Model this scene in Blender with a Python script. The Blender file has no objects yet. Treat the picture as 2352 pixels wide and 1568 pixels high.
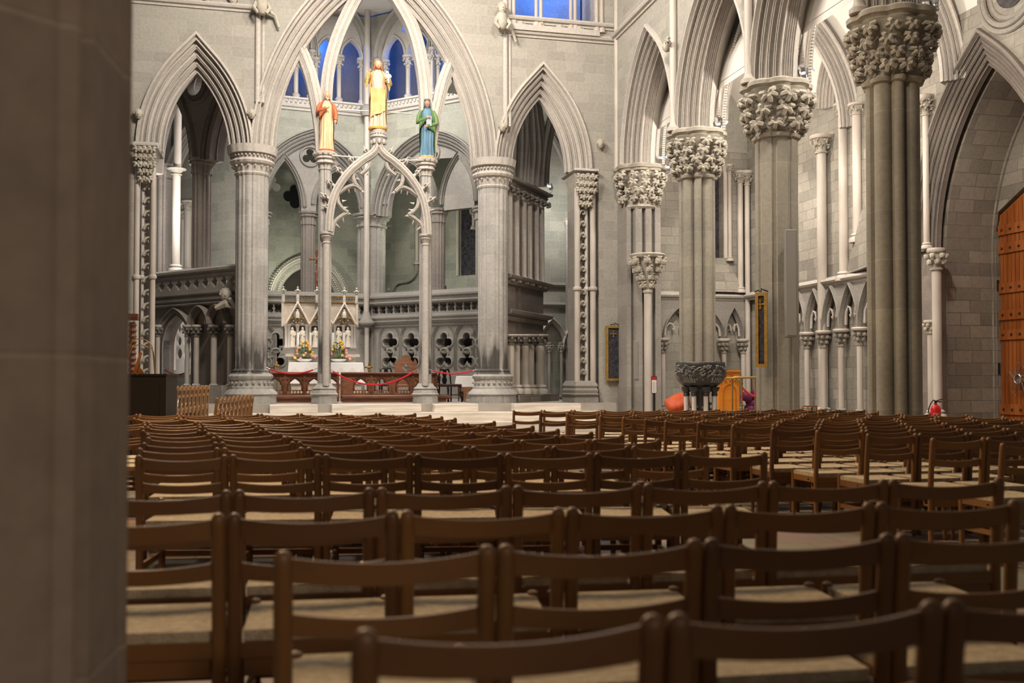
import bpy, math, random
from mathutils import Vector
from mathutils.geometry import tessellate_polygon
random.seed(7)
S = bpy.context.scene
PI = math.pi
# ------------------------------------------------------------------ camera, world, exposure, large lights
FPX = 35.0 / 36.0 * 2352
YAW = math.radians(13.4); PIT = math.radians(1.4)
CAMZ = 1.19; HZ = 879.0
SHY = ((HZ - 784) - FPX * math.tan(PIT)) / 2352
CO = Vector((0, 0, CAMZ))
RT = Vector((math.cos(YAW), -math.sin(YAW), 0))
FW = Vector((math.sin(YAW) * math.cos(PIT), math.cos(YAW) * math.cos(PIT), math.sin(PIT)))
UP = RT.cross(FW)
cam = bpy.data.cameras.new('camera'); cam.sensor_width = 36; cam.lens = 35; cam.shift_y = SHY
cam.clip_start = 0.05; cam.clip_end = 300
co = bpy.data.objects.new('camera', cam); S.collection.objects.link(co)
co.location = CO; co.rotation_euler = (PI / 2 + PIT, 0, -YAW)
cam.dof.use_dof = True; cam.dof.focus_distance = 24; cam.dof.aperture_fstop = 2.6
S.camera = co
S.view_settings.view_transform = 'Standard'; S.view_settings.look = 'None'
S.view_settings.exposure = 0.12; S.view_settings.gamma = 1; S.view_settings.use_curve_mapping = False
W = bpy.data.worlds.new('world'); S.world = W; W.use_nodes = True
W.node_tree.nodes['Background'].inputs[0].default_value = (1.0, 0.93, 0.85, 1)
W.node_tree.nodes['Background'].inputs[1].default_value = 0.065
S.cycles.max_bounces = 5; S.cycles.diffuse_bounces = 3; S.cycles.glossy_bounces = 2; S.cycles.caustics_reflective = False
S.cycles.caustics_refractive = False; S.cycles.sample_clamp_indirect = 4

def light(kind, name, loc, aim, energy, col=(1, .86, .70), size=1.0, spot=60, blend=.5):
    L = bpy.data.lights.new(name, kind); L.energy = energy; L.color = col
    if kind == 'AREA': L.shape = 'DISK'; L.size = size
    elif kind == 'SPOT': L.spot_size = math.radians(spot); L.spot_blend = blend; L.shadow_soft_size = size
    else: L.shadow_soft_size = size
    o = bpy.data.objects.new(name, L); S.collection.objects.link(o); o.location = loc
    if aim is not None:
        o.rotation_euler = (Vector(aim) - Vector(loc)).to_track_quat('-Z', 'Y').to_euler()
    o['kind'] = 'helper'
    return o
WARM = (1, .89, .77); WHT = (1, .95, .88); BLUE = (.04, .20, 1.0)
zsl_ = 10.9
# flood lights of the crossing, aisle and choir lamps, and added fill lights
light('AREA', 'crossing_flood', (1.2, 18.5, 12.5), (2.6, 26, 7.5), 980, WARM, 1.6)
light('AREA', 'crossing_flood', (5.5, 15.5, 13.5), (4.0, 26, 4.5), 780, WARM, 2.0)
light('SPOT', 'statue_spot', (2.2, 22.6, 13.6), (2.6, 26.1, 8.2), 620, WARM, .1, 50)
light('AREA', 'nave_light', (-1.5, 11.5, 8.0), (1.5, 7.5, 0), 620, (1, .68, .38), 1.1)
light('AREA', 'nave_light', (-3.5, -3, 5), (3, 10, 2), 18, (1, .80, .62), 3.0)  # unseen fill added behind the camera for chairs and left pillar
light('SPOT', 'pillar_fill', (1.8, -3.5, 4.2), (-1.2, 1.9, 1.6), 340, (1, .82, .66), .4, 40)  # added spot without a real fixture, brightens only the foreground pillar
light('AREA', 'nave_light', (5, 12, 9), (5.5, 8, 0), 130, (1, .80, .58), 2.0)
light('AREA', 'arcade_flood', (1, 21, 13), (9.5, 20, 6.5), 650, WARM, 1.8)
light('SPOT', 'pier_fill', (1.5, 9, 10.5), (9.6, 14.5, 5.5), 800, WARM, .3, 45)  # added fill from the camera side, lifts the dark right piers
light('SPOT', 'pier_fill', (0.5, 13, 11.5), (9.6, 19.5, 5.0), 620, WARM, .3, 50)  # second added fill, for the pier further back
for y in (23.6, 19.8, 16):
    light('SPOT', 'aisle_spot', (11.2, y, 7.3), (12.9, y + 1.2, 3.5), 330, WARM, .15, 120)
    light('POINT', 'aisle_uplight', (10.9, y - .4, 7.6), None, 280, WARM, .15)
for (x, y, z) in ((1.2, 38.2, zsl_ + 3.2), (-2.8, 37.9, zsl_ + 3.0), (6.4, 35.6, zsl_ + 3.2), (8.2, 33.8, zsl_ + 3.2)): light('POINT', 'gallery_blue_lamp', (x, y, z), None, 230, BLUE, .2)
light('AREA', 'gallery_blue_lamp', (7.9, 27.9, 13.8), (7.9, 29.4, 11), 160, BLUE, 1.2)
light('AREA', 'choir_lamp', (2.4, 30.5, 12.5), (2.6, 33.5, 3), 800, WHT, 2.0)
light('SPOT', 'altar_lamp', (2.0, 28.5, 8.5), (1.9, 31, 1.6), 900, WHT, .2, 50)
light('POINT', 'ambulatory_lamp', (5.4, 36.6, 6.4), None, 90, (.98, 1, .8), .12)
light('POINT', 'ambulatory_lamp', (0.6, 38.4, 5.2), None, 110, (.98, 1, .8), .15)
light('POINT', 'north_lamp', (-2.6, 31.0, 6.5), None, 320, WHT, .2)
light('POINT', 'north_lamp', (-2.9, 31.2, 2.0), None, 120, WHT, .2)
light('POINT', 'south_lamp', (9.4, 32.3, 7.0), None, 220, WHT, .2)
light('SPOT', 'gallery_fill', (2.2, 28.2, 9.0), (3.0, 35.5, 12.2), 800, WHT, .25, 75)  # added fill that brightens the gallery stonework, no fixture there


# ------------------------------------------------------------------ pixel rays (2352 x 1568 frame)
def ray(px, py):
    x = (px - 1176) / FPX; y = (784 - py) / FPX + SHY * 2352 / FPX
    return (FW + RT * x + UP * y)
def onZ(px, py, z):
    r = ray(px, py); t = (z - CAMZ) / r.z; return CO + r * t
def atD(px, py, d):
    r = ray(px, py); t = d / (r.dot(Vector((math.sin(YAW), math.cos(YAW), 0)))); return CO + r * t
class Fr:
    """vertical wall frame: u to the right along the wall, z up, w away from the viewer"""
    def __init__(s, o, du):
        s.o = Vector((o[0], o[1])); s.d = Vector(du).normalized(); s.n = Vector((-s.d.y, s.d.x))
    def p(s, u, z, w=0.0):
        q = s.o + s.d * u + s.n * w; return Vector((q.x, q.y, z))
    def q(s, px, py, w=0.0):
        r = ray(px, py); o2 = s.o + s.n * w
        t = (o2.x * s.n.x + o2.y * s.n.y) / (r.x * s.n.x + r.y * s.n.y)
        h = CO + r * t; return ((Vector((h.x, h.y)) - s.o).dot(s.d), h.z)
    def u(s, px, w=0.0): return s.q(px, 800, w)[0]
    def z(s, px, py, w=0.0): return s.q(px, py, w)[1]
    def P(s, px, py, w=0.0):
        a = s.q(px, py, w); return s.p(a[0], a[1], w)
    def m(s, px, npx, w=0.0): return abs(s.u(px + npx, w) - s.u(px, w))
    @property
    def W3(s): return Vector((s.n.x, s.n.y, 0))
    @property
    def U3(s): return Vector((s.d.x, s.d.y, 0))

# ------------------------------------------------------------------ mesh builder
def setp(o, label=None, cat=None, group=None, kind=None):
    if label: o['label'] = label
    if cat: o['category'] = cat
    if group: o['group'] = group
    if kind: o['kind'] = kind
    return o
def T(name, label, cat, loc=(0, 0, 0), group=None, rz=0):
    o = bpy.data.objects.new(name, None); S.collection.objects.link(o); o.empty_display_size = .1
    o.location = loc; o.rotation_euler = (0, 0, rz); o['_o'] = tuple(loc)
    return setp(o, label, cat, group)
class MB:
    def __init__(s): s.v = []; s.f = []; s.fm = []; s.mi = 0
    def add(s, vs, fs):
        k = len(s.v); s.v += [tuple(x) for x in vs]; s.f += [tuple(i + k for i in f) for f in fs]; s.fm += [s.mi] * len(fs)
    def grid(s, rings, cu=True, cv=False, caps=(False, False)):
        n = len(rings[0]); m = len(rings); vs = [p for r in rings for p in r]; fs = []
        for i in range(m if cv else m - 1):
            a = i * n; b = ((i + 1) % m) * n
            for j in range(n if cu else n - 1):
                k = (j + 1) % n; fs.append((a + j, a + k, b + k, b + j))
        if caps[0]: fs.append(tuple(range(n))[::-1])
        if caps[1]: fs.append(tuple((m - 1) * n + i for i in range(n)))
        s.add(vs, fs); return s
    def box(s, c, h, ax=None):
        c = Vector(c); a = ax or (Vector((1, 0, 0)), Vector((0, 1, 0)), Vector((0, 0, 1)))
        vs = [c + a[0] * (h[0] * i) + a[1] * (h[1] * j) + a[2] * (h[2] * k) for i in (-1, 1) for j in (-1, 1) for k in (-1, 1)]
        s.add(vs, [(0, 1, 3, 2), (4, 6, 7, 5), (0, 4, 5, 1), (2, 3, 7, 6), (0, 2, 6, 4), (1, 5, 7, 3)]); return s
    def fbox(s, F, u0, u1, z0, z1, w0, w1):
        s.box(F.p((u0 + u1) / 2, (z0 + z1) / 2, (w0 + w1) / 2), (abs(u1 - u0) / 2, abs(w1 - w0) / 2, abs(z1 - z0) / 2), (F.U3, F.W3, Vector((0, 0, 1)))); return s
    def cbox(s, c, h, b, ax=None):
        """box with chamfered vertical and top edges"""
        c = Vector(c); a = ax or (Vector((1, 0, 0)), Vector((0, 1, 0)), Vector((0, 0, 1)))
        def ring(k, z):
            x, y = h[0] - k, h[1] - k
            return [c + a[0] * i + a[1] * j + a[2] * z for i, j in ((-x + b, -y), (x - b, -y), (x, -y + b), (x, y - b), (x - b, y), (-x + b, y), (-x, y - b), (-x, -y + b))]
        s.grid([ring(b, -h[2]), ring(0, -h[2] + b), ring(0, h[2] - b), ring(b, h[2])], True, False, (True, True)); return s
    def lathe(s, x, y, prof, n=16, rot=0, caps=(True, True)):
        s.grid([[(x + r * math.cos(rot + 2 * PI * i / n), y + r * math.sin(rot + 2 * PI * i / n), z) for i in range(n)] for r, z in prof], True, False, caps); return s
    def tube(s, pts, r, n=8, caps=True):
        pts = [Vector(p) for p in pts]; m = len(pts); rr = r if isinstance(r, (list, tuple)) else [r] * m
        rings = []; ref = None
        for i in range(m):
            t = (pts[min(i + 1, m - 1)] - pts[max(i - 1, 0)]).normalized()
            if ref is None: ref = Vector((0, 0, 1)) if abs(t.z) < .9 else Vector((1, 0, 0))
            a = (ref - t * ref.dot(t)).normalized(); ref = a; b = t.cross(a)
            rings.append([pts[i] + (a * math.cos(2 * PI * k / n) + b * math.sin(2 * PI * k / n)) * rr[i] for k in range(n)])
        s.grid(rings, True, False, (caps, caps)); return s
    def ball(s, c, r, n=8, m=5, sc=(1, 1, 1)):
        rings = [[(c[0] + sc[0] * r * math.sin(PI * j / m) * math.cos(2 * PI * i / n), c[1] + sc[1] * r * math.sin(PI * j / m) * math.sin(2 * PI * i / n), c[2] - sc[2] * r * math.cos(PI * j / m)) for i in range(n)] for j in range(1, m)]
        s.grid(rings, True, False, (True, True)); return s
    def sweep(s, pts, prof, wd, closed=False, cap=True, cprof=True):
        pts = [Vector(p) for p in pts]; wd = Vector(wd).normalized(); m = len(pts); rings = []
        ns = []
        for i in range(m if closed else m - 1):
            t = (pts[(i + 1) % m] - pts[i]).normalized(); ns.append(t.cross(wd).normalized())
        for i in range(m):
            if closed: a, b = ns[i - 1], ns[i]
            else: a, b = ns[max(i - 1, 0)], ns[min(i, m - 2)]
            k = a + b; L = k.length
            nn = (k / L) / max(.35, (a.dot(k / L))) if L > 1e-6 else a
            rings.append([pts[i] + nn * q[0] + wd * q[1] for q in prof])
        s.grid(rings, cprof, closed, (cap and not closed and cprof, cap and not closed and cprof)); return s
    def plate(s, F, loops, w0, w1):
        """outer loop followed by holes, (u,z) points, extruded w0..w1"""
        fl = [q for l in loops for q in l]
        tris = tessellate_polygon([[Vector((q[0], q[1], 0)) for q in l] for l in loops])
        n = len(fl); vs = [F.p(q[0], q[1], w0) for q in fl] + [F.p(q[0], q[1], w1) for q in fl]
        fs = [tuple(t) for t in tris] + [tuple(i + n for i in t[::-1]) for t in tris]
        k = 0
        for l in loops:
            L = len(l)
            for i in range(L):
                j = (i + 1) % L; fs.append((k + i, k + j, k + j + n, k + i + n))
            k += L
        s.add(vs, fs); return s
    def build(s, name, mat, parent=None, smooth=40, kind=None, label=None, cat=None, group=None, origin=None, w8=False):
        org = Vector((0, 0, 0))
        if parent is not None: org = Vector(parent['_o'])
        elif origin is not None: org = Vector(origin)
        me = bpy.data.meshes.new(name)
        me.from_pydata([(x - org.x, y - org.y, z - org.z) for x, y, z in s.v], [], s.f)
        for m_ in (mat if isinstance(mat, (list, tuple)) else [mat]): me.materials.append(m_)
        if isinstance(mat, (list, tuple)): me.polygons.foreach_set('material_index', s.fm)
        me.validate()
        bm = __import__('bmesh').new(); bm.from_mesh(me); __import__('bmesh').ops.recalc_face_normals(bm, faces=bm.faces); bm.to_mesh(me); bm.free()
        if smooth:
            me.polygons.foreach_set('use_smooth', [True] * len(me.polygons)); me.set_sharp_from_angle(angle=math.radians(smooth))
        o = bpy.data.objects.new(name, me); S.collection.objects.link(o)
        if parent is not None: o.parent = parent
        else: o.location = org
        o['_o'] = tuple(org)
        return setp(o, label, cat, group, kind)
def struct(mb, name, mat, smooth=40): return mb.build(name, mat, None, smooth, kind='structure')
def copy_tree(o, parent=None):
    c = o.copy(); S.collection.objects.link(c)
    if parent is not None: c.parent = parent
    for ch in [x for x in KIDS.get(o.name, [])]: copy_tree(ch, c)
    return c
KIDS = {}
def note(root):
    for ch in [x for x in S.objects if x.parent == root]: KIDS.setdefault(root.name, []).append(ch); note(ch)

# ------------------------------------------------------------------ shapes
def arcpts(u0, u1, zs, rise, n=14, legs=None):
    """two-centred pointed arch polyline, left to right"""
    a = (u1 - u0) / 2; R = (a * a + rise * rise) / (2 * a)
    th = math.asin(min(1, rise / R)) if R >= a else PI / 2
    if R < a: R = a
    if rise < a: th = PI - th if False else math.atan2(rise, R - a)
    th = math.atan2(rise, R - a)
    L = [(u0 + R - R * math.cos(th * i / n), zs + R * math.sin(th * i / n)) for i in range(n + 1)]
    Rr = [(u0 + u1 - p[0], p[1]) for p in L[::-1]][1:]
    out = L + Rr
    if legs is not None: out = [(u0, legs)] + out + [(u1, legs)]
    return out
def offs(pts, n):
    """outward offset of an arch polyline (2D)"""
    r = []; m = len(pts)
    def nr(a, b):
        dx, dz = b[0] - a[0], b[1] - a[1]; L = math.hypot(dx, dz) or 1; return (-dz / L, dx / L)
    for i in range(m):
        a = nr(pts[max(i - 1, 0)], pts[max(i, 1)]); b = nr(pts[min(i, m - 2)], pts[min(i + 1, m - 1)])
        k = (a[0] + b[0], a[1] + b[1]); L = math.hypot(*k) or 1; k = (k[0] / L, k[1] / L); c = max(.35, k[0] * a[0] + k[1] * a[1])
        r.append((pts[i][0] + k[0] / c * n, pts[i][1] + k[1] / c * n))
    return r
def rolls(p0, p1, k, amp=.35, seg=6, out=1):
    """line p0->p1 broken into k rolls with hollows between"""
    dx, dy = p1[0] - p0[0], p1[1] - p0[1]; L = math.hypot(dx, dy); tx, ty = dx / L, dy / L; nx, ny = -ty * out, tx * out
    step = L / k; r = []
    for i in range(k):
        big = 1.0 if i % 2 == 0 else .62
        a = i * step; g = step * .17
        r.append((a, 0)); r.append((a + g * .4, -step * .42)); r.append((a + g, -step * .42))
        for j in range(seg + 1):
            th = PI * j / seg; r.append((a + step / 2 - (step / 2 - g) * math.cos(th), step * amp * big * math.sin(th) + (0 if big == 1 else -step * .08)))
        r.append((a + step - g, -step * .42)); r.append((a + step - g * .4, -step * .42))
    r.append((L, 0))
    return [(p0[0] + tx * a + nx * b, p0[1] + ty * a + ny * b) for a, b in r]
def arch_prof(n, t, k=4, soff=None, hood=.09):
    """closed profile (n outward, w depth) of a moulded arch, thickness t, rings n"""
    d = min(t * .42, n)
    pr = [(n + hood, t * .5), (n + hood, .02), (n + hood * .8, -.09), (n + hood * .2, -.10), (n, -.02)]
    pr += rolls((n, 0), (0, d), k, .45, 6, out=-1)
    pr += rolls((0, d), (0, t - d), max(1, soff or 1), .25, 5, out=-1) if soff else [(0, t - d)]
    pr += [(n, t), (n + hood, t)]
    return pr
def catmull(pts, n=8):
    P = [Vector(p) for p in pts]; P = [P[0] * 2 - P[1]] + P + [P[-1] * 2 - P[-2]]; r = []
    for i in range(1, len(P) - 2):
        a, b, c, d = P[i - 1:i + 3]
        for j in range(n):
            t = j / n
            r.append(.5 * ((2 * b) + (c - a) * t + (2 * a - 5 * b + 4 * c - d) * t * t + (3 * b - a - 3 * c + d) * t ** 3))
    r.append(P[-2]); return r
def union_plan(circ, N=96):
    r = []
    for i in range(N):
        th = 2 * PI * i / N; dx, dy = math.cos(th), math.sin(th); best = .01
        for (cr, a, R) in circ:
            cx, cy = cr * math.cos(a), cr * math.sin(a); b = dx * cx + dy * cy; dd = b * b - (cx * cx + cy * cy - R * R)
            if dd >= 0: best = max(best, b + math.sqrt(dd))
        r.append(best)
    return r
def lobed(R, big, small, nb, rot=0, core=None):
    c = [(0, 0, core or R * .72)]
    for i in range(nb):
        c.append((R - big, rot + 2 * PI * i / nb, big)); c.append((R - small, rot + 2 * PI * (i + .5) / nb, small))
    return union_plan(c)
def poly_plan(R, n, groove=.12, rot=0, N=96, dep=.14):
    r = []
    for i in range(N):
        th = (2 * PI * i / N - rot) % (2 * PI / n) - PI / n
        v = R * math.cos(PI / n) / math.cos(th)
        e = min(abs(abs(th) - PI / n), 9)
        if e < groove * PI / n * 2: v = R * (1 - dep)
        r.append(v)
    return r
def loft(mb, c, plan, lv, caps=(True, True)):
    """levels (z, scale, offset, blend to circle)"""
    N = len(plan); rc = sum(plan) / N; rm = max(plan)
    rings = []
    for l in lv:
        z, s_, off = l[:3]; b = l[3] if len(l) > 3 else 0
        rings.append([(c[0] + ((plan[i] * (1 - b) + rm * b) * s_ + off) * math.cos(2 * PI * i / N), c[1] + ((plan[i] * (1 - b) + rm * b) * s_ + off) * math.sin(2 * PI * i / N), z) for i in range(N)])
    mb.grid(rings, True, False, caps); return mb
def crocket(mb, p, out, size, rnd=random, lobes=5):
    """curled leaf cluster: lobes springing from a stalk and rolling over"""
    p = Vector(p); out = Vector(out).normalized(); up = Vector((0, 0, 1)); side = up.cross(out)
    side = side.normalized() if side.length > .01 else Vector((1, 0, 0)); up2 = out.cross(side) * 1.0
    j = rnd.uniform(-.35, .35)
    for k in range(lobes):
        a = (k - (lobes - 1) / 2) / max(1, (lobes - 1) / 2) * 2.1 + j
        dl = (side * math.sin(a) - up2 * math.cos(a) * .95)
        pts = [p + out * (size * o_) + dl * (size * l_) for o_, l_ in ((.10, -.10), (.55, .12), (.78, .40), (.60, .70), (.22, .66), (.18, .42))]
        mb.tube(pts, [size * q for q in (.20, .25, .27, .23, .16, .10)], 6)
    mb.ball(p + out * size * .55, size * .26, 6, 4)
def bud(mb, p, r, n=7):
    mb.ball(p, r, n, 5)
    for i in range(5):
        a = 2 * PI * i / 5 + p[0]; mb.ball((p[0] + math.cos(a) * r * .55, p[1] + math.sin(a) * r * .55, p[2] + (i % 2 - .5) * r * .9), r * .5, 5, 4)
def foil(c, r, n, rot=0, k=.55, seg=8):
    """n-foil outline"""
    d = r * k; rr = max(r - d, d * math.sin(PI / n) * 1.03); q = d * math.cos(PI / n) + math.sqrt(rr * rr - (d * math.sin(PI / n)) ** 2)
    e = math.atan2(q * math.sin(PI / n), q * math.cos(PI / n) - d); out = []
    for i in range(n):
        a = rot + 2 * PI * i / n
        for j in range(seg):
            t = -e + 2 * e * j / seg; out.append((c[0] + d * math.cos(a) + rr * math.cos(a + t), c[1] + d * math.sin(a) + rr * math.sin(a + t)))
    return out
def circ(c, r, n=20): return [(c[0] + r * math.cos(2 * PI * i / n), c[1] + r * math.sin(2 * PI * i / n)) for i in range(n)]

# ------------------------------------------------------------------ materials
def mat(name, col, rough=.8, metal=0, spec=.3, emit=None, es=0):
    m = bpy.data.materials.new(name); m.use_nodes = True; b = m.node_tree.nodes['Principled BSDF']
    b.inputs['Base Color'].default_value = (*col, 1); b.inputs['Roughness'].default_value = rough; b.inputs['Metallic'].default_value = metal
    b.inputs['Specular IOR Level'].default_value = spec
    if emit: b.inputs['Emission Color'].default_value = (*emit, 1); b.inputs['Emission Strength'].default_value = es
    m.diffuse_color = (*col, 1)
    return m
def nn(m, t, **k):
    n = m.node_tree.nodes.new(t)
    for a, v in k.items():
        if hasattr(n, a): setattr(n, a, v)
        else: n.inputs[a].default_value = v
    return n
def varied(name, c1, c2, scale=3, rough=.8, metal=0, spec=.3, bump=.0, stretch=None, detail=5, bscale=None, contrast=.5):
    m = mat(name, c1, rough, metal, spec); L = m.node_tree.links; b = m.node_tree.nodes['Principled BSDF']
    tc = nn(m, 'ShaderNodeTexCoord'); mp = nn(m, 'ShaderNodeMapping'); mp.inputs['Scale'].default_value = stretch or (1, 1, 1)
    L.new(tc.outputs['Object'], mp.inputs[0])
    no = nn(m, 'ShaderNodeTexNoise'); no.inputs['Scale'].default_value = scale; no.inputs['Detail'].default_value = detail; L.new(mp.outputs[0], no.inputs['Vector'])
    rp = nn(m, 'ShaderNodeValToRGB'); rp.color_ramp.elements[0].position = .5 - contrast * .5 * .6; rp.color_ramp.elements[1].position = .5 + contrast * .5 * .6
    rp.color_ramp.elements[0].color = (*c1, 1); rp.color_ramp.elements[1].color = (*c2, 1)
    L.new(no.outputs[0], rp.inputs[0]); L.new(rp.outputs[0], b.inputs['Base Color'])
    if bump:
        n2 = nn(m, 'ShaderNodeTexNoise'); n2.inputs['Scale'].default_value = bscale or scale * 8; n2.inputs['Detail'].default_value = 4; L.new(mp.outputs[0], n2.inputs['Vector'])
        bp = nn(m, 'ShaderNodeBump'); bp.inputs['Strength'].default_value = bump; bp.inputs['Distance'].default_value = .02
        L.new(n2.outputs[0], bp.inputs['Height']); L.new(bp.outputs[0], b.inputs['Normal'])
    return m
def ashlar(name, c1, c2, c3, mort, bw=.62, bh=.30, rough=.85, bump=.5, msize=.006, drum=False, stain=None):
    """stone masonry whose courses follow the wall, from position and true normal"""
    m = mat(name, c1, rough); L = m.node_tree.links; b = m.node_tree.nodes['Principled BSDF']
    g = nn(m, 'ShaderNodeNewGeometry'); sp = nn(m, 'ShaderNodeSeparateXYZ'); L.new(g.outputs['Position'], sp.inputs[0])
    sn = nn(m, 'ShaderNodeSeparateXYZ'); L.new(g.outputs['True Normal'], sn.inputs[0])
    def mth(op, a, c=None):
        x = nn(m, 'ShaderNodeMath', operation=op)
        for i, v in enumerate((a, c)):
            if v is None: continue
            if isinstance(v, (int, float)): x.inputs[i].default_value = v
            else: L.new(v, x.inputs[i])
        return x.outputs[0]
    ay = mth('ABSOLUTE', sn.outputs[1]); ax = mth('ABSOLUTE', sn.outputs[0])
    if drum: uu = mth('ADD', sp.outputs[0], mth('MULTIPLY', sp.outputs[1], .6))
    else:
        sel = mth('GREATER_THAN', ax, ay); inv = mth('SUBTRACT', 1, sel)
        uu = mth('ADD', mth('MULTIPLY', sp.outputs[1], sel), mth('MULTIPLY', sp.outputs[0], inv))
    cv = nn(m, 'ShaderNodeCombineXYZ'); L.new(uu, cv.inputs[0]); L.new(sp.outputs[2], cv.inputs[1])
    br = nn(m, 'ShaderNodeTexBrick'); L.new(cv.outputs[0], br.inputs['Vector']); br.inputs['Scale'].default_value = 1
    br.inputs['Brick Width'].default_value = bw; br.inputs['Row Height'].default_value = bh; br.inputs['Mortar Size'].default_value = msize; br.inputs['Mortar Smooth'].default_value = .3
    br.offset = .43; br.squash = .8; br.squash_frequency = 3
    br.inputs['Color1'].default_value = (*c1, 1); br.inputs['Color2'].default_value = (*c2, 1); br.inputs['Mortar'].default_value = (*mort, 1)
    no = nn(m, 'ShaderNodeTexNoise'); no.inputs['Scale'].default_value = 1.1; no.inputs['Detail'].default_value = 6; L.new(g.outputs['Position'], no.inputs['Vector'])
    rp = nn(m, 'ShaderNodeValToRGB'); rp.color_ramp.elements[0].position = .42; rp.color_ramp.elements[1].position = .62; L.new(no.outputs[0], rp.inputs[0])
    mx = nn(m, 'ShaderNodeMix', data_type='RGBA'); L.new(mth('MULTIPLY', rp.outputs[0], .55), mx.inputs[0]); L.new(br.outputs[0], mx.inputs[6]); mx.inputs[7].default_value = (*c3, 1)
    n2 = nn(m, 'ShaderNodeTexNoise'); n2.inputs['Scale'].default_value = 14; n2.inputs['Detail'].default_value = 5; L.new(g.outputs['Position'], n2.inputs['Vector'])
    m2 = nn(m, 'ShaderNodeMix', data_type='RGBA', blend_type='MULTIPLY'); m2.inputs[0].default_value = .38; L.new(mx.outputs[2], m2.inputs[6])
    r2 = nn(m, 'ShaderNodeValToRGB'); r2.color_ramp.elements[0].position = .3; r2.color_ramp.elements[0].color = (.62, .6, .57, 1); r2.color_ramp.elements[1].position = .62; L.new(n2.outputs[0], r2.inputs[0]); L.new(r2.outputs[0], m2.inputs[7])
    if stain:
        n3 = nn(m, 'ShaderNodeTexNoise'); n3.inputs['Scale'].default_value = 5; n3.inputs['Detail'].default_value = 4
        mp = nn(m, 'ShaderNodeMapping'); mp.inputs['Scale'].default_value = (1, 1, .22); L.new(g.outputs['Position'], mp.inputs[0]); L.new(mp.outputs[0], n3.inputs['Vector'])
        r_ = nn(m, 'ShaderNodeMapRange'); r_.inputs[1].default_value = stain[1]; r_.inputs[2].default_value = stain[0]; r_.clamp = True; L.new(sp.outputs[2], r_.inputs[0])
        k_ = mth('MULTIPLY', mth('MULTIPLY', r_.outputs[0], mth('GREATER_THAN', sp.outputs[2], stain[2])), mth('MULTIPLY', mth('MAXIMUM', mth('SUBTRACT', n3.outputs[0], .34), 0), 5.0))
        k_ = mth('MINIMUM', k_, .88)
        m4 = nn(m, 'ShaderNodeMix', data_type='RGBA'); L.new(k_, m4.inputs[0]); L.new(m2.outputs[2], m4.inputs[6]); m4.inputs[7].default_value = (.045, .042, .038, 1); L.new(m4.outputs[2], b.inputs['Base Color'])
    else: L.new(m2.outputs[2], b.inputs['Base Color'])
    h = mth('ADD', mth('MULTIPLY', br.outputs['Fac'], -1.0), mth('MULTIPLY', n2.outputs[0], .45))
    bp = nn(m, 'ShaderNodeBump'); bp.inputs['Strength'].default_value = bump; bp.inputs['Distance'].default_value = .012
    L.new(h, bp.inputs['Height']); L.new(bp.outputs[0], b.inputs['Normal'])
    return m
M = {}
M['ash'] = ashlar('grey_ashlar', (.38, .355, .315), (.30, .283, .252), (.33, .33, .288), (.44, .41, .37), bw=.55, bh=.27)
M['ashg'] = ashlar('green_grey_ashlar', (.32, .32, .275), (.21, .217, .185), (.36, .345, .29), (.38, .375, .335), bw=.7, bh=.33)
M['ashb'] = ashlar('brown_grey_ashlar', (.30, .265, .22), (.17, .15, .125), (.24, .22, .185), (.13, .115, .10), bw=.62, bh=.27, msize=.008)
M['asho'] = ashlar('rough_aisle_ashlar', (.36, .33, .285), (.22, .205, .18), (.29, .28, .24), (.20, .185, .165), bw=.5, bh=.26, msize=.008, bump=.8)
M['mould'] = ashlar('moulded_pale_stone', (.52, .485, .44), (.46, .43, .395), (.41, .385, .36), (.56, .53, .49), bw=3.0, bh=.62, bump=.25, msize=.005, drum=True)
M['moulds'] = ashlar('moulded_grey_stone', (.31, .29, .262), (.26, .243, .22), (.22, .208, .19), (.36, .34, .31), bw=3.0, bh=.55, bump=.25, msize=.005, drum=True)
M['pierg'] = ashlar('olive_grey_pier_stone', (.33, .305, .245), (.28, .26, .215), (.22, .205, .175), (.42, .39, .33), bw=3, bh=.78, bump=.2, msize=.004, drum=True)
M['choirp'] = ashlar('streaked_grey_pier_stone', (.47, .45, .425), (.37, .36, .34), (.29, .28, .265), (.52, .5, .47), bw=.5, bh=.42, bump=.25, msize=.005, drum=True, stain=(1.75, 2.7, 1.42))
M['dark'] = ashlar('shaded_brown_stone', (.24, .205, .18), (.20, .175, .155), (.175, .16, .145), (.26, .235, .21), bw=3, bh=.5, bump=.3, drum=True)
M['marb'] = varied('pink_white_marble_shaft', (.50, .455, .405), (.40, .355, .315), 3, .45, stretch=(1, 1, .35))
M['carv'] = varied('carved_stone', (.46, .43, .365), (.34, .31, .26), 5, .85, bump=.4); M['carvm'] = varied('brown_carved_stone', (.29, .265, .225), (.20, .18, .15), 6, .85, bump=.4)
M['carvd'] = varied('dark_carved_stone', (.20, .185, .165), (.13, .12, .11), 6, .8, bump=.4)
M['plast'] = varied('white_vault_plaster', (.72, .69, .64), (.64, .61, .57), 1, .9)
M['glassd'] = varied('dark_leaded_glass', (.015, .014, .02), (.05, .045, .055), 9, .25, spec=.5)
M['black'] = mat('black_opening', (.012, .012, .013), .9)
M['fgp'] = ashlar('brown_foreground_stone', (.30, .235, .185), (.25, .20, .16), (.36, .29, .23), (.40, .33, .27), bw=3, bh=.62, bump=.6, drum=True)
M['shadep'] = varied('near_black_shade_panel', (.035, .026, .02), (.02, .015, .012), 3, .6)  # shade colour of the added panels behind the foil windows

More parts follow.
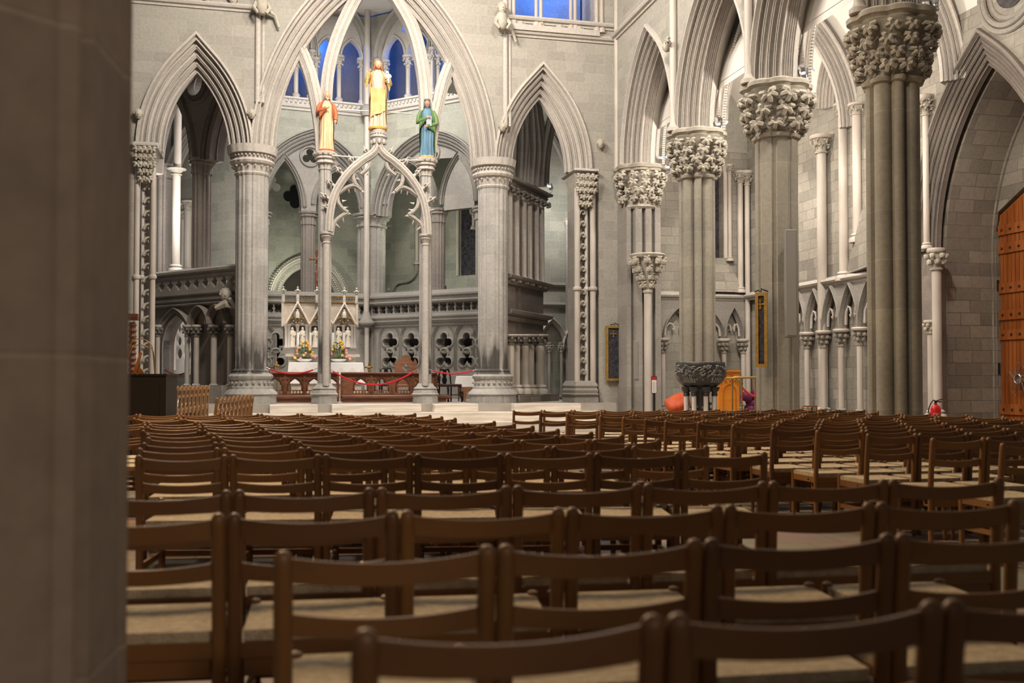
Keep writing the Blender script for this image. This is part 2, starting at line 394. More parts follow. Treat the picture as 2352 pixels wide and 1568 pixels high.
# ================================================================== large structure
ZF = 0.0          # nave floor
ZC = 0.65         # raised choir floor
ZS = 7.05         # springing of the main arches
FA = Fr((0, 26), (1, 0)); FC = Fr((9.1, 0), (0, -1)); FB = Fr((0, 27), (1, 0)); FO = Fr((13.6, 0), (0, -1))
Z3 = Vector((0, 0, 1))

def arch(F, u0, u1, zs, rise, n, t, w0, k, m, name='arch_moulding', parent=None, legs=None, soff=None, hood=.09, sm=35, npt=14, **kw):
    mb = MB(); pts = arcpts(u0, u1, zs, rise, npt, legs)
    mb.sweep([F.p(a, b, w0) for a, b in pts], arch_prof(n, t, k, soff, hood), F.W3)
    return mb.build(name, m, parent, sm, **kw)
def rib(mb, pts, r, wd, k=3):
    """moulded rib: three rolls"""
    pr = [(-.9 * r, .0), (-.9 * r, .7 * r)] + [(-.35 * r + .0, .7 * r)] + [(.55 * r * math.sin(a) - 0, .75 * r + .75 * r * math.cos(a)) for a in (-2.2, -1.5, -.8, 0, .8, 1.5, 2.2)] + [(.35 * r, .7 * r), (.9 * r, .7 * r), (.9 * r, 0)]
    mb.sweep(pts, pr, wd)
def cyl(mb, F, px, y0, y1, wpx, w, n=12):
    u = F.u(px, w); r = F.m(px, wpx, w) / 2; a, b = F.z(px, y1, w), F.z(px, y0, w); q = F.p(u, 0, w)
    mb.lathe(q.x, q.y, [(r, a), (r, b)], n); return q.x, q.y, r, a, b
def ringm(mb, x, y, r, z, h, n=14, o=.6):
    mb.lathe(x, y, [(r, z - h), (r * (1 + o * .7), z - h * .7), (r * (1 + o), z), (r * (1 + o * .7), z + h * .7), (r, z + h)], n, caps=(False, False))
def colonette(parent, F, px, yab, ycap, yb, wpx, w, ms=None, mc=None, style='leaf', base=True, capw=1.9, label=None):
    """shaft with a carved capital and a moulded base"""
    u = F.u(px, w); q = F.p(u, 0, w); x, y = q.x, q.y; r = F.m(px, wpx, w) / 2
    zt, zc, zb = F.z(px, yab, w), F.z(px, ycap, w), F.z(px, yb, w)
    mb = MB(); mb.lathe(x, y, [(r, zb), (r, zc)], 12); s = mb.build('colonette', ms or M['marb'], parent, label=label)
    s['_o'] = parent['_o']; h = zt - zc; R = r * capw
    def sub(m_, nm, mt):
        o = m_.build(nm, mt, s); o.location = (0, 0, 0); return o
    c = MB(); c.lathe(x, y, [(r * 1.3, zc - h * .04), (r * 1.35, zc + h * .04), (r, zc + h * .08), (r * 1.05, zc + h * .3), (R * .8, zc + h * .74)], 12)
    if style == 'leaf':
        for k, (zz, rr, ph) in enumerate(((.36, 1.15, 0), (.62, 1.5, .5))):
            for i in range(6):
                a = 2 * PI * (i + ph) / 6
                if h > .18: crocket(c, (x + r * rr * math.cos(a), y + r * rr * math.sin(a), zc + h * zz), (math.cos(a), math.sin(a), 0), h * .2, lobes=3)
                else: c.ball((x + r * rr * math.cos(a), y + r * rr * math.sin(a), zc + h * zz), h * .15, 6, 4)
    elif style == 'ball':
        for k, (zz, rr, ph) in enumerate(((.34, 1.55, 0), (.62, 1.95, .5))):
            for i in range(6):
                a = 2 * PI * (i + ph) / 6; bud(c, (x + r * rr * math.cos(a), y + r * rr * math.sin(a), zc + h * zz), h * .14)
    sub(c, 'capital', mc or M['carv'])
    c = MB(); c.lathe(x, y, [(R * .82, zt - h * .26), (R * 1.0, zt - h * .2), (R * 1.06, zt - h * .1), (R, zt)], 16); sub(c, 'abacus', ms or M['marb'])
    if base:
        c = MB(); b = r * 1.0; c.lathe(x, y, [(r * 1.9, zb - r * 1.6), (r * 1.9, zb - r * .9), (r * 1.75, zb - r * .6), (r * 1.3, zb - r * .3), (r * 1.5, zb), (r * 1.35, zb + r * .3), (r, zb + r * .5)], 14); sub(c, 'base', ms or M['marb'])
    return x, y, r, zt
def string_(name, path, prof, m, kind='structure', parent=None, closed=False):
    mb = MB(); mb.sweep(path, prof, Z3, closed); return mb.build(name, m, parent, 35, kind=kind if parent is None else None)
STR = [(-.05, -.12), (.04, -.12), (.05, -.07), (.12, -.05), (.15, 0), (.13, .045), (.05, .05), (.03, .09), (-.05, .12)]

# ---- floor, steps
mb = MB(); mb.box((4, 12, -.05), (16, 22, .05)); fl = struct(mb, 'floor', None or M['ash'], None)
mf = mat('worn_floor_slabs', (.3, .26, .22), .45); L_ = mf.node_tree.links; b_ = mf.node_tree.nodes['Principled BSDF']
g_ = nn(mf, 'ShaderNodeNewGeometry'); mp_ = nn(mf, 'ShaderNodeMapping'); mp_.inputs['Rotation'].default_value = (0, 0, .12); L_.new(g_.outputs['Position'], mp_.inputs[0])
br_ = nn(mf, 'ShaderNodeTexBrick'); br_.inputs['Scale'].default_value = 1; br_.inputs['Brick Width'].default_value = .55; br_.inputs['Row Height'].default_value = .55; br_.inputs['Mortar Size'].default_value = .004
br_.inputs['Color1'].default_value = (.40, .30, .235, 1); br_.inputs['Color2'].default_value = (.32, .285, .25, 1); br_.inputs['Mortar'].default_value = (.16, .13, .11, 1); L_.new(mp_.outputs[0], br_.inputs['Vector'])
n_ = nn(mf, 'ShaderNodeTexNoise'); n_.inputs['Scale'].default_value = 1.7; L_.new(g_.outputs['Position'], n_.inputs['Vector'])
mx_ = nn(mf, 'ShaderNodeMix', data_type='RGBA', blend_type='MULTIPLY'); mx_.inputs[0].default_value = .45; L_.new(br_.outputs[0], mx_.inputs[6]); L_.new(n_.outputs[1], mx_.inputs[7]); L_.new(mx_.outputs[2], b_.inputs['Base Color'])
fl.data.materials[0] = mf
M['marbs'] = varied('streaky_white_marble', (.80, .74, .66), (.62, .56, .48), 2.2, .4, stretch=(.5, .5, 6), contrast=.35)
M['chf'] = varied('choir_floor_stone', (.42, .39, .35), (.34, .31, .28), 2, .5)
# choir platform and three steps
mb = MB(); mb.fbox(FA, -9, 9.0, 0, ZC, -.42, 20); struct(mb, 'floor_choir', M['chf'], None)
yz = [(-1.6, .22), (-.95, .44)]
u_a, u_b = FA.u(760, -.6), FA.u(1335, -.6)
mb = MB(); mb.fbox(FA, -3.0, u_b + .9, 0, .22, -2.0, -.42); mb.fbox(FA, -3.0, u_b + .5, .22, .44, -1.35, -.42)
o = mb.build('marble_steps', M['marbs'], None, None, origin=FA.p(2.5, 0, -1.5), label='two long white marble steps leading up to the choir arch', cat='steps')
segs = [(620, 730), (762, 966), (996, 1096), (1178, 1330)]
for i, (a, b) in enumerate(segs):
    mb = MB(); A, B = FA.u(a, -.65), FA.u(b, -.65); mb.cbox(FA.p((A + B) / 2, .545, -.62), ((B - A) / 2, .20, .105), .012)
    lab = ['white marble step block between the left clustered pillar and left statue column', 'widest white marble step block, under the ogee arch between the statue columns',
           'white marble step block between the right statue column and right clustered pillar', 'white marble step block below the dark right side arch'][i]
    mb.build('marble_step', M['marbs'], None, None, origin=FA.p((A + B) / 2, .44, -.62), label=lab, cat='step', group='step blocks along the choir front')

# ---- wall A with three arches
uL0, uL1 = FA.u(364), FA.u(525); uG0, uG1 = FA.u(626), FA.u(1092); uR0, uR1 = FA.u(1181), FA.u(1313)
def rise_from(F, u0, u1, pt):
    a = (u1 - u0) / 2; p = F.q(*pt); dx = min(abs(p[0] - u0), abs(u1 - p[0])); dz = p[1] - ZS; R = (dx * dx + dz * dz) / (2 * dx); return math.sqrt(max(a * a, R * R - (R - a) ** 2))
rL = FA.z(451, 151) - ZS; rR = FA.z(1248, 214) - ZS
rG = (rise_from(FA, uG0, uG1, (727, 76)) + rise_from(FA, uG0, uG1, (1006, 67))) / 2
nL = .50; NG = .50
aL = offs(arcpts(uL0, uL1, ZS, rL), nL); aG = offs(arcpts(uG0, uG1, ZS, rG), NG); aR = offs(arcpts(uR0, uR1, ZS, rR), nL)
loop = [(-9, ZC - .1), (-9, 15), (9.1, 15), (9.1, ZS + .2), (9.9, ZS + .2), (9.9, .0), (FA.u(1376), 0), (FA.u(1376), ZS)] + aR[::-1] + aG[::-1] + aL[::-1] + [(FA.u(308), ZS), (FA.u(308), ZC - .1)]
tri = [(FA.u(1172), FA.z(1172, 60)), (FA.u(1172), 13.6), (FA.u(1366), 13.6), (FA.u(1366), FA.z(1366, 72))]
mb = MB(); mb.plate(FA, [loop, tri], 0, 1.1); struct(mb, 'wall_back', M['ash'], None)
A1 = T('side_arch', 'smaller moulded pointed arch left of the great arch, its head showing an oculus', 'arch', FA.p((uL0 + uL1) / 2, ZS, 0), 'pointed side arches')
arch(FA, uL0, uL1, ZS, rL, nL, 1.1, 0, 4, M['mould'], 'arch_moulding', A1, soff=3)
A2 = T('great_arch', 'tallest moulded stone arch framing the choir and the painted statues', 'arch', FA.p((uG0 + uG1) / 2, ZS, 0))
arch(FA, uG0, uG1, ZS, rG, NG, 1.1, 0, 4, M['mould'], 'arch_moulding', A2, soff=3, npt=22)
A3 = T('side_arch', 'smaller moulded pointed arch right of the great arch, with pale vault cells seen through it', 'arch', FA.p((uR0 + uR1) / 2, ZS, 0), 'pointed side arches')
arch(FA, uR0, uR1, ZS, rR, nL, 1.1, 0, 4, M['mould'], 'arch_moulding', A3, soff=3)
def head_corbel(mb, p, r, out=(0, -1, 0)):
    p = Vector(p); o_ = Vector(out); s_ = o_.cross(Z3)
    mb.ball(p, r, 10, 7, (.85, .85, 1.15))
    mb.ball(p + o_ * r * .82 - Z3 * r * .1, r * .2, 6, 4)
    for k in (-1, 1): mb.ball(p + o_ * r * .62 + s_ * k * r * .34 + Z3 * r * .18, r * .16, 6, 4); mb.ball(p + s_ * k * r * .85, r * .22, 6, 4)
    mb.ball(p + o_ * r * .68 - Z3 * r * .55, r * .2, 6, 4, (1.3, 1, .5))
    for k in range(7):
        a = PI * k / 6; mb.ball(p + s_ * math.cos(a) * r * .8 + Z3 * (math.sin(a) * r * .85 + .15 * r) + o_ * r * .1, r * .33, 6, 4)
for px, py, par in ((318, 262, A1), (578, 262, A1), (1154, 292, A3), (1380, 330, A3)):
    mb = MB(); head_corbel(mb, FA.P(px, py, -.12), .11); mb.build('carved_head', M['carv'], par)
# corbel table
zl = FA.z(450, 12); zr = FA.z(1230, 92)
for nm, ua, ub, pxs, zz in (('trim_1', -9, FA.u(588), (365, 420, 470, 530), (FA.z(310, 8) + FA.z(581, 30)) / 2), ('trim_2', FA.u(1150), 9.1, (1196, 1240, 1286, 1331), (FA.z(1156, 82) + FA.z(1300, 94)) / 2)):
    mb = MB(); mb.sweep([FA.p(ua, zz + .12), FA.p(ub, zz + .12)], STR, Z3); mb.sweep([FA.p(ua, zz + .50), FA.p(ub, zz + .50)], STR, Z3); struct(mb, nm, M['mould'])
    for j, px in enumerate(pxs):
        mb = MB(); head_corbel(mb, FA.p(FA.u(px), zz + .27, -.06), .12)
        words_ = ['first', 'second', 'third', 'fourth'][j]
        mb.build('corbel_head', M['carv'], None, origin=FA.p(FA.u(px), zz + .27, 0), label='%s small carved head from the left on the %s' % (words_, 'upper left ledge' if nm == 'trim_1' else 'ledge under the blue gallery window'), cat='carving', group='carved heads under the ledges')
# vertical wall shafts beside the great arch
for px, lab in ((588, 'slim wall shaft rising between the left side arch and the great arch'), (1160, 'slim wall shaft rising between the great arch and the right side arch')):
    mb = MB(); q = FA.p(FA.u(px), 0, -.03); z0 = FA.z(px, 235 if px < 900 else 290)
    mb.lathe(q.x, q.y, [(.07, z0), (.07, 15)], 10); mb.lathe(q.x + .13, q.y + .03, [(.04, z0), (.04, 15)], 8)
    mb.build('wall_shaft', M['mould'], None, origin=(q.x, q.y, z0), label=lab, cat='column')
# gargoyle-like beasts at the ends of the ledges
for px, py, lab in ((602, 12, 'crouching carved beast beside the upper left ledge'), (1152, 48, 'carved crowned figure perched at the left end of the gallery ledge')):
    mb = MB(); c = FA.P(px, py, -.25); mb.ball(c, .2, 10, 7, (.9, 1, 1.3)); head_corbel(mb, c + Vector((0, -.08, .32)), .13)
    for k in (-1, 1): mb.tube([c + Vector((k * .13, -.05, .05)), c + Vector((k * .2, -.16, -.12)), c + Vector((k * .1, -.2, -.27))], [.06, .05, .04], 6)
    mb.tube([c + Vector((.1, 0, -.1)), c + Vector((.32, .1, -.2)), c + Vector((.42, .1, -.5))], [.07, .05, .03], 6)
    mb.build('carved_beast', M['carv'], None, origin=c, label=lab, cat='carving')
# gallery window (blue lit) in wall A
g = T('gallery_window', 'blue lit gallery opening with slim colonettes at the top of the wall', 'window', FA.p(FA.u(1270), tri[0][1], 0))
mb = MB(); mb.fbox(FA, tri[0][0] - .1, tri[3][0] + .1, tri[0][1] - .14, tri[0][1] + .02, -.2, .6); mb.build('sill', M['mould'], g)
for px in (1166, 1180, 1232, 1243, 1312, 1322, 1372, 1384):
    mb = MB(); q = FA.p(FA.u(px), 0, .0); z0 = tri[0][1] + .02
    mb.lathe(q.x, q.y, [(.1, z0), (.1, z0 + .1), (.075, z0 + .18), (.085, z0 + .24), (.05, z0 + .3), (.05, 13.7)], 10); mb.build('colonette', M['marb'], g)
mb = MB(); mb.fbox(FA, tri[0][0] - 1.2, tri[3][0] + .6, 9.9, 14.2, 3.2, 3.4); mb.fbox(FA, tri[0][0] - 1.2, tri[3][0] + .6, 9.9, 10.1, 1.1, 3.2); struct(mb, 'wall_gallery_back', M['ashg'], None)

# ---- clustered pillars of the screen
def pillar(px, dy, lab):
    w = .5; c = FA.p(FA.u(px, w), 0, w); Z = lambda y: FA.z(px, y + dy, w)
    Zb = lambda y: FA.z(px, y, w)
    t = T('clustered_pillar', lab, 'pillar', (c.x, c.y, ZC), 'clustered pillars carrying the great arch')
    pl = lobed(.41, .115, .055, 9, rot=.3, core=.30)
    mb = MB(); loft(mb, c, pl, [(Zb(848), 1, 0), (Z(404), 1, 0)]); mb.build('shaft', M['choirp'], t, 30)
    mb = MB(); loft(mb, c, pl, [(Z(408), 1, 0), (Z(405), 1, .035), (Z(402), 1, .045), (Z(399), 1, .01), (Z(384), 1.02, .05), (Z(381), 1.02, .12), (Z(376), 1.02, .15, .3), (Z(372), 1, .14, .3), (Z(370), 1, .10, .4), (Z(359), 1, .12, .4), (Z(357), 1, .16, .4), (Z(353), 1, .14, .4), (Z(350), 1, .18, .4), (Z(345), 1, .22, .4), (Z(341), 1, .235, .4), (ZS, 1, .20, .4)])
    for i in range(34):
        a = 2 * PI * i / 34; rr = .54
        mb.ball((c.x + rr * math.cos(a), c.y + rr * math.sin(a), Z(364)), .035, 5, 4)
    for i in range(18):
        a = 2 * PI * i / 18; mb.ball((c.x + .5 * math.cos(a), c.y + .5 * math.sin(a), Z(387)), .03, 5, 4)
    mb.build('capital', M['mould'], t, 30)
    mb = MB(); loft(mb, c, pl, [(ZC - .2, 1, .30, .3), (Zb(932), 1, .30, .3), (Zb(930), 1, .24, .3), (Zb(907), 1, .23, .3), (Zb(905), 1, .27, .3), (Zb(900), 1, .24, .3), (Zb(893), 1, .15, .3), (Zb(888), 1, .15, .3), (Zb(886), 1, .11, .3), (Zb(872), 1, .10, .3), (Zb(869), 1, .14, .3), (Zb(864), 1, .16, .2), (Zb(859), 1, .12, .1), (Zb(855), 1, .06, 0), (Zb(851), 1, .07, 0), (Zb(847), 1, .0, 0)])
    for i in range(22):
        a = 2 * PI * i / 22; mb.ball((c.x + .535 * math.cos(a), c.y + .535 * math.sin(a), Zb(879)), .04, 6, 4)
    mb.build('base', M['choirp'], t, 30)
pillar(577, 0, 'clustered grey pillar standing left of the altar rail')
pillar(1132, 30, 'clustered grey pillar standing right of the altar rail')

# ---- end pilasters with hooked crockets
def pilaster(pxs, hook, ytop, yfo, ring, ybase, lab):
    t = T('crocketed_pilaster', lab, 'pillar', FA.p(FA.u(hook), ZC, .3)); w = .02
    u0, u1 = FA.u(pxs[0] - 4), FA.u(pxs[-1] + 4)
    mb = MB(); mb.fbox(FA, u0 + .1, u1 - .1, 0, ZS - .1, .2, 1.08); mb.build('core', M['moulds'], t, None)
    for p, wd in zip(pxs, (13, 8, 13)):
        mb = MB(); x, y, r, a, b = cyl(mb, FA, p, yfo, ybase, wd, w + (.1 if wd < 10 else 0)); ringm(mb, x, y, r, FA.z(p, ring, w), .06)
        mb.build('shaft', M['marb'] if wd > 10 else M['mould'], t)
    zb, zt = FA.z(hook, ybase - 8, w), FA.z(hook, yfo + 45, w); n = int((zt - zb) / .31)
    mb = MB()
    for sgn, hp in ((1, hook), (-1, pxs[1] + (pxs[1] - hook))):
        if sgn < 0: continue
        for i in range(n):
            z = zb + (i + .4) * (zt - zb) / n; u = FA.u(hook, w)
            c = [(-.07, .0), (-.02, .10), (.05, .13), (.10, .09), (.10, .03), (.05, .01), (.04, .05)]
            mb = MB(); mb.tube([FA.p(u + a_, z + b_, .06) for a_, b_ in c], [.035, .035, .03, .028, .024, .022, .03], 6)
            mb.build('scroll_crocket', M['carv'], t)
    mb = MB(); zc = FA.z(hook, ytop + 12, w)
    mb.cbox(FA.p((u0 + u1) / 2, (zc + ZS) / 2, .5), ((u1 - u0) / 2 + .08, .66, (ZS - zc) / 2), .05, (FA.U3, FA.W3, Z3)); 
    for i in range(16): mb.ball(FA.p(u0 - .05 + (u1 - u0 + .1) * i / 15, (zc + ZS) / 2, -.17), .045, 5, 4)
    mb.build('abacus', M['mould'], t)
    mb = MB(); zf = FA.z(hook, yfo, w)
    mb.grid([[FA.p(a_, z_, w_) for a_, w_ in ((u0 - e, -.0 - e), (u1 + e, -.0 - e), (u1 + e, 1), (u0 - e, 1))] for z_, e in ((zf - .5, -.2), (zf, -.1), (zc, .02))], True, False, (True, True))
    for j in range(5):
        for i in range(4 if j > 1 else 2):
            uu = u0 + (u1 - u0) * ((i + .5) / 4 if j > 1 else (i + 1) / 3); zz = zf - .45 + j * (zc - zf + .35) / 4.3
            crocket(mb, FA.p(uu, zz, -.02 - .04 * j), (0, -1, .2), .13)
    mb.build('capital', M['carv'], t)
    mb = MB(); h = FA.z(hook, ybase - 4, w); e = .0
    prof = [(h, -.04), (h - .08, .03), (h - .14, .05), (h - .2, .02), (h - .26, .06), (h - .34, .04), (h - .4, .1), (FA.z(hook, 905, w), .12), (FA.z(hook, 906, w), .06), (0, .08)]
    mb.grid([[FA.p(a_, z_, w_) for a_, w_ in ((u0 - e, -.08 - e), (u1 + e, -.08 - e), (u1 + e, 1.1), (u0 - e, 1.1))] for z_, e in prof], True, False, (True, True)); mb.build('base', M['moulds'], t)
pilaster((1326, 1347, 1362), 1337, 385, 432, 663, 878, 'crocketed pilaster with foliage capital right of the dark side arch')
pilaster((312, 325, 349), 334, 322, 372, 636, 880, 'crocketed pilaster with scroll hooks next to the dark foreground pillar')

# ---- tracery and statue columns inside the great arch
tr = T('arch_tracery', 'forked stone tracery bars crossing inside the head of the great arch', 'tracery', FA.p(2.46, ZS, .5))
def pxs(F, l, w): return [F.q(a, b, w) for a, b in l]
def barsweep(F, pts2, hw, t, w0, name, m, parent):
    """flat moulded bar following a centreline"""
    pr = [(-hw, .1 * t)] + [(-hw * .55, 0), (-hw * .5, -.02)] + [(hw * .4 * math.sin(a), -.0 - hw * .35 * math.cos(a)) for a in (-1.4, -.7, 0, .7, 1.4)] + [(hw * .5, -.02), (hw * .55, 0), (hw, .1 * t), (hw, t), (-hw, t)]
    mb = MB(); mb.sweep([F.p(a, b, w0) for a, b in pts2], pr, F.W3); return mb.build(name, m, parent, 35)
for l in (((683, 100), (700, 135), (716, 182), (729, 245), (737, 300), (740, 352)), ((748, 352), (749, 225), (757, 150), (777, 80), (812, 5), (860, -75)),
          ((981, 366), (979, 230), (969, 140), (948, 62), (915, 0), (868, -75)), ((1047, 120), (1022, 180), (1004, 250), (992, 310), (987, 366))):
    c2 = [(v.x, v.y) for v in catmull([(*FA.q(a, b, .5), 0) for a, b in l], 5)]
    barsweep(FA, c2, .16, .42, .4, 'tracery_bar', M['mould'], tr)
def statue_column(px, yt, yr, lab):
    w = .35; c = FA.p(FA.u(px, w), 0, w); Z = lambda y: FA.z(px, y, w)
    t = T('statue_column', lab, 'column', (c.x, c.y, .2))
    pl = lobed(.17, .07, .035, 4, rot=PI / 4, core=.13)
    mb = MB(); loft(mb, c, pl, [(Z(880), 1, 0), (Z(yt + 42), 1, 0)]); mb.build('shaft', M['choirp'], t, 30)
    mb = MB(); loft(mb, c, pl, [(Z(yt + 43), 1, 0), (Z(yt + 40), 1, .03), (Z(yt + 38), 1, .0), (Z(yt + 28), 1, .02), (Z(yt + 26), 1, .09, .3), (Z(yt + 18), 1, .05, .5), (Z(yt + 16), 1, .11, .5), (Z(yt + 11), 1, .09, .5), (Z(yt + 9), 1, .13, .5), (Z(yt + 1), 1, .14, .5), (Z(yt), 1, .1, .5)])
    for i in range(14):
        a = 2 * PI * i / 14; mb.ball((c.x + .29 * math.cos(a), c.y + .29 * math.sin(a), Z(yt + 5)), .04, 5, 4)
    mb.build('capital', M['mould'], t, 30)
    # slender front shaft that carries the ogee arch
    sgn = 1 if px < 860 else -1; c2 = (c.x + sgn * .03, c.y - .2)
    mb = MB(); mb.lathe(c2[0], c2[1], [(.09, Z(886)), (.09, Z(yr + 22)), (.11, Z(yr + 20)), (.09, Z(yr + 17)), (.12, Z(yr + 8)), (.145, Z(yr + 6)), (.12, Z(yr + 3)), (.17, Z(yr)), (.17, Z(yr - 5))], 12); mb.build('front_shaft', M['mould'], t, 35)
    oc = poly_plan(.2, 8, 0, PI / 8, 64, 0)
    mb = MB(); loft(mb, c, oc, [(.2, 1, .17), (Z(932), 1, .17), (Z(930), 1, .15), (Z(908), 1, .14), (Z(905), 1, .18), (Z(902), 1, .14), (Z(898), 1, .13), (Z(894), 1, .10), (Z(892), 1, .13), (Z(887), 1, .05), (Z(880), 1, 0)]); mb.build('base', M['choirp'], t, 25)
    return c
sc1 = statue_column(745, 350, 540, 'slender grey column standing left of the ogee arch under the orange statue')
sc2 = statue_column(977, 365, 545, 'slender grey column standing right of the ogee arch under the blue statue')

# ---- ogee arch with cusps
og = T('ogee_arch', 'pale cusped ogee arch with leaf crockets spanning between the statue columns', 'arch', FA.p(2.46, 5, .2)); wo = .12
half = [(755, 532), (758, 490), (767, 450), (784, 418), (806, 391), (832, 369), (853, 355), (864, 342), (868, 322)]
cx = 868.5; full = {}
for sgn in (1, -1):
    def mir(p, s_=sgn): return (p[0], p[1]) if s_ > 0 else (2 * cx - p[0], p[1] + (cx - p[0]) * .07)
    l = [mir(p) for p in half]
    c2 = [(v.x, v.y) for v in catmull([(*FA.q(a, b, wo), 0) for a, b in l], 6)]
    if sgn > 0: pass
    else: c2 = c2[::-1]
    barsweep(FA, c2, .10, .24, wo - .12, 'arch_rib', M['mould'], og)
    # foils
    def foilbar(l2, hw=.045):
        c3 = [(v.x, v.y) for v in catmull([(*FA.q(*mir(p), wo), 0) for p in l2], 5)]
        barsweep(FA, c3, hw, .14, wo - .06, 'cusp', M['mould'], og)
    big = [((762, 540), (768, 512), (783, 497), (798, 489)), ((775, 446), (777, 465), (788, 480), (799, 488)), ((777, 444), (798, 430), (815, 427), (829, 437)), ((823, 383), (812, 400), (815, 420), (828, 436)), ((850, 372), (846, 385), (836, 395), (828, 400)), ]
    for b_ in big: foilbar(b_)
    mb = MB()
    for (x0, y0, dx, dy) in ((798, 489, 9, 3), (829, 437, 10, 5), (843, 399, 6, 3), (786, 498, 4, 12), (790, 478, 9, -3), (786, 462, 10, -2), (800, 431, 2, 12), (815, 430, 1, 11), (818, 410, 9, 2), (819, 395, 10, -4), (771, 515, 10, 8)):
        mb = MB(); a_ = FA.P(*mir((x0, y0)), wo); b2 = FA.P(*mir((x0 + dx, y0 + dy)), wo); mb.tube([a_, a_.lerp(b2, .5), b2], [.04, .02, .006], 6); mb.build('cusp_point', M['mould'], og)
    for x0, y0 in ((800, 491), (832, 440)): mb = MB(); mb.ball(FA.P(*mir((x0, y0)), wo), .035, 6, 4); mb.build('cusp_knob', M['mould'], og)
    for (x0, y0, ox, oz) in ((750, 452, -.8, .5), (762, 422, -.75, .65), (782, 394, -.7, .7), (810, 370, -.6, .8), (842, 350, -.5, .9), (756, 476, -1, .2)):
        p = FA.P(*mir((x0, y0)), wo); d_ = Vector((ox * sgn, -.1, oz)).normalized(); mb = MB(); crocket(mb, p, d_, .11, random.Random(3), 5); mb.tube([p - d_ * .08, p + d_ * .12, p + d_ * .2], [.05, .03, .01], 6)
        mb.build('leaf_crocket', M['mould'], og)
# pedestal on the ogee apex
p0 = FA.p(FA.u(868, wo), 0, wo); Z = lambda y: FA.z(868, y, wo)
mb = MB(); mb.lathe(p0.x, p0.y, [(.08, Z(352)), (.10, Z(343)), (.15, Z(341)), (.16, Z(338)), (.10, Z(335)), (.12, Z(330)), (.19, Z(322)), (.20, Z(318)), (.23, Z(317)), (.23, Z(313)), (.18, Z(311)), (.2, Z(300)), (.18, Z(298.5))], 16)
for i in range(8):
    a = 2 * PI * i / 8; mb.ball((p0.x + .175 * math.cos(a), p0.y + .175 * math.sin(a), Z(327)), .055, 6, 5, (1, 1, 1.3))
for i in range(18):
    a = 2 * PI * i / 18; mb.ball((p0.x + .2 * math.cos(a), p0.y + .2 * math.sin(a), Z(308)), .022, 5, 4)
mb.build('pedestal', M['mould'], og, 35)
mi = mat('pale_iron_rod', (.55, .5, .44), .5)
for a, b, lab in (((762, 357), (840, 363), 'thin rod tying the left statue column to the ogee arch'), ((898, 368), (966, 368), 'thin rod tying the right statue column to the ogee arch'), ((782, 252), (947, 261), 'thin pale rod behind the tallest painted statue')):
    mb = MB(); mb.tube([FA.P(*a, .1 if a[1] > 300 else .7), FA.P(*b, .1 if a[1] > 300 else .7)], .018, 6); mb.build('tie_rod', mi, None, origin=FA.P(*a, .1), label=lab, cat='rod')

# ================================================================== right arcade (wall plane x = 9.1)
PY = [25.3, 21.6, 17.8, 14.0, 10.2]; RISE = 2.62
loop = [(-26.0, ZS), (-26.0, 15), (-6, 15), (-6, ZS)]; arcs = []
for i in range(4):
    a, b = -PY[i] + .46, -PY[i + 1] - .46; arcs.append((a, b))
for a, b in arcs[::-1]: loop += offs(arcpts(a, b, ZS, RISE), .385)[::-1]
mb = MB(); mb.plate(FC, [loop], 0, 1.0); struct(mb, 'wall_right', M['ash'], None)
labs = ['narrow looking moulded arch nearest the corner, seen whole above the first two foliage capitals', 'deeply moulded arch rising from the second to the third foliage capital', 'deeply moulded arch rising from the third to the fourth foliage capital', 'moulded arch above the nearest foliage capital, cut by the top edge']
for i, (a, b) in enumerate(arcs):
    t = T('arcade_arch', labs[i], 'arch', FC.p((a + b) / 2, ZS, .5), 'moulded arches of the right arcade')
    arch(FC, a, b, ZS, RISE, .385, 1.0, 0, 4, M['mould'], 'arch_moulding', t, soff=5)
    # dog-tooth line along the far edge
    mb = MB(); pts = arcpts(a + .02, b - .02, ZS, RISE, 26)
    for j in range(len(pts) - 1):
        for h in (0, .5):
            x = pts[j][0] * (1 - h) + pts[j + 1][0] * h; z = pts[j][1] * (1 - h) + pts[j + 1][1] * h; mb.ball(FC.p(x, z, .97), .045, 4, 3)
    mb.build('dog_tooth', M['mould'], t)
mb = MB(); zst = FC.z(1440, 58); mb.sweep([FC.p(-26, zst), FC.p(-6, zst)], STR, Z3); struct(mb, 'trim_3', M['mould'])
def leafcap(mb, c, r0, r1, z0, z1, rows, n, size, rnd, seen=None):
    for j in range(rows):
        f = (j + .45) / rows; r = r0 + (r1 - r0) * f ** 1.2; z = z0 + (z1 - z0) * f * .97
        for i in range(n + (j > rows / 2) * 2):
            a = 2 * PI * (i + .5 * (j % 2)) / (n + (j > rows / 2) * 2) + rnd.uniform(-.06, .06)
            crocket(mb, (c[0] + r * math.cos(a), c[1] + r * math.sin(a), z), (math.cos(a), math.sin(a), .15), size * rnd.uniform(.9, 1.15), rnd)
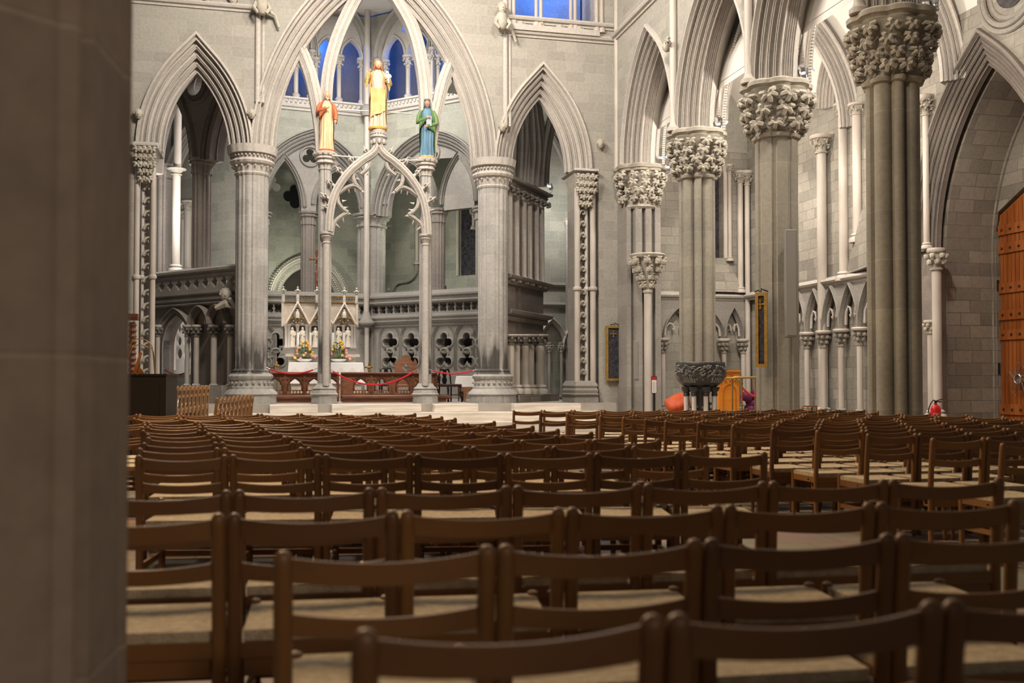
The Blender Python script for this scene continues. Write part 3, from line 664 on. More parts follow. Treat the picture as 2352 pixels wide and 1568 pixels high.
def big_pier(i, px, kind, ycap, lab, capm, seed):
    F = Fr((9.6, 0), (0, -1)); c = (9.6, PY[i]); t = T('foliage_pier', lab, 'pier', (9.6, PY[i], 0), 'piers of the right arcade')
    d_ = (PY[i] * math.cos(YAW) + 9.6 * math.sin(YAW)); Z = lambda y: CAMZ + (HZ - y) * d_ / FPX
    za, zn = Z(ycap[1]), Z(ycap[2]); r0 = .43
    pl = lobed(.42, .135, .085, 4, rot=.45, core=.29) if kind == 'round' else poly_plan(.43, 8, .16, .2, 96, .13)
    zb = .55 if i else .3
    mb = MB(); loft(mb, c, pl, [(zb, 1, 0), (zn, 1, 0)]); mb.build('shaft', M['pierg'], t, 30)
    mb = MB(); loft(mb, c, pl, [(0, 1, .28, .3), (zb - .25, 1, .28, .3), (zb - .2, 1, .18, .3), (zb - .1, 1, .13, .3), (zb - .05, 1, .07, .2), (zb, 1, 0)]); mb.build('base', M['pierg'], t, 30)
    mb = MB(); loft(mb, c, pl, [(zn - .04, 1, .0), (zn - .02, 1, .05, .1), (zn + .03, 1, .07, .1), (zn + .07, 1, .02, .1), (zn + .1, 1, .0, .3), (zn + (za - zn) * .45, 1, -.02, .7), (zn + (za - zn) * .8, 1, .07, 1), (za, 1, .2, 1)]); cp = mb.build('capital', M['carv'], t, 40)
    mb = MB(); leafcap(mb, c, r0 + .0, .60, zn + .10, za - .0, 4 if kind == 'round' else 3, 11 if kind == 'round' else 9, .15 if kind == 'round' else .19, random.Random(seed)); lf = mb.build('leaf_carving', M['carv'], cp, 50); lf.location = (0, 0, 0)
    mb = MB(); ap = lobed(.62, .26, .22, 4, rot=.45, core=.5); loft(mb, c, ap, [(za - .02, .97, .0), (za + .03, 1, .02), (za + .05, 1, .0), (ZS - .12, 1, .03), (ZS - .1, 1, .08), (ZS - .03, 1, .09), (ZS, 1, .06)]); mb.build('abacus', M['carv'], t, 40)
    mb = MB(); x, y = 9.02, PY[i]; mb.lathe(x, y, [(.16, ZS), (.16, ZS + .08), (.11, ZS + .12), (.085, ZS + .2), (.085, 15)], 12); mb.build('upper_shaft', M['marb'], t)
    mb = MB(); zz = ZS + 2.05; head_corbel(mb, (8.93, PY[i] + .16, zz), .12, (-1, 0, 0)); crocket(mb, (8.9, PY[i] - .1, zz + .05), (-1, 0, 0), .12); mb.build('corbel_knot', M['carv'], t)
big_pier(1, 1605, 'round', (303, 322, 410), 'clustered round shaft pier behind the black carved font', M['carv'], 2)
big_pier(2, 1790, 'oct', (192, 216, 318), 'octagonal grooved pier with framed board and tall grey loudspeaker', M['carv'], 4)
big_pier(3, 2058, 'round', (30, 62, 192), 'nearest clustered pier on the right with the largest foliage capital', M['carv'], 6)
# respond at the corner
t = T('corner_respond', 'flat grooved corner respond with foliage capital and round leafy bracket', 'pier', (9.6, 25.5, 0))
FRs = Fr((0, 25.15), (1, 0)); Zr = lambda y: FRs.z(1475, y)
ua, ub = FRs.u(1443), FRs.u(1520)
mb = MB(); prof = [(ua, .85), (ua, .1), (ua + .12, .1), (ua + .14, .2), (ua + .2, .2), (ua + .22, .0), (ua + .38, -.05), (ua + .4, .1), (ua + .47, .1), (ua + .49, -.05), (ub - .3, -.05), (ub - .28, .12), (ub - .2, .12), (ub - .18, .0), (ub, .05), (ub, .85)]
mb.grid([[FRs.p(a, z, w) for a, w in prof] for z in (.3, Zr(474))], True, False, (True, True)); mb.build('shaft', M['moulds'], t, None)
mb = MB(); mb.grid([[FRs.p(a + (a - (ua + ub) / 2) * e, z, w - e) for a, w in prof] for z, e in ((0, .18), (.2, .18), (.25, .1), (.3, 0))], True, False, (True, True)); mb.build('base', M['moulds'], t, None)
cc = FRs.p((ua + ub) / 2, 0, .35); zn = Zr(474); za = Zr(392)
mb = MB(); loft(mb, cc, poly_plan(.42, 8, 0, .39, 64, 0), [(zn - .05, 1, .02), (zn, 1, .07), (zn + .05, 1, .03), (zn + .5, 1, -.02, .5), (za - .2, 1, .04, 1), (za, 1, .18, 1)]); cp = mb.build('capital', M['carv'], t)
mb = MB(); leafcap(mb, cc, .44, .62, zn + .12, za - .0, 4, 11, .15, random.Random(9)); mb.build('leaf_carving', M['carv'], cp, 50)
mb = MB(); ap = lobed(.66, .26, .22, 4, rot=.45, core=.5); loft(mb, cc, ap, [(za - .02, 1, 0), (za + .04, 1, .03), (ZS - .1, 1, .06), (ZS - .02, 1, .1), (ZS, 1, .07)]); mb.build('abacus', M['carv'], t)
mb = MB(); mb.lathe(9.12, 25.8, [(.085, ZS), (.085, 15)], 12); mb.build('upper_shaft', M['marb'], t)
F2 = Fr((0, 24.75), (1, 0)); c2 = F2.p(F2.u(1488), 0); zt, zn2, zb2 = F2.z(1488, 584), F2.z(1488, 670), .35
mb = MB(); mb.lathe(c2.x, c2.y, [(.10, zb2), (.10, zn2)], 14); mb.build('bracket_shaft', M['marb'], t)
mb = MB(); mb.lathe(c2.x, c2.y, [(.12, zn2 - .03), (.13, zn2 + .02), (.1, zn2 + .06), (.16, zn2 + .4), (.34, zt - .12)], 16); cp = mb.build('bracket_capital', M['carv'], t)
mb = MB()
for j in range(4):
    for i in range(5 + j):
        a = 2 * PI * (i + .5 * (j % 2)) / (5 + j); r = .15 + .26 * (j / 3) ** 1.1; q = (c2.x + r * math.cos(a), c2.y + r * math.sin(a), zn2 + .16 + (zt - zn2 - .36) * j / 3)
        bud(mb, q, .075 + .01 * j)
        crocket(mb, (q[0], q[1], q[2] + .06), (math.cos(a), math.sin(a), 0), .1, lobes=3)
mb.build('leaf_carving', M['carv'], cp, 50)
mb = MB(); mb.lathe(c2.x, c2.y, [(.3, zt - .14), (.43, zt - .10), (.47, zt - .03), (.45, zt), (.3, zt + .01)], 24); mb.build('bracket_abacus', M['carv'], t)

# ================================================================== aisle behind the arcade
HS = 3.72
def plateh(F, loops, w0, w1, name, m): mb = MB(); mb.plate(F, loops, w0, w1); return struct(mb, name, m, None)
ux = FB.u(1604), FB.u(1663)
plateh(FB, [[(9.2, 0), (9.2, 9.4), (14.8, 9.4), (14.8, 0)], arcpts(ux[0], ux[1], FB.z(1640, 400), .7, 8, FB.z(1640, 592))], 0, .5, 'wall_aisle_end', M['asho'])
wn = T('lancet_window', 'dark leaded lancet just right of the pier behind the font', 'window', FB.p(ux[1], 6, .3))
mb = MB(); mb.fbox(FB, ux[0], ux[1], FB.z(1640, 592), FB.z(1640, 400) + .7, .3, .33); mb.build('glass', M['glassd'], wn)
mb = MB(); mb.sweep([FB.p(a, b, .02) for a, b in arcpts(ux[0] - .02, ux[1] + .02, FB.z(1640, 400), .7, 8, FB.z(1640, 592))], [(0, -.03), (.09, -.05), (.09, .1), (0, .25)], FB.W3); mb.build('frame', M['marb'], wn)
mb = MB(); z0, z1 = HS + .12, FB.z(1640, 592); mb.add([FB.p(ux[0] - .3, z0, -.3), FB.p(ux[1] + .55, z0, -.3), FB.p(ux[1] + .1, z1, .05), FB.p(ux[0] - .1, z1, .05), FB.p(ux[0] - .3, z0, .1), FB.p(ux[1] + .55, z0, .1)], [(0, 1, 2, 3), (1, 5, 2), (0, 3, 4), (0, 4, 5, 1), (4, 3, 2, 5)]); mb.build('sloping_sill', M['asho'], wn, None)
t = T('wall_shafts', 'cluster of pale marble shafts in the far corner of the right aisle', 'columns', FB.p(FB.u(1718), HS, 0))
for px, ya, yc, yb, wp, w in ((1678, 378, 400, 592, 9, -.05), (1702, 393, 420, 662, 12, -.2), (1738, 337, 362, 655, 10, -.2)): colonette(t, FB, px, ya, yc, yb, wp, w)
colonette(t, FB, 1718, 393, 425, 940, 11, -.28, capw=2.3)
# outer wall with portal
uP0 = FO.u(2181, .5); uPa = FO.u(2290, .3); uP1 = 2 * uPa - uP0; ZP = 4.03; rP = 3.5
ap_ = offs(arcpts(uP0, uP1, ZP, rP), .46)
loop = [(-27.4, 0), (-27.4, 9.4), (-6, 9.4), (-6, 0), (uP1 + .46, 0)] + ap_[::-1] + [(uP0 - .46, 0)]
plateh(FO, [loop], 0, 1.0, 'wall_aisle_outer', M['asho'])
po = T('portal_arch', 'great shaded portal arch at the right edge with nested roll mouldings', 'arch', FO.p(uP0, 0, 0))
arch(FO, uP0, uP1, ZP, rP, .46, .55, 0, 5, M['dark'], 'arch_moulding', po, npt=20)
mb = MB(); pts = arcpts(uP0, uP1, ZP, rP, 20, 0); mb.sweep([FO.p(a, b, .45) for a, b in pts], [(0, 0), (0, 1.12), (-.06, 1.12), (-.06, 1.2), (.4, 1.2), (.4, 0)], FO.W3); mb.build('reveal', M['ashb'], po, None)
for u_, s_ in ((uP0, -1), (uP1, 1)):
    mb = MB(); mb.fbox(FO, u_ + s_ * .02 , u_ + s_ * .5, 0, ZP, .14, .5); mb.build('jamb', M['dark'], po, None)
for px, w, ya, yc, wp in ((2153, -.02, 570, 618, 14), (2139, .05, 735, 765, 11)): colonette(po, FO, px, ya, yc, 945, wp, w, M['marb'], M['carv'], 'ball')
uD0, uD1 = FO.u(2299, 1.72), uP1 - .1; ZD = FO.z(2300, 492, 1.72)
plateh(FO, [[(uP0 - .3, 0), (uP0 - .3, 8.5), (uP1 + .4, 8.5), (uP1 + .4, 0), (uD1 + .01, 0)] + [(uD1, ZD), ((uD0 * .4 + uD1 * .6), ZD + .66), ((uD0 + uD1) / 2, ZD + .82), (uD0 * .6 + uD1 * .4, ZD + .66), (uD0, ZD)] + [(uD0, 0)]], 1.62, 2.0, 'wall_door', M['ashb'])
mo = varied('orange_brown_oak_planks', (.33, .10, .02), (.19, .05, .01), 2.2, .5, stretch=(1, 6, .4), bump=.2)
mk = mat('black_iron', (.03, .028, .027), .5, .6)
dr = T('portal_door', 'tall orange brown plank door with iron studs and scroll handle', 'door', FO.p((uD0 + uD1) / 2, 0, 1.8))
mb = MB(); pts = [(uD0 + .01, ZD - .02), (uD0 * .6 + uD1 * .4, ZD + .63), ((uD0 + uD1) / 2, ZD + .79), (uD0 * .4 + uD1 * .6, ZD + .63), (uD1 - .01, ZD - .02)]; mb.plate(FO, [[(uD0 + .01, .02)] + pts + [(uD1 - .01, .02)]], 1.72, 1.82); mb.build('door_leaf', mo, dr, None)
mb = MB()
for i in range(26): u_ = uD0 + .04 + i * .115; mb.fbox(FO, u_, u_ + .10, .05, ZD - .02 + min(.62, i * .055), 1.695, 1.725)
mb.build('planks', mo, dr, None)
nr_ = 0
for z in (FO.z(2310, 940, 1.6), FO.z(2310, 768, 1.6), FO.z(2310, 722, 1.6), FO.z(2310, 660, 1.6), FO.z(2310, 568, 1.6), FO.z(2310, 525, 1.6)):
    mb = MB(); mb.fbox(FO, uD0 + .02, uD1 - .02, z - .11, z + .11, 1.66, 1.70); r_ = mb.build('rail', mo, dr, None)
    mb = MB()
    for i in range(9): mb.ball(FO.p(uD0 + .14 + i * .25, z, 1.66), .035, 6, 4)
    mb.build('studs', mk, r_)
for z in (1.5, 3.3, 4.6):
    mb = MB(); q = FO.p(uD0 - .01, 0, 1.66); mb.lathe(q.x, q.y, [(.03, z - .12), (.03, z + .12)], 8); mb.build('hinge', mk, dr)
mb = MB(); q = FO.P(2342, 870, 1.58)
for i in range(10):
    a = 2 * PI * i / 10; d1 = Vector((0, math.cos(a), math.sin(a))); d2 = Vector((0, math.cos(a + .5), math.sin(a + .5)))
    mb.tube([q, q + d1 * .12 - Vector((.03, 0, 0)), q + d2 * (.24 if i % 2 else .34), q + d1 * (.3 if i % 2 else .38)], [.012, .014, .011, .008], 5)
mb.tube([q + Vector((-.05, .1 * math.cos(a), .1 * math.sin(a))) for a in [2 * PI * k / 12 for k in range(13)]], .016, 6)
mb.build('scroll_handle', mat('bright_steel', (.45, .45, .46), .3, .9), dr)
# string course, bench, blind arcade
mb = MB(); mb.sweep([FB.p(9.6, HS, -.12), FB.p(13.6 - .12, HS, -.12), FO.p(uP0 - .62, HS, -.12)], STR, Z3); struct(mb, 'trim_4', M['mould'])
mb = MB(); mb.fbox(FB, 9.6, 13.6, 0, .42, -.55, 0); mb.fbox(FO, -27, uP0 - .7, 0, .42, -.55, 0); struct(mb, 'trim_5', M['ash'], None)
def blind(F, us, zs, rise, lab, first, ms):
    t = T('blind_arcade', lab, 'arcade', F.p((us[0] + us[-1]) / 2, .42, 0))
    loop = [(us[0] - .1, zs - .0), (us[0] - .1, HS - .1), (us[-1] + .1, HS - .1), (us[-1] + .1, zs)]
    for a, b in list(zip(us[:-1], us[1:]))[::-1]: loop += offs(arcpts(a + .075, b - .075, zs, rise, 8), .05)[::-1]
    mb = MB(); mb.plate(F, [loop], -.15, -.03); mb.build('spandrel', M['moulds'], t, None)
    for a, b in zip(us[:-1], us[1:]):
        o = arch(F, a + .075, b - .075, zs, rise, .06, .13, -.17, 2, M['moulds'], 'arch', t, hood=.03, npt=8)
        mb = MB()
        for s_ in (-1, 1):
            m_ = (a + b) / 2; e = (b - a) / 2 - .08
            pts = [F.p(m_ + s_ * e * x, zs + rise * y, -.12) for x, y in ((.98, .1), (.9, .42), (.62, .56), (.34, .52), (.22, .38), (.3, .3), (.38, .36))]
            mb.tube(pts, [.035, .035, .03, .03, .028, .024, .03], 6)
        mb.build('cusps', M['mould'], t)
    for i, u_ in enumerate(us):
        q = F.p(u_, 0, -.2); x, y = q.x, q.y; mb = MB(); r = .07; mb.lathe(x, y, [(r, .5), (r, zs - .42)], 12); s = mb.build('colonette', ms, t)
        c = MB(); c.lathe(x, y, [(r * 1.25, zs - .43), (r * 1.3, zs - .39), (r, zs - .36), (r * 1.2, zs - .25), (r * 2, zs - .09)], 12)
        for k, (zz, rr, nn_) in enumerate(((-.29, .10, 5), (-.17, .145, 7))):
            for j in range(nn_): a_ = 2 * PI * (j + .5 * k) / nn_; bud(c, (x + rr * math.cos(a_), y + rr * math.sin(a_), zs + zz), .052)
        c.build('capital', M['carvm'], s)
        c = MB(); c.lathe(x, y, [(.15, zs - .09), (.19, zs - .07), (.2, zs - .03), (.18, zs)], 16); c.build('abacus', M['marb'], s)
        c = MB(); c.lathe(x, y, [(.17, .42), (.17, .46), (.14, .49), (.10, .51), (.12, .54), (r, .58)], 14); c.build('base', M['moulds'], s)
blind(FB, [FB.u(p, -.2) for p in (1523, 1592, 1663)] + [13.35], FB.z(1600, 777, -.2), .78, 'row of trefoiled wall arches behind the font and the orange lectern', 0, M['marb'])
blind(FO, [-23.3 + .8 * k for k in (-3, -2, -1, 0, 1, 2, 3, 4, 5)], FO.z(1913, 757, -.2), .95, 'row of trefoiled wall arches between the octagonal pier and the nearest pier', 0, M['marb'])
# tall window on the outer wall
t = T('aisle_window', 'tall aisle window frame with twin shafts and sloping sill near the right pier', 'window', FO.p(FO.u(1950), HS, 0))
colonette(t, FO, 1890, 310, 350, 940, 12, -.16, capw=2.3, label='brightly lit tall shaft')
for px, yb in ((1940, 628), (1972, 540)): colonette(t, FO, px, 236, 262, yb, 12, -.08)
mb = MB(); us_ = FO.u(1945), FO.u(2040); mb.add([FO.p(us_[0], HS + .12, -.02), FO.p(us_[1], HS + .12, -.5), FO.p(us_[1], HS + 1.9, -.5), FO.p(us_[1], HS + 1.9, 0), FO.p(us_[0], HS + .12, 0), FO.p(us_[1], HS + .12, 0)], [(0, 1, 2), (1, 5, 3, 2), (0, 2, 3, 4), (0, 4, 5, 1)]); mb.build('sloping_sill', M['asho'], t, None)
arch(FO, FO.u(1932), FO.u(1932) + 3.3, FO.z(1940, 236), 1.5, .5, .5, -.25, 5, M['mould'], 'arch_moulding', t)
t = T('aisle_window', 'second aisle window arch half hidden by the nearest pier', 'window', FO.p(-19.4, HS, 0))
colonette(t, FO, 2131, 215, 262, 560, 9, -.1)
# aisle vault
vz = 8.0
mb = MB(); pa = arcpts(10.0, 13.7, vz, 2.6, 10); mb.grid([[(x, y, z) for x, z in pa] for y in (27.2, 20, 6)], False); mb.grid([[(x, y, z + .15) for x, z in pa] for y in (27.2, 20, 6)], False)
struct(mb, 'ceiling_aisle', M['plast'])
mb = MB(); mb.plate(FB, [[(9.9, vz)] + [(x, z + .1) for x, z in pa] + [(13.8, vz)]], -.02, .4); struct(mb, 'wall_aisle_gable', M['ash'], None)
ribl = ['aisle vault rib above the octagonal pier', 'aisle vault rib above the nearest right pier', 'aisle vault rib above the second foliage pier']
for y, lab in ((21.6, ribl[2]), (17.8, ribl[0]), (14.0, ribl[1])):
    t = T('vault_rib', lab, 'rib', (11.85, y, 9)); Fq = Fr((0, y - .25), (1, 0))
    arch(Fq, 10.35, 13.35, 7.4, 2.7, .3, .5, 0, 4, M['mould'], 'rib_moulding', t)
# round opening above the portal
t = T('round_window', 'moulded round opening cut by the top right corner', 'window', FO.P(2330, -30, 0))
c = FO.q(2325, -35); mb = MB(); R = FO.m(2325, 78)
for k, (rr, w) in enumerate(((R, 0), (R * .86, -.02), (R * .7, .05), (R * .55, .2))): mb.tube([FO.p(c[0] + rr * math.cos(a), c[1] + rr * math.sin(a), w - .03) for a in [2 * PI * i / 40 for i in range(41)]], .055, 8)
mb.build('ring_moulding', M['moulds'], t)
mb = MB(); mb.plate(FO, [circ(c, R * .5, 30)], -.03, -.01); mb.build('glass', M['glassd'], t, None)

# ---- foreground pillar at the left
cP = atD(150, 900, 2.05); pl = poly_plan(.40, 8, .0, .1, 96, 0)
t = T('foreground_pillar', 'dark blurred stone pillar filling the left edge', 'pillar', (0, 0, 0))
eR = atD(289, 900, 2.0); r0 = .42; cx_ = eR - RT * (r0 + .022); t.location = (cx_.x, cx_.y, 0); t['_o'] = (cx_.x, cx_.y, 0)
pl = []; ac_ = math.atan2(-cx_.y, -cx_.x)
for i in range(192):
    q = (2 * PI * i / 192 - (ac_ + .76) + PI / 8) % (PI / 4) - PI / 8; f = abs(q)
    v = r0 * math.cos(PI / 8) / math.cos(PI / 8 - f)
    if -.14 < q < .0: v = v * .965 + .025 * math.sin(PI * (q + .14) / .14)
    elif 0 <= q < .08: v *= .93
    pl.append(v)
mb = MB(); loft(mb, cx_, pl, [(0, 1, 0), (6, 1, 0)]); mb.build('shaft', M['fgp'], t, 30)

# ================================================================== choir behind the screen
C0 = atD(846, 879, 36.0)
FE = Fr((C0.x, C0.y), (math.cos(.14), math.sin(.14))); FS = Fr((C0.x, C0.y), (.714, -.70))
zsl = FE.z(846, 256); zt = 14.5; zsp = FE.z(846, 497)
def E(px): return FE.u(px)
def Sx(px): return FS.u(px)
def choir_bay(F, ua, ub, u0, u1, yin, lan, foilc, wname, archlab):
    """upper wall with arch, sub arches and tracery"""
    ri = F.z((foilc[0]), yin) - zsp; pts = arcpts(u0, u1, zsp, ri, 14)
    loop = [(ua, zsp), (ua, zsl - .1), (ub, zsl - .1), (ub, zsp)] + offs(pts, .45)[::-1]
    mb = MB(); mb.plate(F, [loop], 0, .8); struct(mb, wname, M['ashg'], None)
    t = T('choir_arch', archlab, 'arch', F.p((u0 + u1) / 2, zsp, 0))
    arch(F, u0, u1, zsp, ri, .45, .8, 0, 4, M['moulds'], 'arch_moulding', t, soff=3)
    op = [(u1, zsp)]; op = pts[:]; lw = []
    for (a, b, ys, ax, ay) in lan[::-1]:
        l = arcpts(F.u(a, .3), F.u(b, .3), F.z(a, ys, .3), F.z(ax, ay, .3) - F.z(a, ys, .3), 10); lw.append(l)
        op += [(l[-1][0], zsp - .02)] + l[::-1] + [(l[0][0], zsp - .02)]
    fo = foil(F.q(foilc[0], foilc[1], .3), F.m(foilc[0], foilc[2], .3), 3, PI / 2)
    mb = MB(); mb.plate(F, [op, fo], .28, .52); mb.build('pierced_tracery', M['moulds'], t, None)
    mb = MB(); fc = F.q(foilc[0], foilc[1], .3); mb.sweep([F.p(a, b, .26) for a, b in circ(fc, F.m(foilc[0], foilc[2] * 1.25, .3), 24)], [(-.04, 0), (-.02, -.05), (.02, -.05), (.04, 0)], F.W3, True); mb.build('roundel_moulding', M['moulds'], t)
    for l in lw:
        mb = MB(); mb.sweep([F.p(a, b, .26) for a, b in l], [(-.02, .28)] + rolls((0, 0), (.16, -.06), 2, .4, 5, 1) + [(.2, .03), (.2, .2)], F.W3); mb.build('sub_arch_moulding', M['moulds'], t, 35)
    return t
t1 = choir_bay(FE, E(540), 0.02, E(602), E(832), 328, [(612, 690, 470, 645, 368), (724, 826, 470, 776, 390)], (712, 360, 18), 'wall_choir_left', 'broad choir arch behind the left statue with a small trefoil opening')
t2 = choir_bay(FS, -.02, Sx(1140), Sx(878), Sx(1096), 330, [(890, 988, 470, 936, 372), (1020, 1090, 470, 1052, 362)], (992, 352, 15), 'wall_choir_right', 'broad choir arch behind the right statue in blue')
for F, ua, ub, nm in ((FE, E(540), .4, 'wall_choir_upper_left'), (FS, -.4, Sx(1140), 'wall_choir_upper_right')): pass
def choir_pier(F, px, w, Rp, ycap, yc2, lab, mat_, nb=6, zb=ZC):
    c = F.p(F.u(px, w), 0, w); Zy = lambda y: F.z(px, y, w); t = T('choir_pier', lab, 'pier', (c.x, c.y, zb))
    pl = lobed(Rp, Rp * .3, Rp * .16, nb, .3, Rp * .74)
    mb = MB(); loft(mb, c, pl, [(zb, 1, 0), (Zy(yc2), 1, 0)]); mb.build('shaft', mat_, t, 30)
    h = Zy(ycap) - Zy(yc2); a = Zy(yc2)
    mb = MB(); loft(mb, c, pl, [(a - .03, 1, .0), (a, 1, Rp * .12), (a + .06, 1, Rp * .12), (a + .1, 1, .02), (a + h * .55, 1, Rp * .1, .3), (a + h * .62, 1, Rp * .3, .4), (a + h * .7, 1, Rp * .3, .4), (a + h * .75, 1, Rp * .22, .4), (a + h * .85, 1, Rp * .4, .4), (a + h * .97, 1, Rp * .42, .4), (a + h, 1, Rp * .3, .4)])
    mb.build('capital', mat_, t, 30)
    return t
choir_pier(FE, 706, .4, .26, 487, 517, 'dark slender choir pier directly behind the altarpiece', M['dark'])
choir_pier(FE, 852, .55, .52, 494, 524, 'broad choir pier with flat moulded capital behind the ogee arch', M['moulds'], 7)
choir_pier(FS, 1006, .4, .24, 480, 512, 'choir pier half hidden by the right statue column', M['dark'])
choir_pier(FE, 596, .4, .3, 487, 517, 'choir pier mostly hidden behind the left clustered pillar', M['moulds'])
choir_pier(FS, 1112, .4, .3, 475, 505, 'choir pier mostly hidden behind the right clustered pillar', M['moulds'])
# gallery over the arches
def gallery(F, ua, ub, bays, wname, tl):
    z0 = zsl + .08; loops = [[(ua, z0 - .1), (ua, zt), (ub, zt), (ub, z0 - .1)]]; t = T('gallery_arcade', tl, 'arcade', F.p((ua + ub) / 2, z0, 0))
    for (a, b, ys, ya) in bays:
        A, B = F.u(a), F.u(b); zs = F.z((a + b) / 2, ys); ri = F.z((a + b) / 2, ya) - zs; l = arcpts(A, B, zs, ri, 10, z0); loops.append(l)
        arch(F, A, B, zs, ri, .2, .5, -.06, 3, M['mould'], 'arch_moulding', t, hood=.05, npt=10)
        zl = zs - .05; m = (A + B) / 2; e = (B - A) / 4; lw = [arcpts(A + .03, m - .05, zl, e * 1.5, 8), arcpts(m + .05, B - .03, zl, e * 1.5, 8)]
        op = arcpts(A, B, zs, ri, 10)
        for l2 in lw[::-1]: op += [(l2[-1][0], zl - .02)] + l2[::-1] + [(l2[0][0], zl - .02)]
        hz = zl + e * 1.5 + .28
        mb = MB(); mb.plate(F, [op, foil((m, hz), e * .52, 4, PI / 4)], .1, .32); mb.build('pierced_tracery', M['mould'], t, None)
        for l2 in lw:
            mb = MB(); mb.sweep([F.p(x, z, .08) for x, z in l2], [(-.05, .2), (-.05, .0), (-.02, -.06), (.03, -.06), (.06, 0), (.06, .2)], F.W3); mb.build('sub_arch_moulding', M['mould'], t, 35)
        for u_, r in ((A + .03, .065), (m, .085), (B - .03, .065), (A - .16, .055), (B + .16, .055)):
            q = F.p(u_, 0, .2 if A < u_ < B else -.04); x, y = q.x, q.y
            mb = MB(); mb.lathe(x, y, [(r * 2.1, z0), (r * 2.1, z0 + .16), (r * 1.6, z0 + .24), (r * 1.9, z0 + .30), (r, z0 + .38), (r, zl - .42)], 12); s = mb.build('colonette', M['marb'], t)
            mb = MB(); mb.lathe(x, y, [(r * 1.3, zl - .45), (r, zl - .38), (r * 1.6, zl - .1), (r * 2.4, zl - .08), (r * 2.6, zl), (r * 2.3, zl + .03)], 12)
            for k in range(2):
                for i in range(6): a_ = 2 * PI * (i + .5 * k) / 6; mb.ball((x + r * (1.5 + .6 * k) * math.cos(a_), y + r * (1.5 + .6 * k) * math.sin(a_), zl - .3 + .16 * k), .05, 5, 4)
            mb.build('capital', M['mould'], s)
    mb = MB(); mb.plate(F, loops, 0, .45); struct(mb, wname, M['ash'], None)
    mb = MB(); mb.sweep([F.p(ua, zsl - .12, 0), F.p(ub, zsl - .12, 0)], [(-.02, -.1), (.06, -.1), (.08, -.03), (.16, 0), (.18, .05), (.14, .1), (.16, .24), (.22, .26), (.2, .33), (-.02, .33)], Z3); mb.build('cornice', M['mould'], t)
    mb = MB(); n = int((ub - ua) / .16)
    for i in range(n): u_ = ua + (i + .5) * (ub - ua) / n; mb.ball(F.p(u_, zsl + .05, -.17), .055, 5, 4); mb.ball(F.p(u_ + .05, zsl + .1, -.19), .03, 4, 3)
    mb.build('leaf_frieze', M['mould'], t)
    # passage behind, lit blue
    mb = MB(); mb.fbox(F, ua - 2.4, ub + 2.4, zsl - .5, zsl + .0, .45, 3.0); struct(mb, 'floor_gallery', M['ashg'], None)
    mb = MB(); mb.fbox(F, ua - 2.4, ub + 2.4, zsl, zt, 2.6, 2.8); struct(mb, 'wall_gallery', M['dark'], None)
    mb = MB(); q0, q1 = F.p(ua + .4, zsl + .35, .9), F.p(ub - .4, zsl + .35, .9); mb.tube([q0, q1], .09, 10); mb.build('duct_pipe', mat('dull_black_pipe', (.03, .03, .035), .5), None, origin=q0, label='dark horizontal pipe along the %s gallery floor' % ('left' if F is FE else 'right'), cat='pipe')
gallery(FE, E(540), 0.0, [(560, 632, 128, 22), (645, 712, 126, 22), (724, 832, 122, 12)], 'wall_gallery_left', 'gallery arcade with blue light behind it, left of the tallest statue')
gallery(FS, 0.0, Sx(1150), [(874, 984, 122, 24), (996, 1096, 112, 10)], 'wall_gallery_right', 'gallery arcade with blue light behind it, right of the tallest statue')
t = T('vaulting_shaft', 'very long pale wall shaft rising behind the ogee arch to the vault', 'column', (C0.x, C0.y - .5, ZC))
cS = Vector((C0.x - .12, C0.y - .45)); Zc = lambda y: FE.z(846, y, -.4)
mb = MB(); mb.lathe(cS.x, cS.y, [(.10, Zc(722)), (.10, Zc(266))], 12); mb.lathe(cS.x, cS.y, [(.11, Zc(244)), (.11, Zc(8))], 12); mb.build('shaft', M['marb'], t)
mb = MB(); mb.lathe(cS.x, cS.y, [(.09, Zc(752)), (.28, Zc(746)), (.30, Zc(742)), (.26, Zc(738)), (.2, Zc(732)), (.14, Zc(722)), (.10, Zc(716))], 16); mb.build('base', M['moulds'], t); mb = MB(); mb.lathe(cS.x, cS.y, [(.2, Zc(268)), (.24, Zc(258)), (.22, Zc(246)), (.13, Zc(242))], 14); mb.build('collar', M['moulds'], t)
mb = MB(); mb.lathe(cS.x + .02, cS.y, [(.085, ZC), (.085, Zc(750))], 12); mb.build('lower_shaft', M['marb'], t)

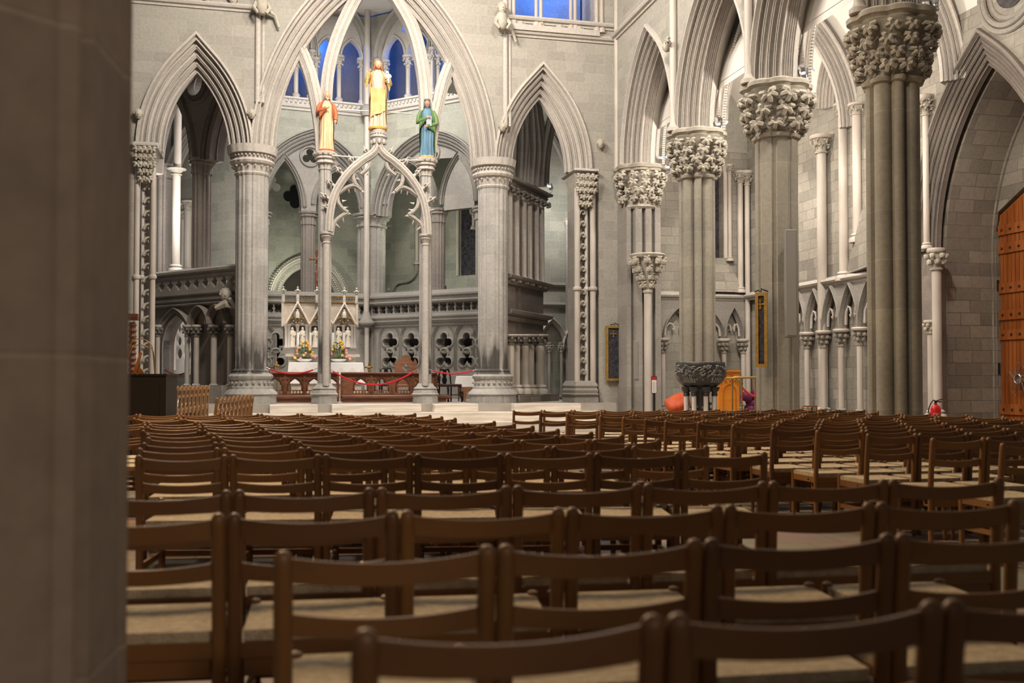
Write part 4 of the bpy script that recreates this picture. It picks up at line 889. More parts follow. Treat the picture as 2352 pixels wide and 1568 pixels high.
# lower screen wall with strings, quatrefoil band and pierced windows
zb0, zb1 = FE.z(846, 735), FE.z(846, 684)
def lowscreen(F, ua, ub, wins, nm, lab):
    q0, q1 = FE.z(846, 727), FE.z(846, 700); loops = [[(ua, ZC - .1), (ua, q0), (ub, q0), (ub, ZC - .1)]]
    t = T('pierced_screen', lab, 'screen', F.p((ua + ub) / 2, ZC, 0))
    for px in wins:
        u_ = F.u(px); r = .33; zz = F.z(px, 786); z2 = F.z(px, 824)
        loops += [foil((u_, zz), r, 4, 0), foil((u_, z2), r, 3, PI / 2)]
        for s_ in (-1, 1): x = u_ + s_ * .26; y = (zz + z2) / 2 + .02; loops.append([(x - .06, y - .09), (x + s_ * .03 , y), (x - .06, y + .09), (x + .06, y + .09)][:3] if s_ > 0 else [(x + .06, y - .09), (x + .06, y + .09), (x - .03, y)])
        mb = MB(); mb.sweep([F.p(a, b, -.02) for a, b in arcpts(u_ - .40, u_ + .40, zz + .12, .52, 8, z2 - .36)], [(-.03, .02)] + rolls((0, 0), (.12, 0), 2, .5, 5, 1) + [(.14, .02)], F.W3); mb.build('window_moulding', M['moulds'], t, 35)
        for (zc, n_, ro) in ((zz, 4, 0), (z2, 3, PI / 2)):
            mb = MB(); mb.sweep([F.p(a, b, -.01) for a, b in foil((u_, zc), r + .03, n_, ro)], [(-.05, .1), (-.03, -.03), (.02, -.05), (.04, .02)], F.W3, True); mb.build('foil_moulding', M['moulds'], t, 35)
    mb = MB(); mb.plate(F, loops, 0, .3); mb.build('pierced_panel', M['moulds'], t, None)
    mb = MB(); mb.sweep([F.p(ua, q0 - .1, 0), F.p(ub, q0 - .1, 0)], [(-.02, -.35), (.03, -.33), (.06, -.28), (.03, -.24), (.09, -.2), (.16, -.12), (.14, -.07), (.2, 0), (.2, .05), (.1, .1), (-.02, .1)], Z3)
    mb.sweep([F.p(ua, q1, 0), F.p(ub, q1, 0)], [(-.05, -.04), (.12, -.04), (.16, .02), (.12, .08), (.12, .14), (.2, .2), (.2, .26), (.08, .34), (.04, .4), (-.3, .42), (-.3, -.04)], Z3); mb.build('string_mouldings', M['moulds'], t)
    n = max(1, int((ub - ua) / .33)); loops = [[(ua, q0), (ua, q1), (ub, q1), (ub, q0)]]; h = (q1 - q0)
    for i in range(n): loops.append(foil((ua + (i + .5) * (ub - ua) / n, (q0 + q1) / 2), h * .42, 4, PI / 4, seg=5))
    mb = MB(); mb.plate(F, loops, -.02, .14); mb.build('quatrefoil_band', M['moulds'], t, None)
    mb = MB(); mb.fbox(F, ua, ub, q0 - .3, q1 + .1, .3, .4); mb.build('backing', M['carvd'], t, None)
lowscreen(FE, E(560), E(846), (600, 633), 'wall_screen_left', 'low choir screen with pierced foil windows left of the altarpiece')
lowscreen(FS, 0.15, Sx(1140), (897, 946, 1021, 1073, 1115), 'wall_screen_right', 'low choir screen with a row of pierced foil windows right of the altarpiece')
# ambulatory outer walls, window and chapel arch
FE2 = Fr((FE.o.x + FE.n.x * 4.2, FE.o.y + FE.n.y * 4.2), FE.d); FS2 = Fr((FS.o.x + FS.n.x * 4.2, FS.o.y + FS.n.y * 4.2), FS.d)
uw = FS2.u(1054), FS2.u(1098); zw0, zw1 = FS2.z(1075, 632), FS2.z(1075, 470)
zin = FE2.z(700, 690)
ca = (FE2.u(622), FE2.u(788)); cr = FE2.z(703, 596) - zin
mb = MB(); mb.plate(FE2, [[(-8, 0), (-8, zsl - .05), (2.15, zsl - .05), (2.15, 0)], arcpts(ca[0] + .3, ca[1] - .3, zin, cr - .3, 12, ZC + .1)], 0, .3); struct(mb, 'wall_ambulatory_left', M['ashg'], None)
mb = MB(); mb.plate(FS2, [[(-2.15, 0), (-2.15, zsl - .05), (9, zsl - .05), (9, 0)], arcpts(uw[0], uw[1], zw1, 1.0, 8, zw0)], 0, .3); struct(mb, 'wall_ambulatory_right', M['ashg'], None)
t = T('chapel_arch', 'round headed carved arch with dark opening behind the altarpiece', 'arch', FE2.p((ca[0] + ca[1]) / 2, zin, 0))
mb = MB(); pts = arcpts(ca[0] + .3, ca[1] - .3, zin, cr - .3, 14, ZC + .1); mb.sweep([FE2.p(a, b, -.25) for a, b in pts], [(0, .4)] + rolls((0, .2), (.42, 0), 4, .4, 5, 1) + [(.45, .1), (.45, .4)], FE2.W3); mb.build('arch_moulding', M['mould'], t, 35)
mb = MB()
for k in (.14, .46):
    p2 = offs(arcpts(ca[0] + .3, ca[1] - .3, zin, cr - .3, 24), k)
    for a, b in p2: mb.ball(FE2.p(a, b, -.22), .06, 4, 3)
mb.build('leaf_carving', M['carv'], t)
mb = MB(); mb.fbox(FE2, -6, -1, 0, 9, 2.2, 2.4); struct(mb, 'wall_chapel_end', M['dark'], None)
t = T('lancet_window', 'dark pointed lancet between the blue statue column and right pillar', 'window', FS2.p((uw[0] + uw[1]) / 2, zw0, 0))
mb = MB(); mb.fbox(FS2, uw[0] - .05, uw[1] + .05, zw0, zw1 + 1.1, .15, .2); mb.build('glass', M['glassd'], t, None)
mb = MB(); mb.sweep([FS2.p(a, b, -.02) for a, b in arcpts(uw[0], uw[1], zw1, 1.0, 8, zw0)], [(-.02, .15), (.03, -.02), (.1, -.02), (.1, .1)], FS2.W3); mb.build('frame', M['marb'], t)
arch(FS2, uw[0] - .35, uw[1] + .5, zw1 - .2, 1.75, .14, .3, -.22, 2, M['mould'], 'hood_moulding', t)
for px, ya, yb in ((1016, 482, 650), (1088, 475, 520)): colonette(t, FS2, px, ya, ya + 22, yb, 7, -.15)
t = T('wall_shafts', 'thin greenish wall shafts lit by a lamp right of the broad choir pier', 'columns', FS2.p(FS2.u(893), 5, 0))
for px, ya, yb, w in ((893, 518, 660, -.1), (957, 505, 600, -.1)): colonette(t, FS2, px, ya, ya + 16, yb, 7, w)
mb = MB(); l = catmull([(*FS2.q(a, b, -.1), 0) for a, b in ((957, 600), (955, 625), (940, 643), (912, 650), (900, 668), (895, 690))], 6); mb.tube([FS2.p(v.x, v.y, -.1) for v in l], .09, 8); mb.build('bent_moulding', M['moulds'], t)
t = T('trefoil_window', 'pale trefoil shaped opening on the green wall left of the altarpiece arch', 'window', FE2.P(625, 425, -.02))
mb = MB(); mb.plate(FE2, [foil(FE2.q(625, 424), FE2.m(625, 20), 3, PI / 2)], -.03, -.01); mb.build('opening', M['plast'], t, None)
t = T('foil_window', 'dark foiled opening partly hidden by the left choir sub arch', 'window', FE2.P(680, 460, -.02))
mb = MB(); mb.plate(FE2, [foil(FE2.q(678, 452), FE2.m(680, 27), 4, 0)], -.03, -.01); mb.build('opening', M['black'], t, None)

# ================================================================== view through the left side arch
FL = Fr((-.9, 27.25), (.66, -.75)); z_b1 = FL.z(460, 618); 
UL = lambda px, w=0: FL.u(px, w)
zc1 = FL.z(461, 366)
ra = (UL(318), UL(548)); 
t = T('aisle_tracery', 'shadowed stone head with round opening inside the left side arch', 'tracery', FL.p(UL(461), zc1, 0))
lw = []
for (a, b, ax, ay) in ((345, 438, 400, 212), (485, 546, 508, 238)):
    l = arcpts(UL(a, .2), UL(b, .2), zc1, FL.z(ax, ay, .2) - zc1, 10); lw.append(l)
big = [(ra[0], zc1), (ra[0], 13), (ra[1], 13), (ra[1], zc1)]
op = big[:]
for l in lw[::-1]: op += l[::-1]
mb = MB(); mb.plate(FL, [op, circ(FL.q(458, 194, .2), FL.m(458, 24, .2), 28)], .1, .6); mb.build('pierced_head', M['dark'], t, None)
for l in lw:
    mb = MB(); mb.sweep([FL.p(a, b, .05) for a, b in l], [(-.02, .5)] + rolls((0, .3), (.3, -.08), 4, .4, 5, 1) + [(.34, .1), (.34, .3)], FL.W3); mb.build('sub_arch_moulding', M['dark'], t, 35)
mb = MB(); c = FL.q(458, 194, .1); mb.sweep([FL.p(a, b, .05) for a, b in circ(c, FL.m(458, 26, .2), 30)], [(-.05, .3), (-.05, 0)] + rolls((0, -.02), (.16, -.1), 2, .4, 5, 1) + [(.18, .1)], FL.W3, True); mb.build('ring_moulding', M['dark'], t, 35)
def lpier(px, w, Rp, ycap, yc2, yb, lab, m):
    return choir_pier(FL, px, w, Rp, ycap, yc2, lab, m, 6, FL.z(px, yb, w))
lpier(461, .35, .27, 366, 402, 620, 'dark brown pier standing on the balcony inside the left side arch', M['dark'])
FLb = Fr((FL.o.x + FL.n.x * 4.2, FL.o.y + FL.n.y * 4.2), FL.d)
lpier(370, 2.2, .30, 380, 412, 632, 'second brown pier behind the balcony, beside a pinkish shaft', M['dark'])
t = T('aisle_shafts', 'pinkish marble shafts with small capitals seen through the left side arch', 'columns', FL.P(402, 600, 2.0))
colonette(t, FL, 402, 388, 402, 612, 12, 2.0, capw=2.2, style='x'); 
mb = MB(); cyl(mb, FL, 404, 225, 389, 11, 2.0); mb.build('upper_shaft', M['marb'], t)
for px, ya, yc, wp in ((419, 487, 505, 8), (430, 462, 486, 12), (392, 455, 475, 6)): colonette(t, FLb, px, ya, yc, 620, wp, -.3, capw=1.8)
mb = MB(); mb.fbox(FLb, -9, FLb.u(549), 0, 14, 0, .3); struct(mb, 'wall_north', M['ashg'], None)
mb = MB(); mb.fbox(FLb, FLb.u(376), FLb.u(391), FLb.z(385, 640), FLb.z(385, 250), -.06, -.02); mb.build('pale_window_slot', M['plast'], None, None, origin=FLb.P(384, 600, 0), label='bright narrow window slot, a flat pale strip, between brown pier and pinkish shaft', cat='pilaster')  # bright window slot drawn as a pale plaster strip on the wall
for (a, b, ys, ay, lab) in ((405, 560, 470, 300, 'pale moulded wall arch seen low through the left side arch'), (330, 560, 330, 190, 'larger pale wall arch seen high through the left side arch')):
    t = T('wall_arch', lab, 'arch', FLb.P(460, ys, -.2)); A, B = FLb.u(a), FLb.u(b); zs = FLb.z(460, ys)
    arch(FLb, A, B, zs, FLb.z(460, ay) - zs, .4, .4, -.35, 4, M['mould'], 'arch_moulding', t)
# balcony
t = T('stone_balcony', 'stone balcony front with quatrefoil band inside the left side arch', 'balcony', FL.p(UL(450), FL.z(450, 700), -.3)); A, B = UL(300), UL(560)
zt_, zq1, zq0, zb_ = FL.z(450, 619), FL.z(450, 640), FL.z(450, 668), FL.z(450, 702)
mb = MB(); mb.sweep([FL.p(A, zq1, 0), FL.p(B, zq1, 0)], [(-.4, 0), (.22, 0), (.25, .05), (.22, .1), (.3, .14), (.3, .2), (.22, .26), (.1, zt_ - zq1), (-.4, zt_ - zq1)], Z3); mb.build('coping', M['moulds'], t)
mb = MB(); mb.sweep([FL.p(A, zb_, 0), FL.p(B, zb_, 0)], [(-.4, 0), (.1, 0), (.16, .04), (.1, .1), (.18, .14), (.18, .2), (.12, .26), (.24, .3), (.24, zq0 - zb_), (-.4, zq0 - zb_)], Z3); mb.build('lower_mouldings', M['moulds'], t)
loops = [[(A, zq0), (A, zq1), (B, zq1), (B, zq0)]]; n = int((B - A) / .36)
for i in range(n): loops.append(foil((A + (i + .5) * (B - A) / n, (zq0 + zq1) / 2), (zq1 - zq0) * .42, 4, 0, seg=5))
mb = MB(); mb.plate(FL, loops, -.2, -.02); mb.build('quatrefoil_band', M['moulds'], t, None)
mb = MB(); c = FL.P(518, 686, -.35); head_corbel(mb, c + Vector((0, -.05, .1)), .15); mb.tube([c + Vector((-.25, 0, -.25)), c + Vector((0, -.08, -.12)), c + Vector((.22, 0, -.2)), c + Vector((.12, -.2, .0))], [.06, .12, .08, .05], 7); mb.build('carved_bust', M['carv'], t)
dl = arcpts(UL(372), UL(440), FL.z(405, 800), FL.z(405, 724) - FL.z(405, 800), 10)
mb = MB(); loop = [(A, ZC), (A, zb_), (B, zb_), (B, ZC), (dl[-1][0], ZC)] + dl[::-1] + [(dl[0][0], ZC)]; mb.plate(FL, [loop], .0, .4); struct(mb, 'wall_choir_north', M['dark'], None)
t = T('stone_doorway', 'pointed doorway below the balcony opening onto a bright pierced window', 'doorway', FL.p(UL(405), ZC, 0))
mb = MB(); mb.sweep([FL.p(a, b, -.06) for a, b in [(dl[0][0], ZC)] + dl + [(dl[-1][0], ZC)]], [(0, .3)] + rolls((0, .1), (.22, -.04), 2, .4, 5, 1) + [(.26, .06)], FL.W3); mb.build('door_moulding', M['moulds'], t, 35)
t = T('pierced_screen', 'white pierced window tracery seen through the pointed doorway', 'screen', FLb.P(415, 860, -.4))
loops = [[FLb.q(385, 860, -.5), FLb.q(385, 730, -.5), FLb.q(445, 730, -.5), FLb.q(445, 860, -.5)]]
for (px, py, r) in ((412, 755, 7), (433, 760, 7), (412, 783, 8), (432, 785, 8), (412, 812, 9), (432, 815, 9)): loops.append(circ(FLb.q(px, py, -.5), FLb.m(px, r, -.5), 12))
mb = MB(); mb.plate(FLb, loops, -.55, -.4); mb.build('pierced_panel', M['plast'], t, None)
mb = MB(); cyl(mb, FLb, 396, 735, 850, 11, -.8); mb.build('shaft', M['marb'], t)
t = T('blind_arcade', 'dark wall arcade with cream shafts below the balcony', 'arcade', FL.p(UL(490), ZC, -.2))
us = [UL(p, -.15) for p in (449, 470, 492, 530)]
for a, b in ((UL(450), UL(490)), (UL(491), UL(529))):
    if b - a < .3: continue
    arch(FL, a + .04, b - .04, FL.z(480, 746), .42, .08, .2, -.18, 2, M['dark'], 'arch', t, hood=.03, npt=8)
for px, wp in ((362, 6), (430, 7), (451, 8), (491, 9), (528, 8)): colonette(t, FL, px, 746, 772, 884, wp, -.18, M['marb'], M['carvd'], 'ball')
mb = MB(); mb.fbox(FL, UL(452), UL(545), ZC, FL.z(500, 884), -.5, 0); mb.build('bench', M['ash'], t, None)

# ================================================================== view through the right side arch
FR = Fr((6.55, 27.2), (.60, .80)); UR = lambda px, w=0: FR.u(px, w)
g = lambda y, px=1210: FR.z(px, y)
mb = MB(); mb.fbox(FR, UR(1160), UR(1248), 0, g(425), 0, .4); struct(mb, 'wall_choir_south', M['dark'], None)
t = T('wall_pier', 'shadowed shafted wall pier with cornice inside the right side arch', 'pier', FR.p(UR(1210), ZC, 0))
for px, wp in ((1170, 11), (1186, 9), (1203, 10), (1216, 9), (1232, 9), (1244, 8)):
    q = FR.p(UR(px, -.02), 0, -.02); r = .09; mb = MB(); mb.lathe(q.x, q.y, [(r * 1.9, g(655)), (r * 1.7, g(645)), (r, g(636)), (r, g(444))], 12); mb.build('shaft', M['mould'], t)
for ya, yb, nm in ((425, 446, 'abacus'), (640, 662, 'upper_string'), (716, 742, 'lower_string')):
    mb = MB(); h = (g(ya) - g(yb)); mb.sweep([FR.p(UR(1158), g(yb), 0), FR.p(UR(1248), g(yb), 0), FR.p(UR(1248), g(yb), 1.3)], [(-.02, 0), (.08, 0), (.12, h * .3), (.1, h * .45), (.22, h * .6), (.24, h * .85), (.1, h), (-.02, h)], Z3); mb.build(nm, M['dark'], t)
mb = MB()
for i in range(9): crocket(mb, FR.p(UR(1165) + i * (UR(1248) - UR(1165)) / 8, g(455), -.1), (FR.n.x * -1, FR.n.y * -1, 0), .14, lobes=4)
mb.build('leaf_carving', M['carvd'], t)
for px in (1172, 1185, 1205, 1217, 1240): colonette(t, FR, px, 768, 790, 888, 8, -.12, M['marb'], M['carvd'], 'ball')
mb = MB(); mb.fbox(FR, UR(1160), UR(1252), 0, g(905), -.45, 0); mb.build('base', M['ashb'], t, None)
FRb = Fr((0, 34), (1, 0)); mb = MB(); mb.fbox(FRb, 7.75, 16, 0, FRb.z(1270, 330), 0, .3); struct(mb, 'wall_south', M['ashg'], None)
mb = MB(); mb.fbox(FRb, 7.4, 16, FRb.z(1270, 330), 15, .3, .6); struct(mb, 'ceiling_south', M['plast'], None)
t = T('vault_rib', 'springing cluster of dark ribs crossing in front of white vault cells', 'rib', FR.P(1230, 425, .2))
for l in (((1222, 428), (1228, 340), (1224, 260), (1216, 200)), ((1196, 430), (1200, 340), (1200, 250), (1204, 190)), ((1180, 430), (1184, 340), (1190, 250), (1200, 190)), ((1204, 430), (1210, 330), (1212, 230)), ((1234, 428), (1240, 350), (1236, 290), (1226, 215), (1220, 180)), ((1246, 428), (1250, 360), (1262, 290), (1280, 235), (1296, 200)), ((1212, 428), (1214, 340), (1206, 260)), ((1318, 470), (1306, 400), (1288, 345), (1264, 305), (1236, 280))):
    mb = MB(); c2 = catmull([tuple(atD(a, b, 30.5 if l[0][0] < 1300 else 32.5)) for a, b in l], 6); mb.tube(c2, .14, 8); mb.tube([v + Vector((.12, -.1, 0)) for v in c2], .06, 6); mb.build('rib_moulding', M['moulds'], t)
t = T('wall_shafts', 'thin dark wall shaft with curved string on the green wall beyond the right side arch', 'columns', FRb.P(1303, 900, -.1))
colonette(t, FRb, 1303, 502, 516, 930, 8, -.15, M['moulds'], M['carv'])
for y in (655, 700):
    mb = MB(); mb.sweep([FRb.p(7.8, FRb.z(1280, y), 0), FRb.p(13, FRb.z(1280, y), 0)], STR, Z3); mb.build('string', M['moulds'], t)
for a, b in ((1238, 1292), (1296, 1350)):
    arch(FRb, FRb.u(a), FRb.u(b), FRb.z(1280, 800), FRb.z(1280, 742) - FRb.z(1280, 800), .1, .25, -.25, 3, M['mould'], 'arch', t, hood=.03)
for px in (1262, 1290): colonette(t, FRb, px, 786, 808, 905, 7, -.2, M['moulds'], M['carv'])

mb = MB(); mb.box((3, 34, 14.7), (9, 8, .1)); struct(mb, 'ceiling_choir', M['plast'], None)

for F_, ua_, ub_, nm_ in ((FE, E(560), 1.0, 'wall_shade_left'), (FS, -1.0, Sx(1140), 'wall_shade_right')):
    mb = MB(); mb.fbox(F_, ua_, ub_, ZC, zb0 - .2, 1.3, 1.4); struct(mb, nm_, M['shadep'], None)  # added dark panels, imitate the shade seen through the pierced foil windows

# ================================================================== furnishings
M['oakd'] = varied('dark_red_carved_oak', (.20, .075, .035), (.11, .04, .02), 3, .42, stretch=(1, 1, 5), bump=.15, spec=.5)
M['oakr'] = varied('reddish_brown_oak', (.27, .115, .055), (.17, .07, .035), 3, .4, stretch=(1, 1, 5), spec=.5)
M['brass'] = mat('brass', (.62, .42, .15), .3, .9); M['gold'] = varied('gilded_wood', (.38, .22, .05), (.26, .15, .035), 12, .45, .25)
M['wht'] = mat('white_linen', (.80, .78, .75), .9); M['red'] = mat('red_velvet_rope', (.52, .02, .035), .8)
M['chr'] = mat('chrome_hook', (.6, .6, .6), .3, .9); M['blk'] = mat('black_lacquered_wood', (.015, .012, .012), .3); M['ivory'] = varied('ivory_stone', (.62, .54, .45), (.48, .41, .34), 5, .6); M['whs'] = varied('white_figure_stone', (.86, .79, .69), (.74, .67, .57), 8, .6); M['gab'] = varied('brown_grey_gable_stone', (.34, .29, .24), (.22, .19, .16), 9, .7)
def FZ(px, py, d): return atD(px, py, d)
# ---- altar rail and kneelers
FRl = Fr((0, 28.0), (1, 0)); R = lambda px, w=0: FRl.u(px, w); Rz = lambda y, w=0: FRl.z(830, y, w)
def altar_rail(pa, pb, cs, lab, scroll):
    t = T('altar_rail', lab, 'railing', FRl.p(R((pa + pb) / 2), ZC, 0), 'altar rails')
    zt_, za, zb_, zc = Rz(856), Rz(861), Rz(906), ZC + .02
    mb = MB(); mb.sweep([FRl.p(R(pa), zt_, 0), FRl.p(R(pb), zt_, 0)], [(-.2, -.1), (.02, -.1), (.05, -.05), (.09, -.03), (.1, 0), (.06, .02), (-.24, .02), (-.24, -.1)], Z3); mb.build('top_rail', M['oakd'], t)
    loops = [[(R(pa), Rz(906)), (R(pa), Rz(862)), (R(pb), Rz(862)), (R(pb), Rz(906))]]
    for c in cs:
        u_ = R(c); hw = .165; zs = Rz(887); b = Rz(895)
        l = [(u_ - hw, b), (u_ - hw, zs)] + [(u_ - hw - .015, zs + .03), (u_ - hw * .72, zs + .05), (u_ - hw * .8, zs + .10), (u_ - hw * .38, zs + .165), (u_, zs + .205), (u_ + hw * .38, zs + .165), (u_ + hw * .8, zs + .10), (u_ + hw * .72, zs + .05), (u_ + hw + .015, zs + .03), (u_ + hw, zs), (u_ + hw, b)]
        loops.append(l)
        for k in range(-2, 3): x = u_ + k * .085; z = Rz(900); loops.append([(x - .035, z), (x, z + .04), (x + .035, z), (x, z - .04)])
    mb = MB(); mb.plate(FRl, loops, 0, .06); mb.build('pierced_panel', M['oakr'], t, None)
    for c in cs:
        u_ = R(c); mb = MB(); hw = .18; zs = Rz(887)
        mb.sweep([FRl.p(a, b, -.01) for a, b in arcpts(u_ - hw, u_ + hw, zs, .235, 6, Rz(895))], [(-.015, .03), (-.01, -.015), (.02, -.03), (.035, 0), (.03, .03)], FRl.W3)
        for s_ in (-1, 1):
            mb.ball(FRl.p(u_ + s_ * .2, zs + .20, -.01), .03, 6, 4); mb.ball(FRl.p(u_ + s_ * .13, zs + .25, -.01), .022, 6, 4)
        mb.build('arch_carving', M['oakd'], t)
    for c in [pa + 1.5] + [(a + b) / 2 for a, b in zip(cs[:-1], cs[1:])] + [pb - 1.5]:
        mb = MB(); mb.fbox(FRl, R(c) - .035, R(c) + .035, zc, Rz(860), -.035, .09); mb.build('post', M['oakd'], t, None)
    mb = MB(); mb.fbox(FRl, R(pa), R(pb), zc, Rz(906), .0, .1); mb.build('plinth', M['oakd'], t, None)
    if scroll:
        mb = MB(); mb.tube([FRl.P(a, b, .03) for a, b in ((1001, 863), (1009, 866), (1008, 874), (1001, 880), (1000, 890), (1005, 898), (1003, 906))], [.06, .06, .05, .05, .05, .06, .07], 8); mb.build('scroll_end', M['oakd'], t)
    k = T('kneeling_bench', lab.replace('carved oak altar rail', 'long padded kneeling bench') , 'bench', FRl.p(R((pa + pb) / 2), ZC, -.45), 'kneeling benches')
    e = 28 if scroll else 0
    mb = MB(); mb.cbox(FRl.p(R((pa + pb + e) / 2), (Rz(908) + Rz(914)) / 2, -.35), ((R(pb + e) - R(pa)) / 2, .2, (Rz(907) - Rz(914)) / 2 + .01), .025, (FRl.U3, FRl.W3, Z3)); mb.build('cushioned_top', M['oakd'], k)
    mb = MB(); mb.fbox(FRl, R(pa) + .03, R(pb + e) - .15, ZC, Rz(914), -.48, -.2); mb.build('bench_body', M['oakr'], k, None)
altar_rail(612, 778, (632, 678, 722, 762), 'left carved oak altar rail with pointed openings, below the altar', False)
altar_rail(784, 1003, (829, 877, 925, 972), 'right carved oak altar rail with pointed openings and scrolled end', True)
# ---- altar table, cloth, retable
FT = Fr((0, 30.3), (1, 0)); U = lambda px, w=0: FT.u(px, w); Zt = lambda y, w=0: FT.z(750, y, w)
mb = MB(); mb.fbox(FT, U(670), U(830), ZC, Zt(835), .05, .75); mb.build('altar_table', M['ivory'], None, None, origin=FT.p(U(750), ZC, .4), label='plain altar block mostly covered by the white patterned cloth', cat='altar')
mcl = mat('white_patterned_cloth', (.82, .8, .78), .9); L_ = mcl.node_tree.links; b_ = mcl.node_tree.nodes['Principled BSDF']
tc_ = nn(mcl, 'ShaderNodeTexCoord'); sx_ = nn(mcl, 'ShaderNodeSeparateXYZ'); L_.new(tc_.outputs['Object'], sx_.inputs[0])
def mth(m, op, a, b=None):
    x = nn(m, 'ShaderNodeMath', operation=op)
    for i, v in enumerate((a, b)):
        if v is None: continue
        if isinstance(v, (int, float)): x.inputs[i].default_value = v
        else: m.node_tree.links.new(v, x.inputs[i])
    return x.outputs[0]
px_ = mth(mcl, 'ABSOLUTE', mth(mcl, 'SUBTRACT', mth(mcl, 'FRACT', mth(mcl, 'DIVIDE', sx_.outputs[0], .34)), .5))
dd = mth(mcl, 'ADD', mth(mcl, 'MULTIPLY', px_, 2.0), mth(mcl, 'DIVIDE', mth(mcl, 'ABSOLUTE', mth(mcl, 'SUBTRACT', sx_.outputs[2], .30)), .17))
ln = mth(mcl, 'LESS_THAN', mth(mcl, 'ABSOLUTE', mth(mcl, 'SUBTRACT', mth(mcl, 'FRACT', mth(mcl, 'MULTIPLY', dd, 2.5)), .5)), .14)
ln = mth(mcl, 'MULTIPLY', ln, mth(mcl, 'LESS_THAN', dd, 1.02)); mxx = nn(mcl, 'ShaderNodeMix', data_type='RGBA'); mcl.node_tree.links.new(ln, mxx.inputs[0]); mxx.inputs[6].default_value = (.82, .80, .78, 1); mxx.inputs[7].default_value = (.5, .47, .45, 1); mcl.node_tree.links.new(mxx.outputs[2], b_.inputs['Base Color'])
A, B = U(664), U(834); zc = Zt(833)
ring = lambda z, e: [FT.p(A - e, z, -e * .6), FT.p(B + e, z, -e * .6), FT.p(B + e, z, .82), FT.p(A - e, z, .82)]
mb = MB(); mb.grid([ring(zc - .62, .07), ring(zc - .3, .035), ring(zc, .0), ring(zc + .012, -.02)], True, False, (False, True)); cl = mb.build('altar_cloth', mcl, None, None, origin=(FT.p(A, zc - .62, 0)), label='white altar cloth with a row of grey diamond patterns', cat='cloth')
FT2 = Fr((0, 31.6), (1, 0)); U2 = lambda px, w=0: FT2.u(px, w); Z2 = lambda y, w=0: FT2.z(735, y, w)
t = T('gradine', 'pale stone ledge block under the altarpiece', 'ledge', FT2.p(U2(735), ZC, -.3))
mb = MB(); mb.fbox(FT2, U2(655), U2(823), Z2(820), Z2(814), -.55, .5); mb.build('ledge_slab', M['ivory'], t, None)
mb = MB(); mb.fbox(FT2, U2(662), U2(815), ZC, Z2(820), -.4, .5); mb.build('block', M['ivory'], t, None)
rt = T('altarpiece', 'carved stone altarpiece with steep gables, niches and small pinnacles', 'altarpiece', FT2.p(U2(735), Z2(814), 0))
mb = MB(); mb.fbox(FT2, U2(650), U2(818), Z2(748), Z2(694), -.02, .4); mb.build('back_wall', M['ivory'], rt, None); mb = MB(); mb.fbox(FT2, U2(650), U2(818), Z2(814), Z2(748), .22, .4); mb.build('niche_backing', M['gab'], rt, None)
mb = MB(); mb.fbox(FT2, U2(646), U2(821), Z2(814), Z2(806), -.32, .4); mb.fbox(FT2, U2(649), U2(818), Z2(806), Z2(800), -.24, .4); mb.build('base_moulding', M['moulds'], rt, None)
n = 24; zq = Z2(687); loops = [[(U2(650), Z2(693)), (U2(650), Z2(681)), (U2(818), Z2(681)), (U2(818), Z2(693))]]
for i in range(n): loops.append(foil((U2(650) + (i + .5) * (U2(818) - U2(650)) / n, zq), .045, 4, PI / 4, seg=4))
mb = MB(); mb.plate(FT2, loops, -.08, -.03); mb.build('pierced_cresting', M['carvd'], rt, None)
mb = MB(); mb.fbox(FT2, U2(649), U2(819), Z2(681), Z2(679), -.1, 0); mb.fbox(FT2, U2(649), U2(819), Z2(694.5), Z2(693), -.1, 0); mb.build('gilded_edge', M['gold'], rt, None)
for px in (650, 683, 727, 790, 818):
    mb = MB(); q = FT2.p(U2(px), 0, -.1); x, y = q.x, q.y; mb.lathe(x, y, [(.05, Z2(696)), (.05, Z2(680)), (.02, Z2(677)), (.05, Z2(673)), (.02, Z2(670)), (.06, Z2(668)), (.015, Z2(664)), (.035, Z2(662)), (.005, Z2(659))], 8)
    for k in range(6): a = PI * k / 3; mb.ball((x + .07 * math.cos(a), y + .07 * math.sin(a), Z2(669)), .028, 5, 4)
    mb.build('pinnacle', M['carv'], rt)
mb = MB()
for px in (649, 819):
    mb = MB(); mb.fbox(FT2, U2(px) - .04, U2(px) + .04, Z2(750), Z2(695), -.12, .3); mb.build('side_buttress', M['ivory'], rt, None)
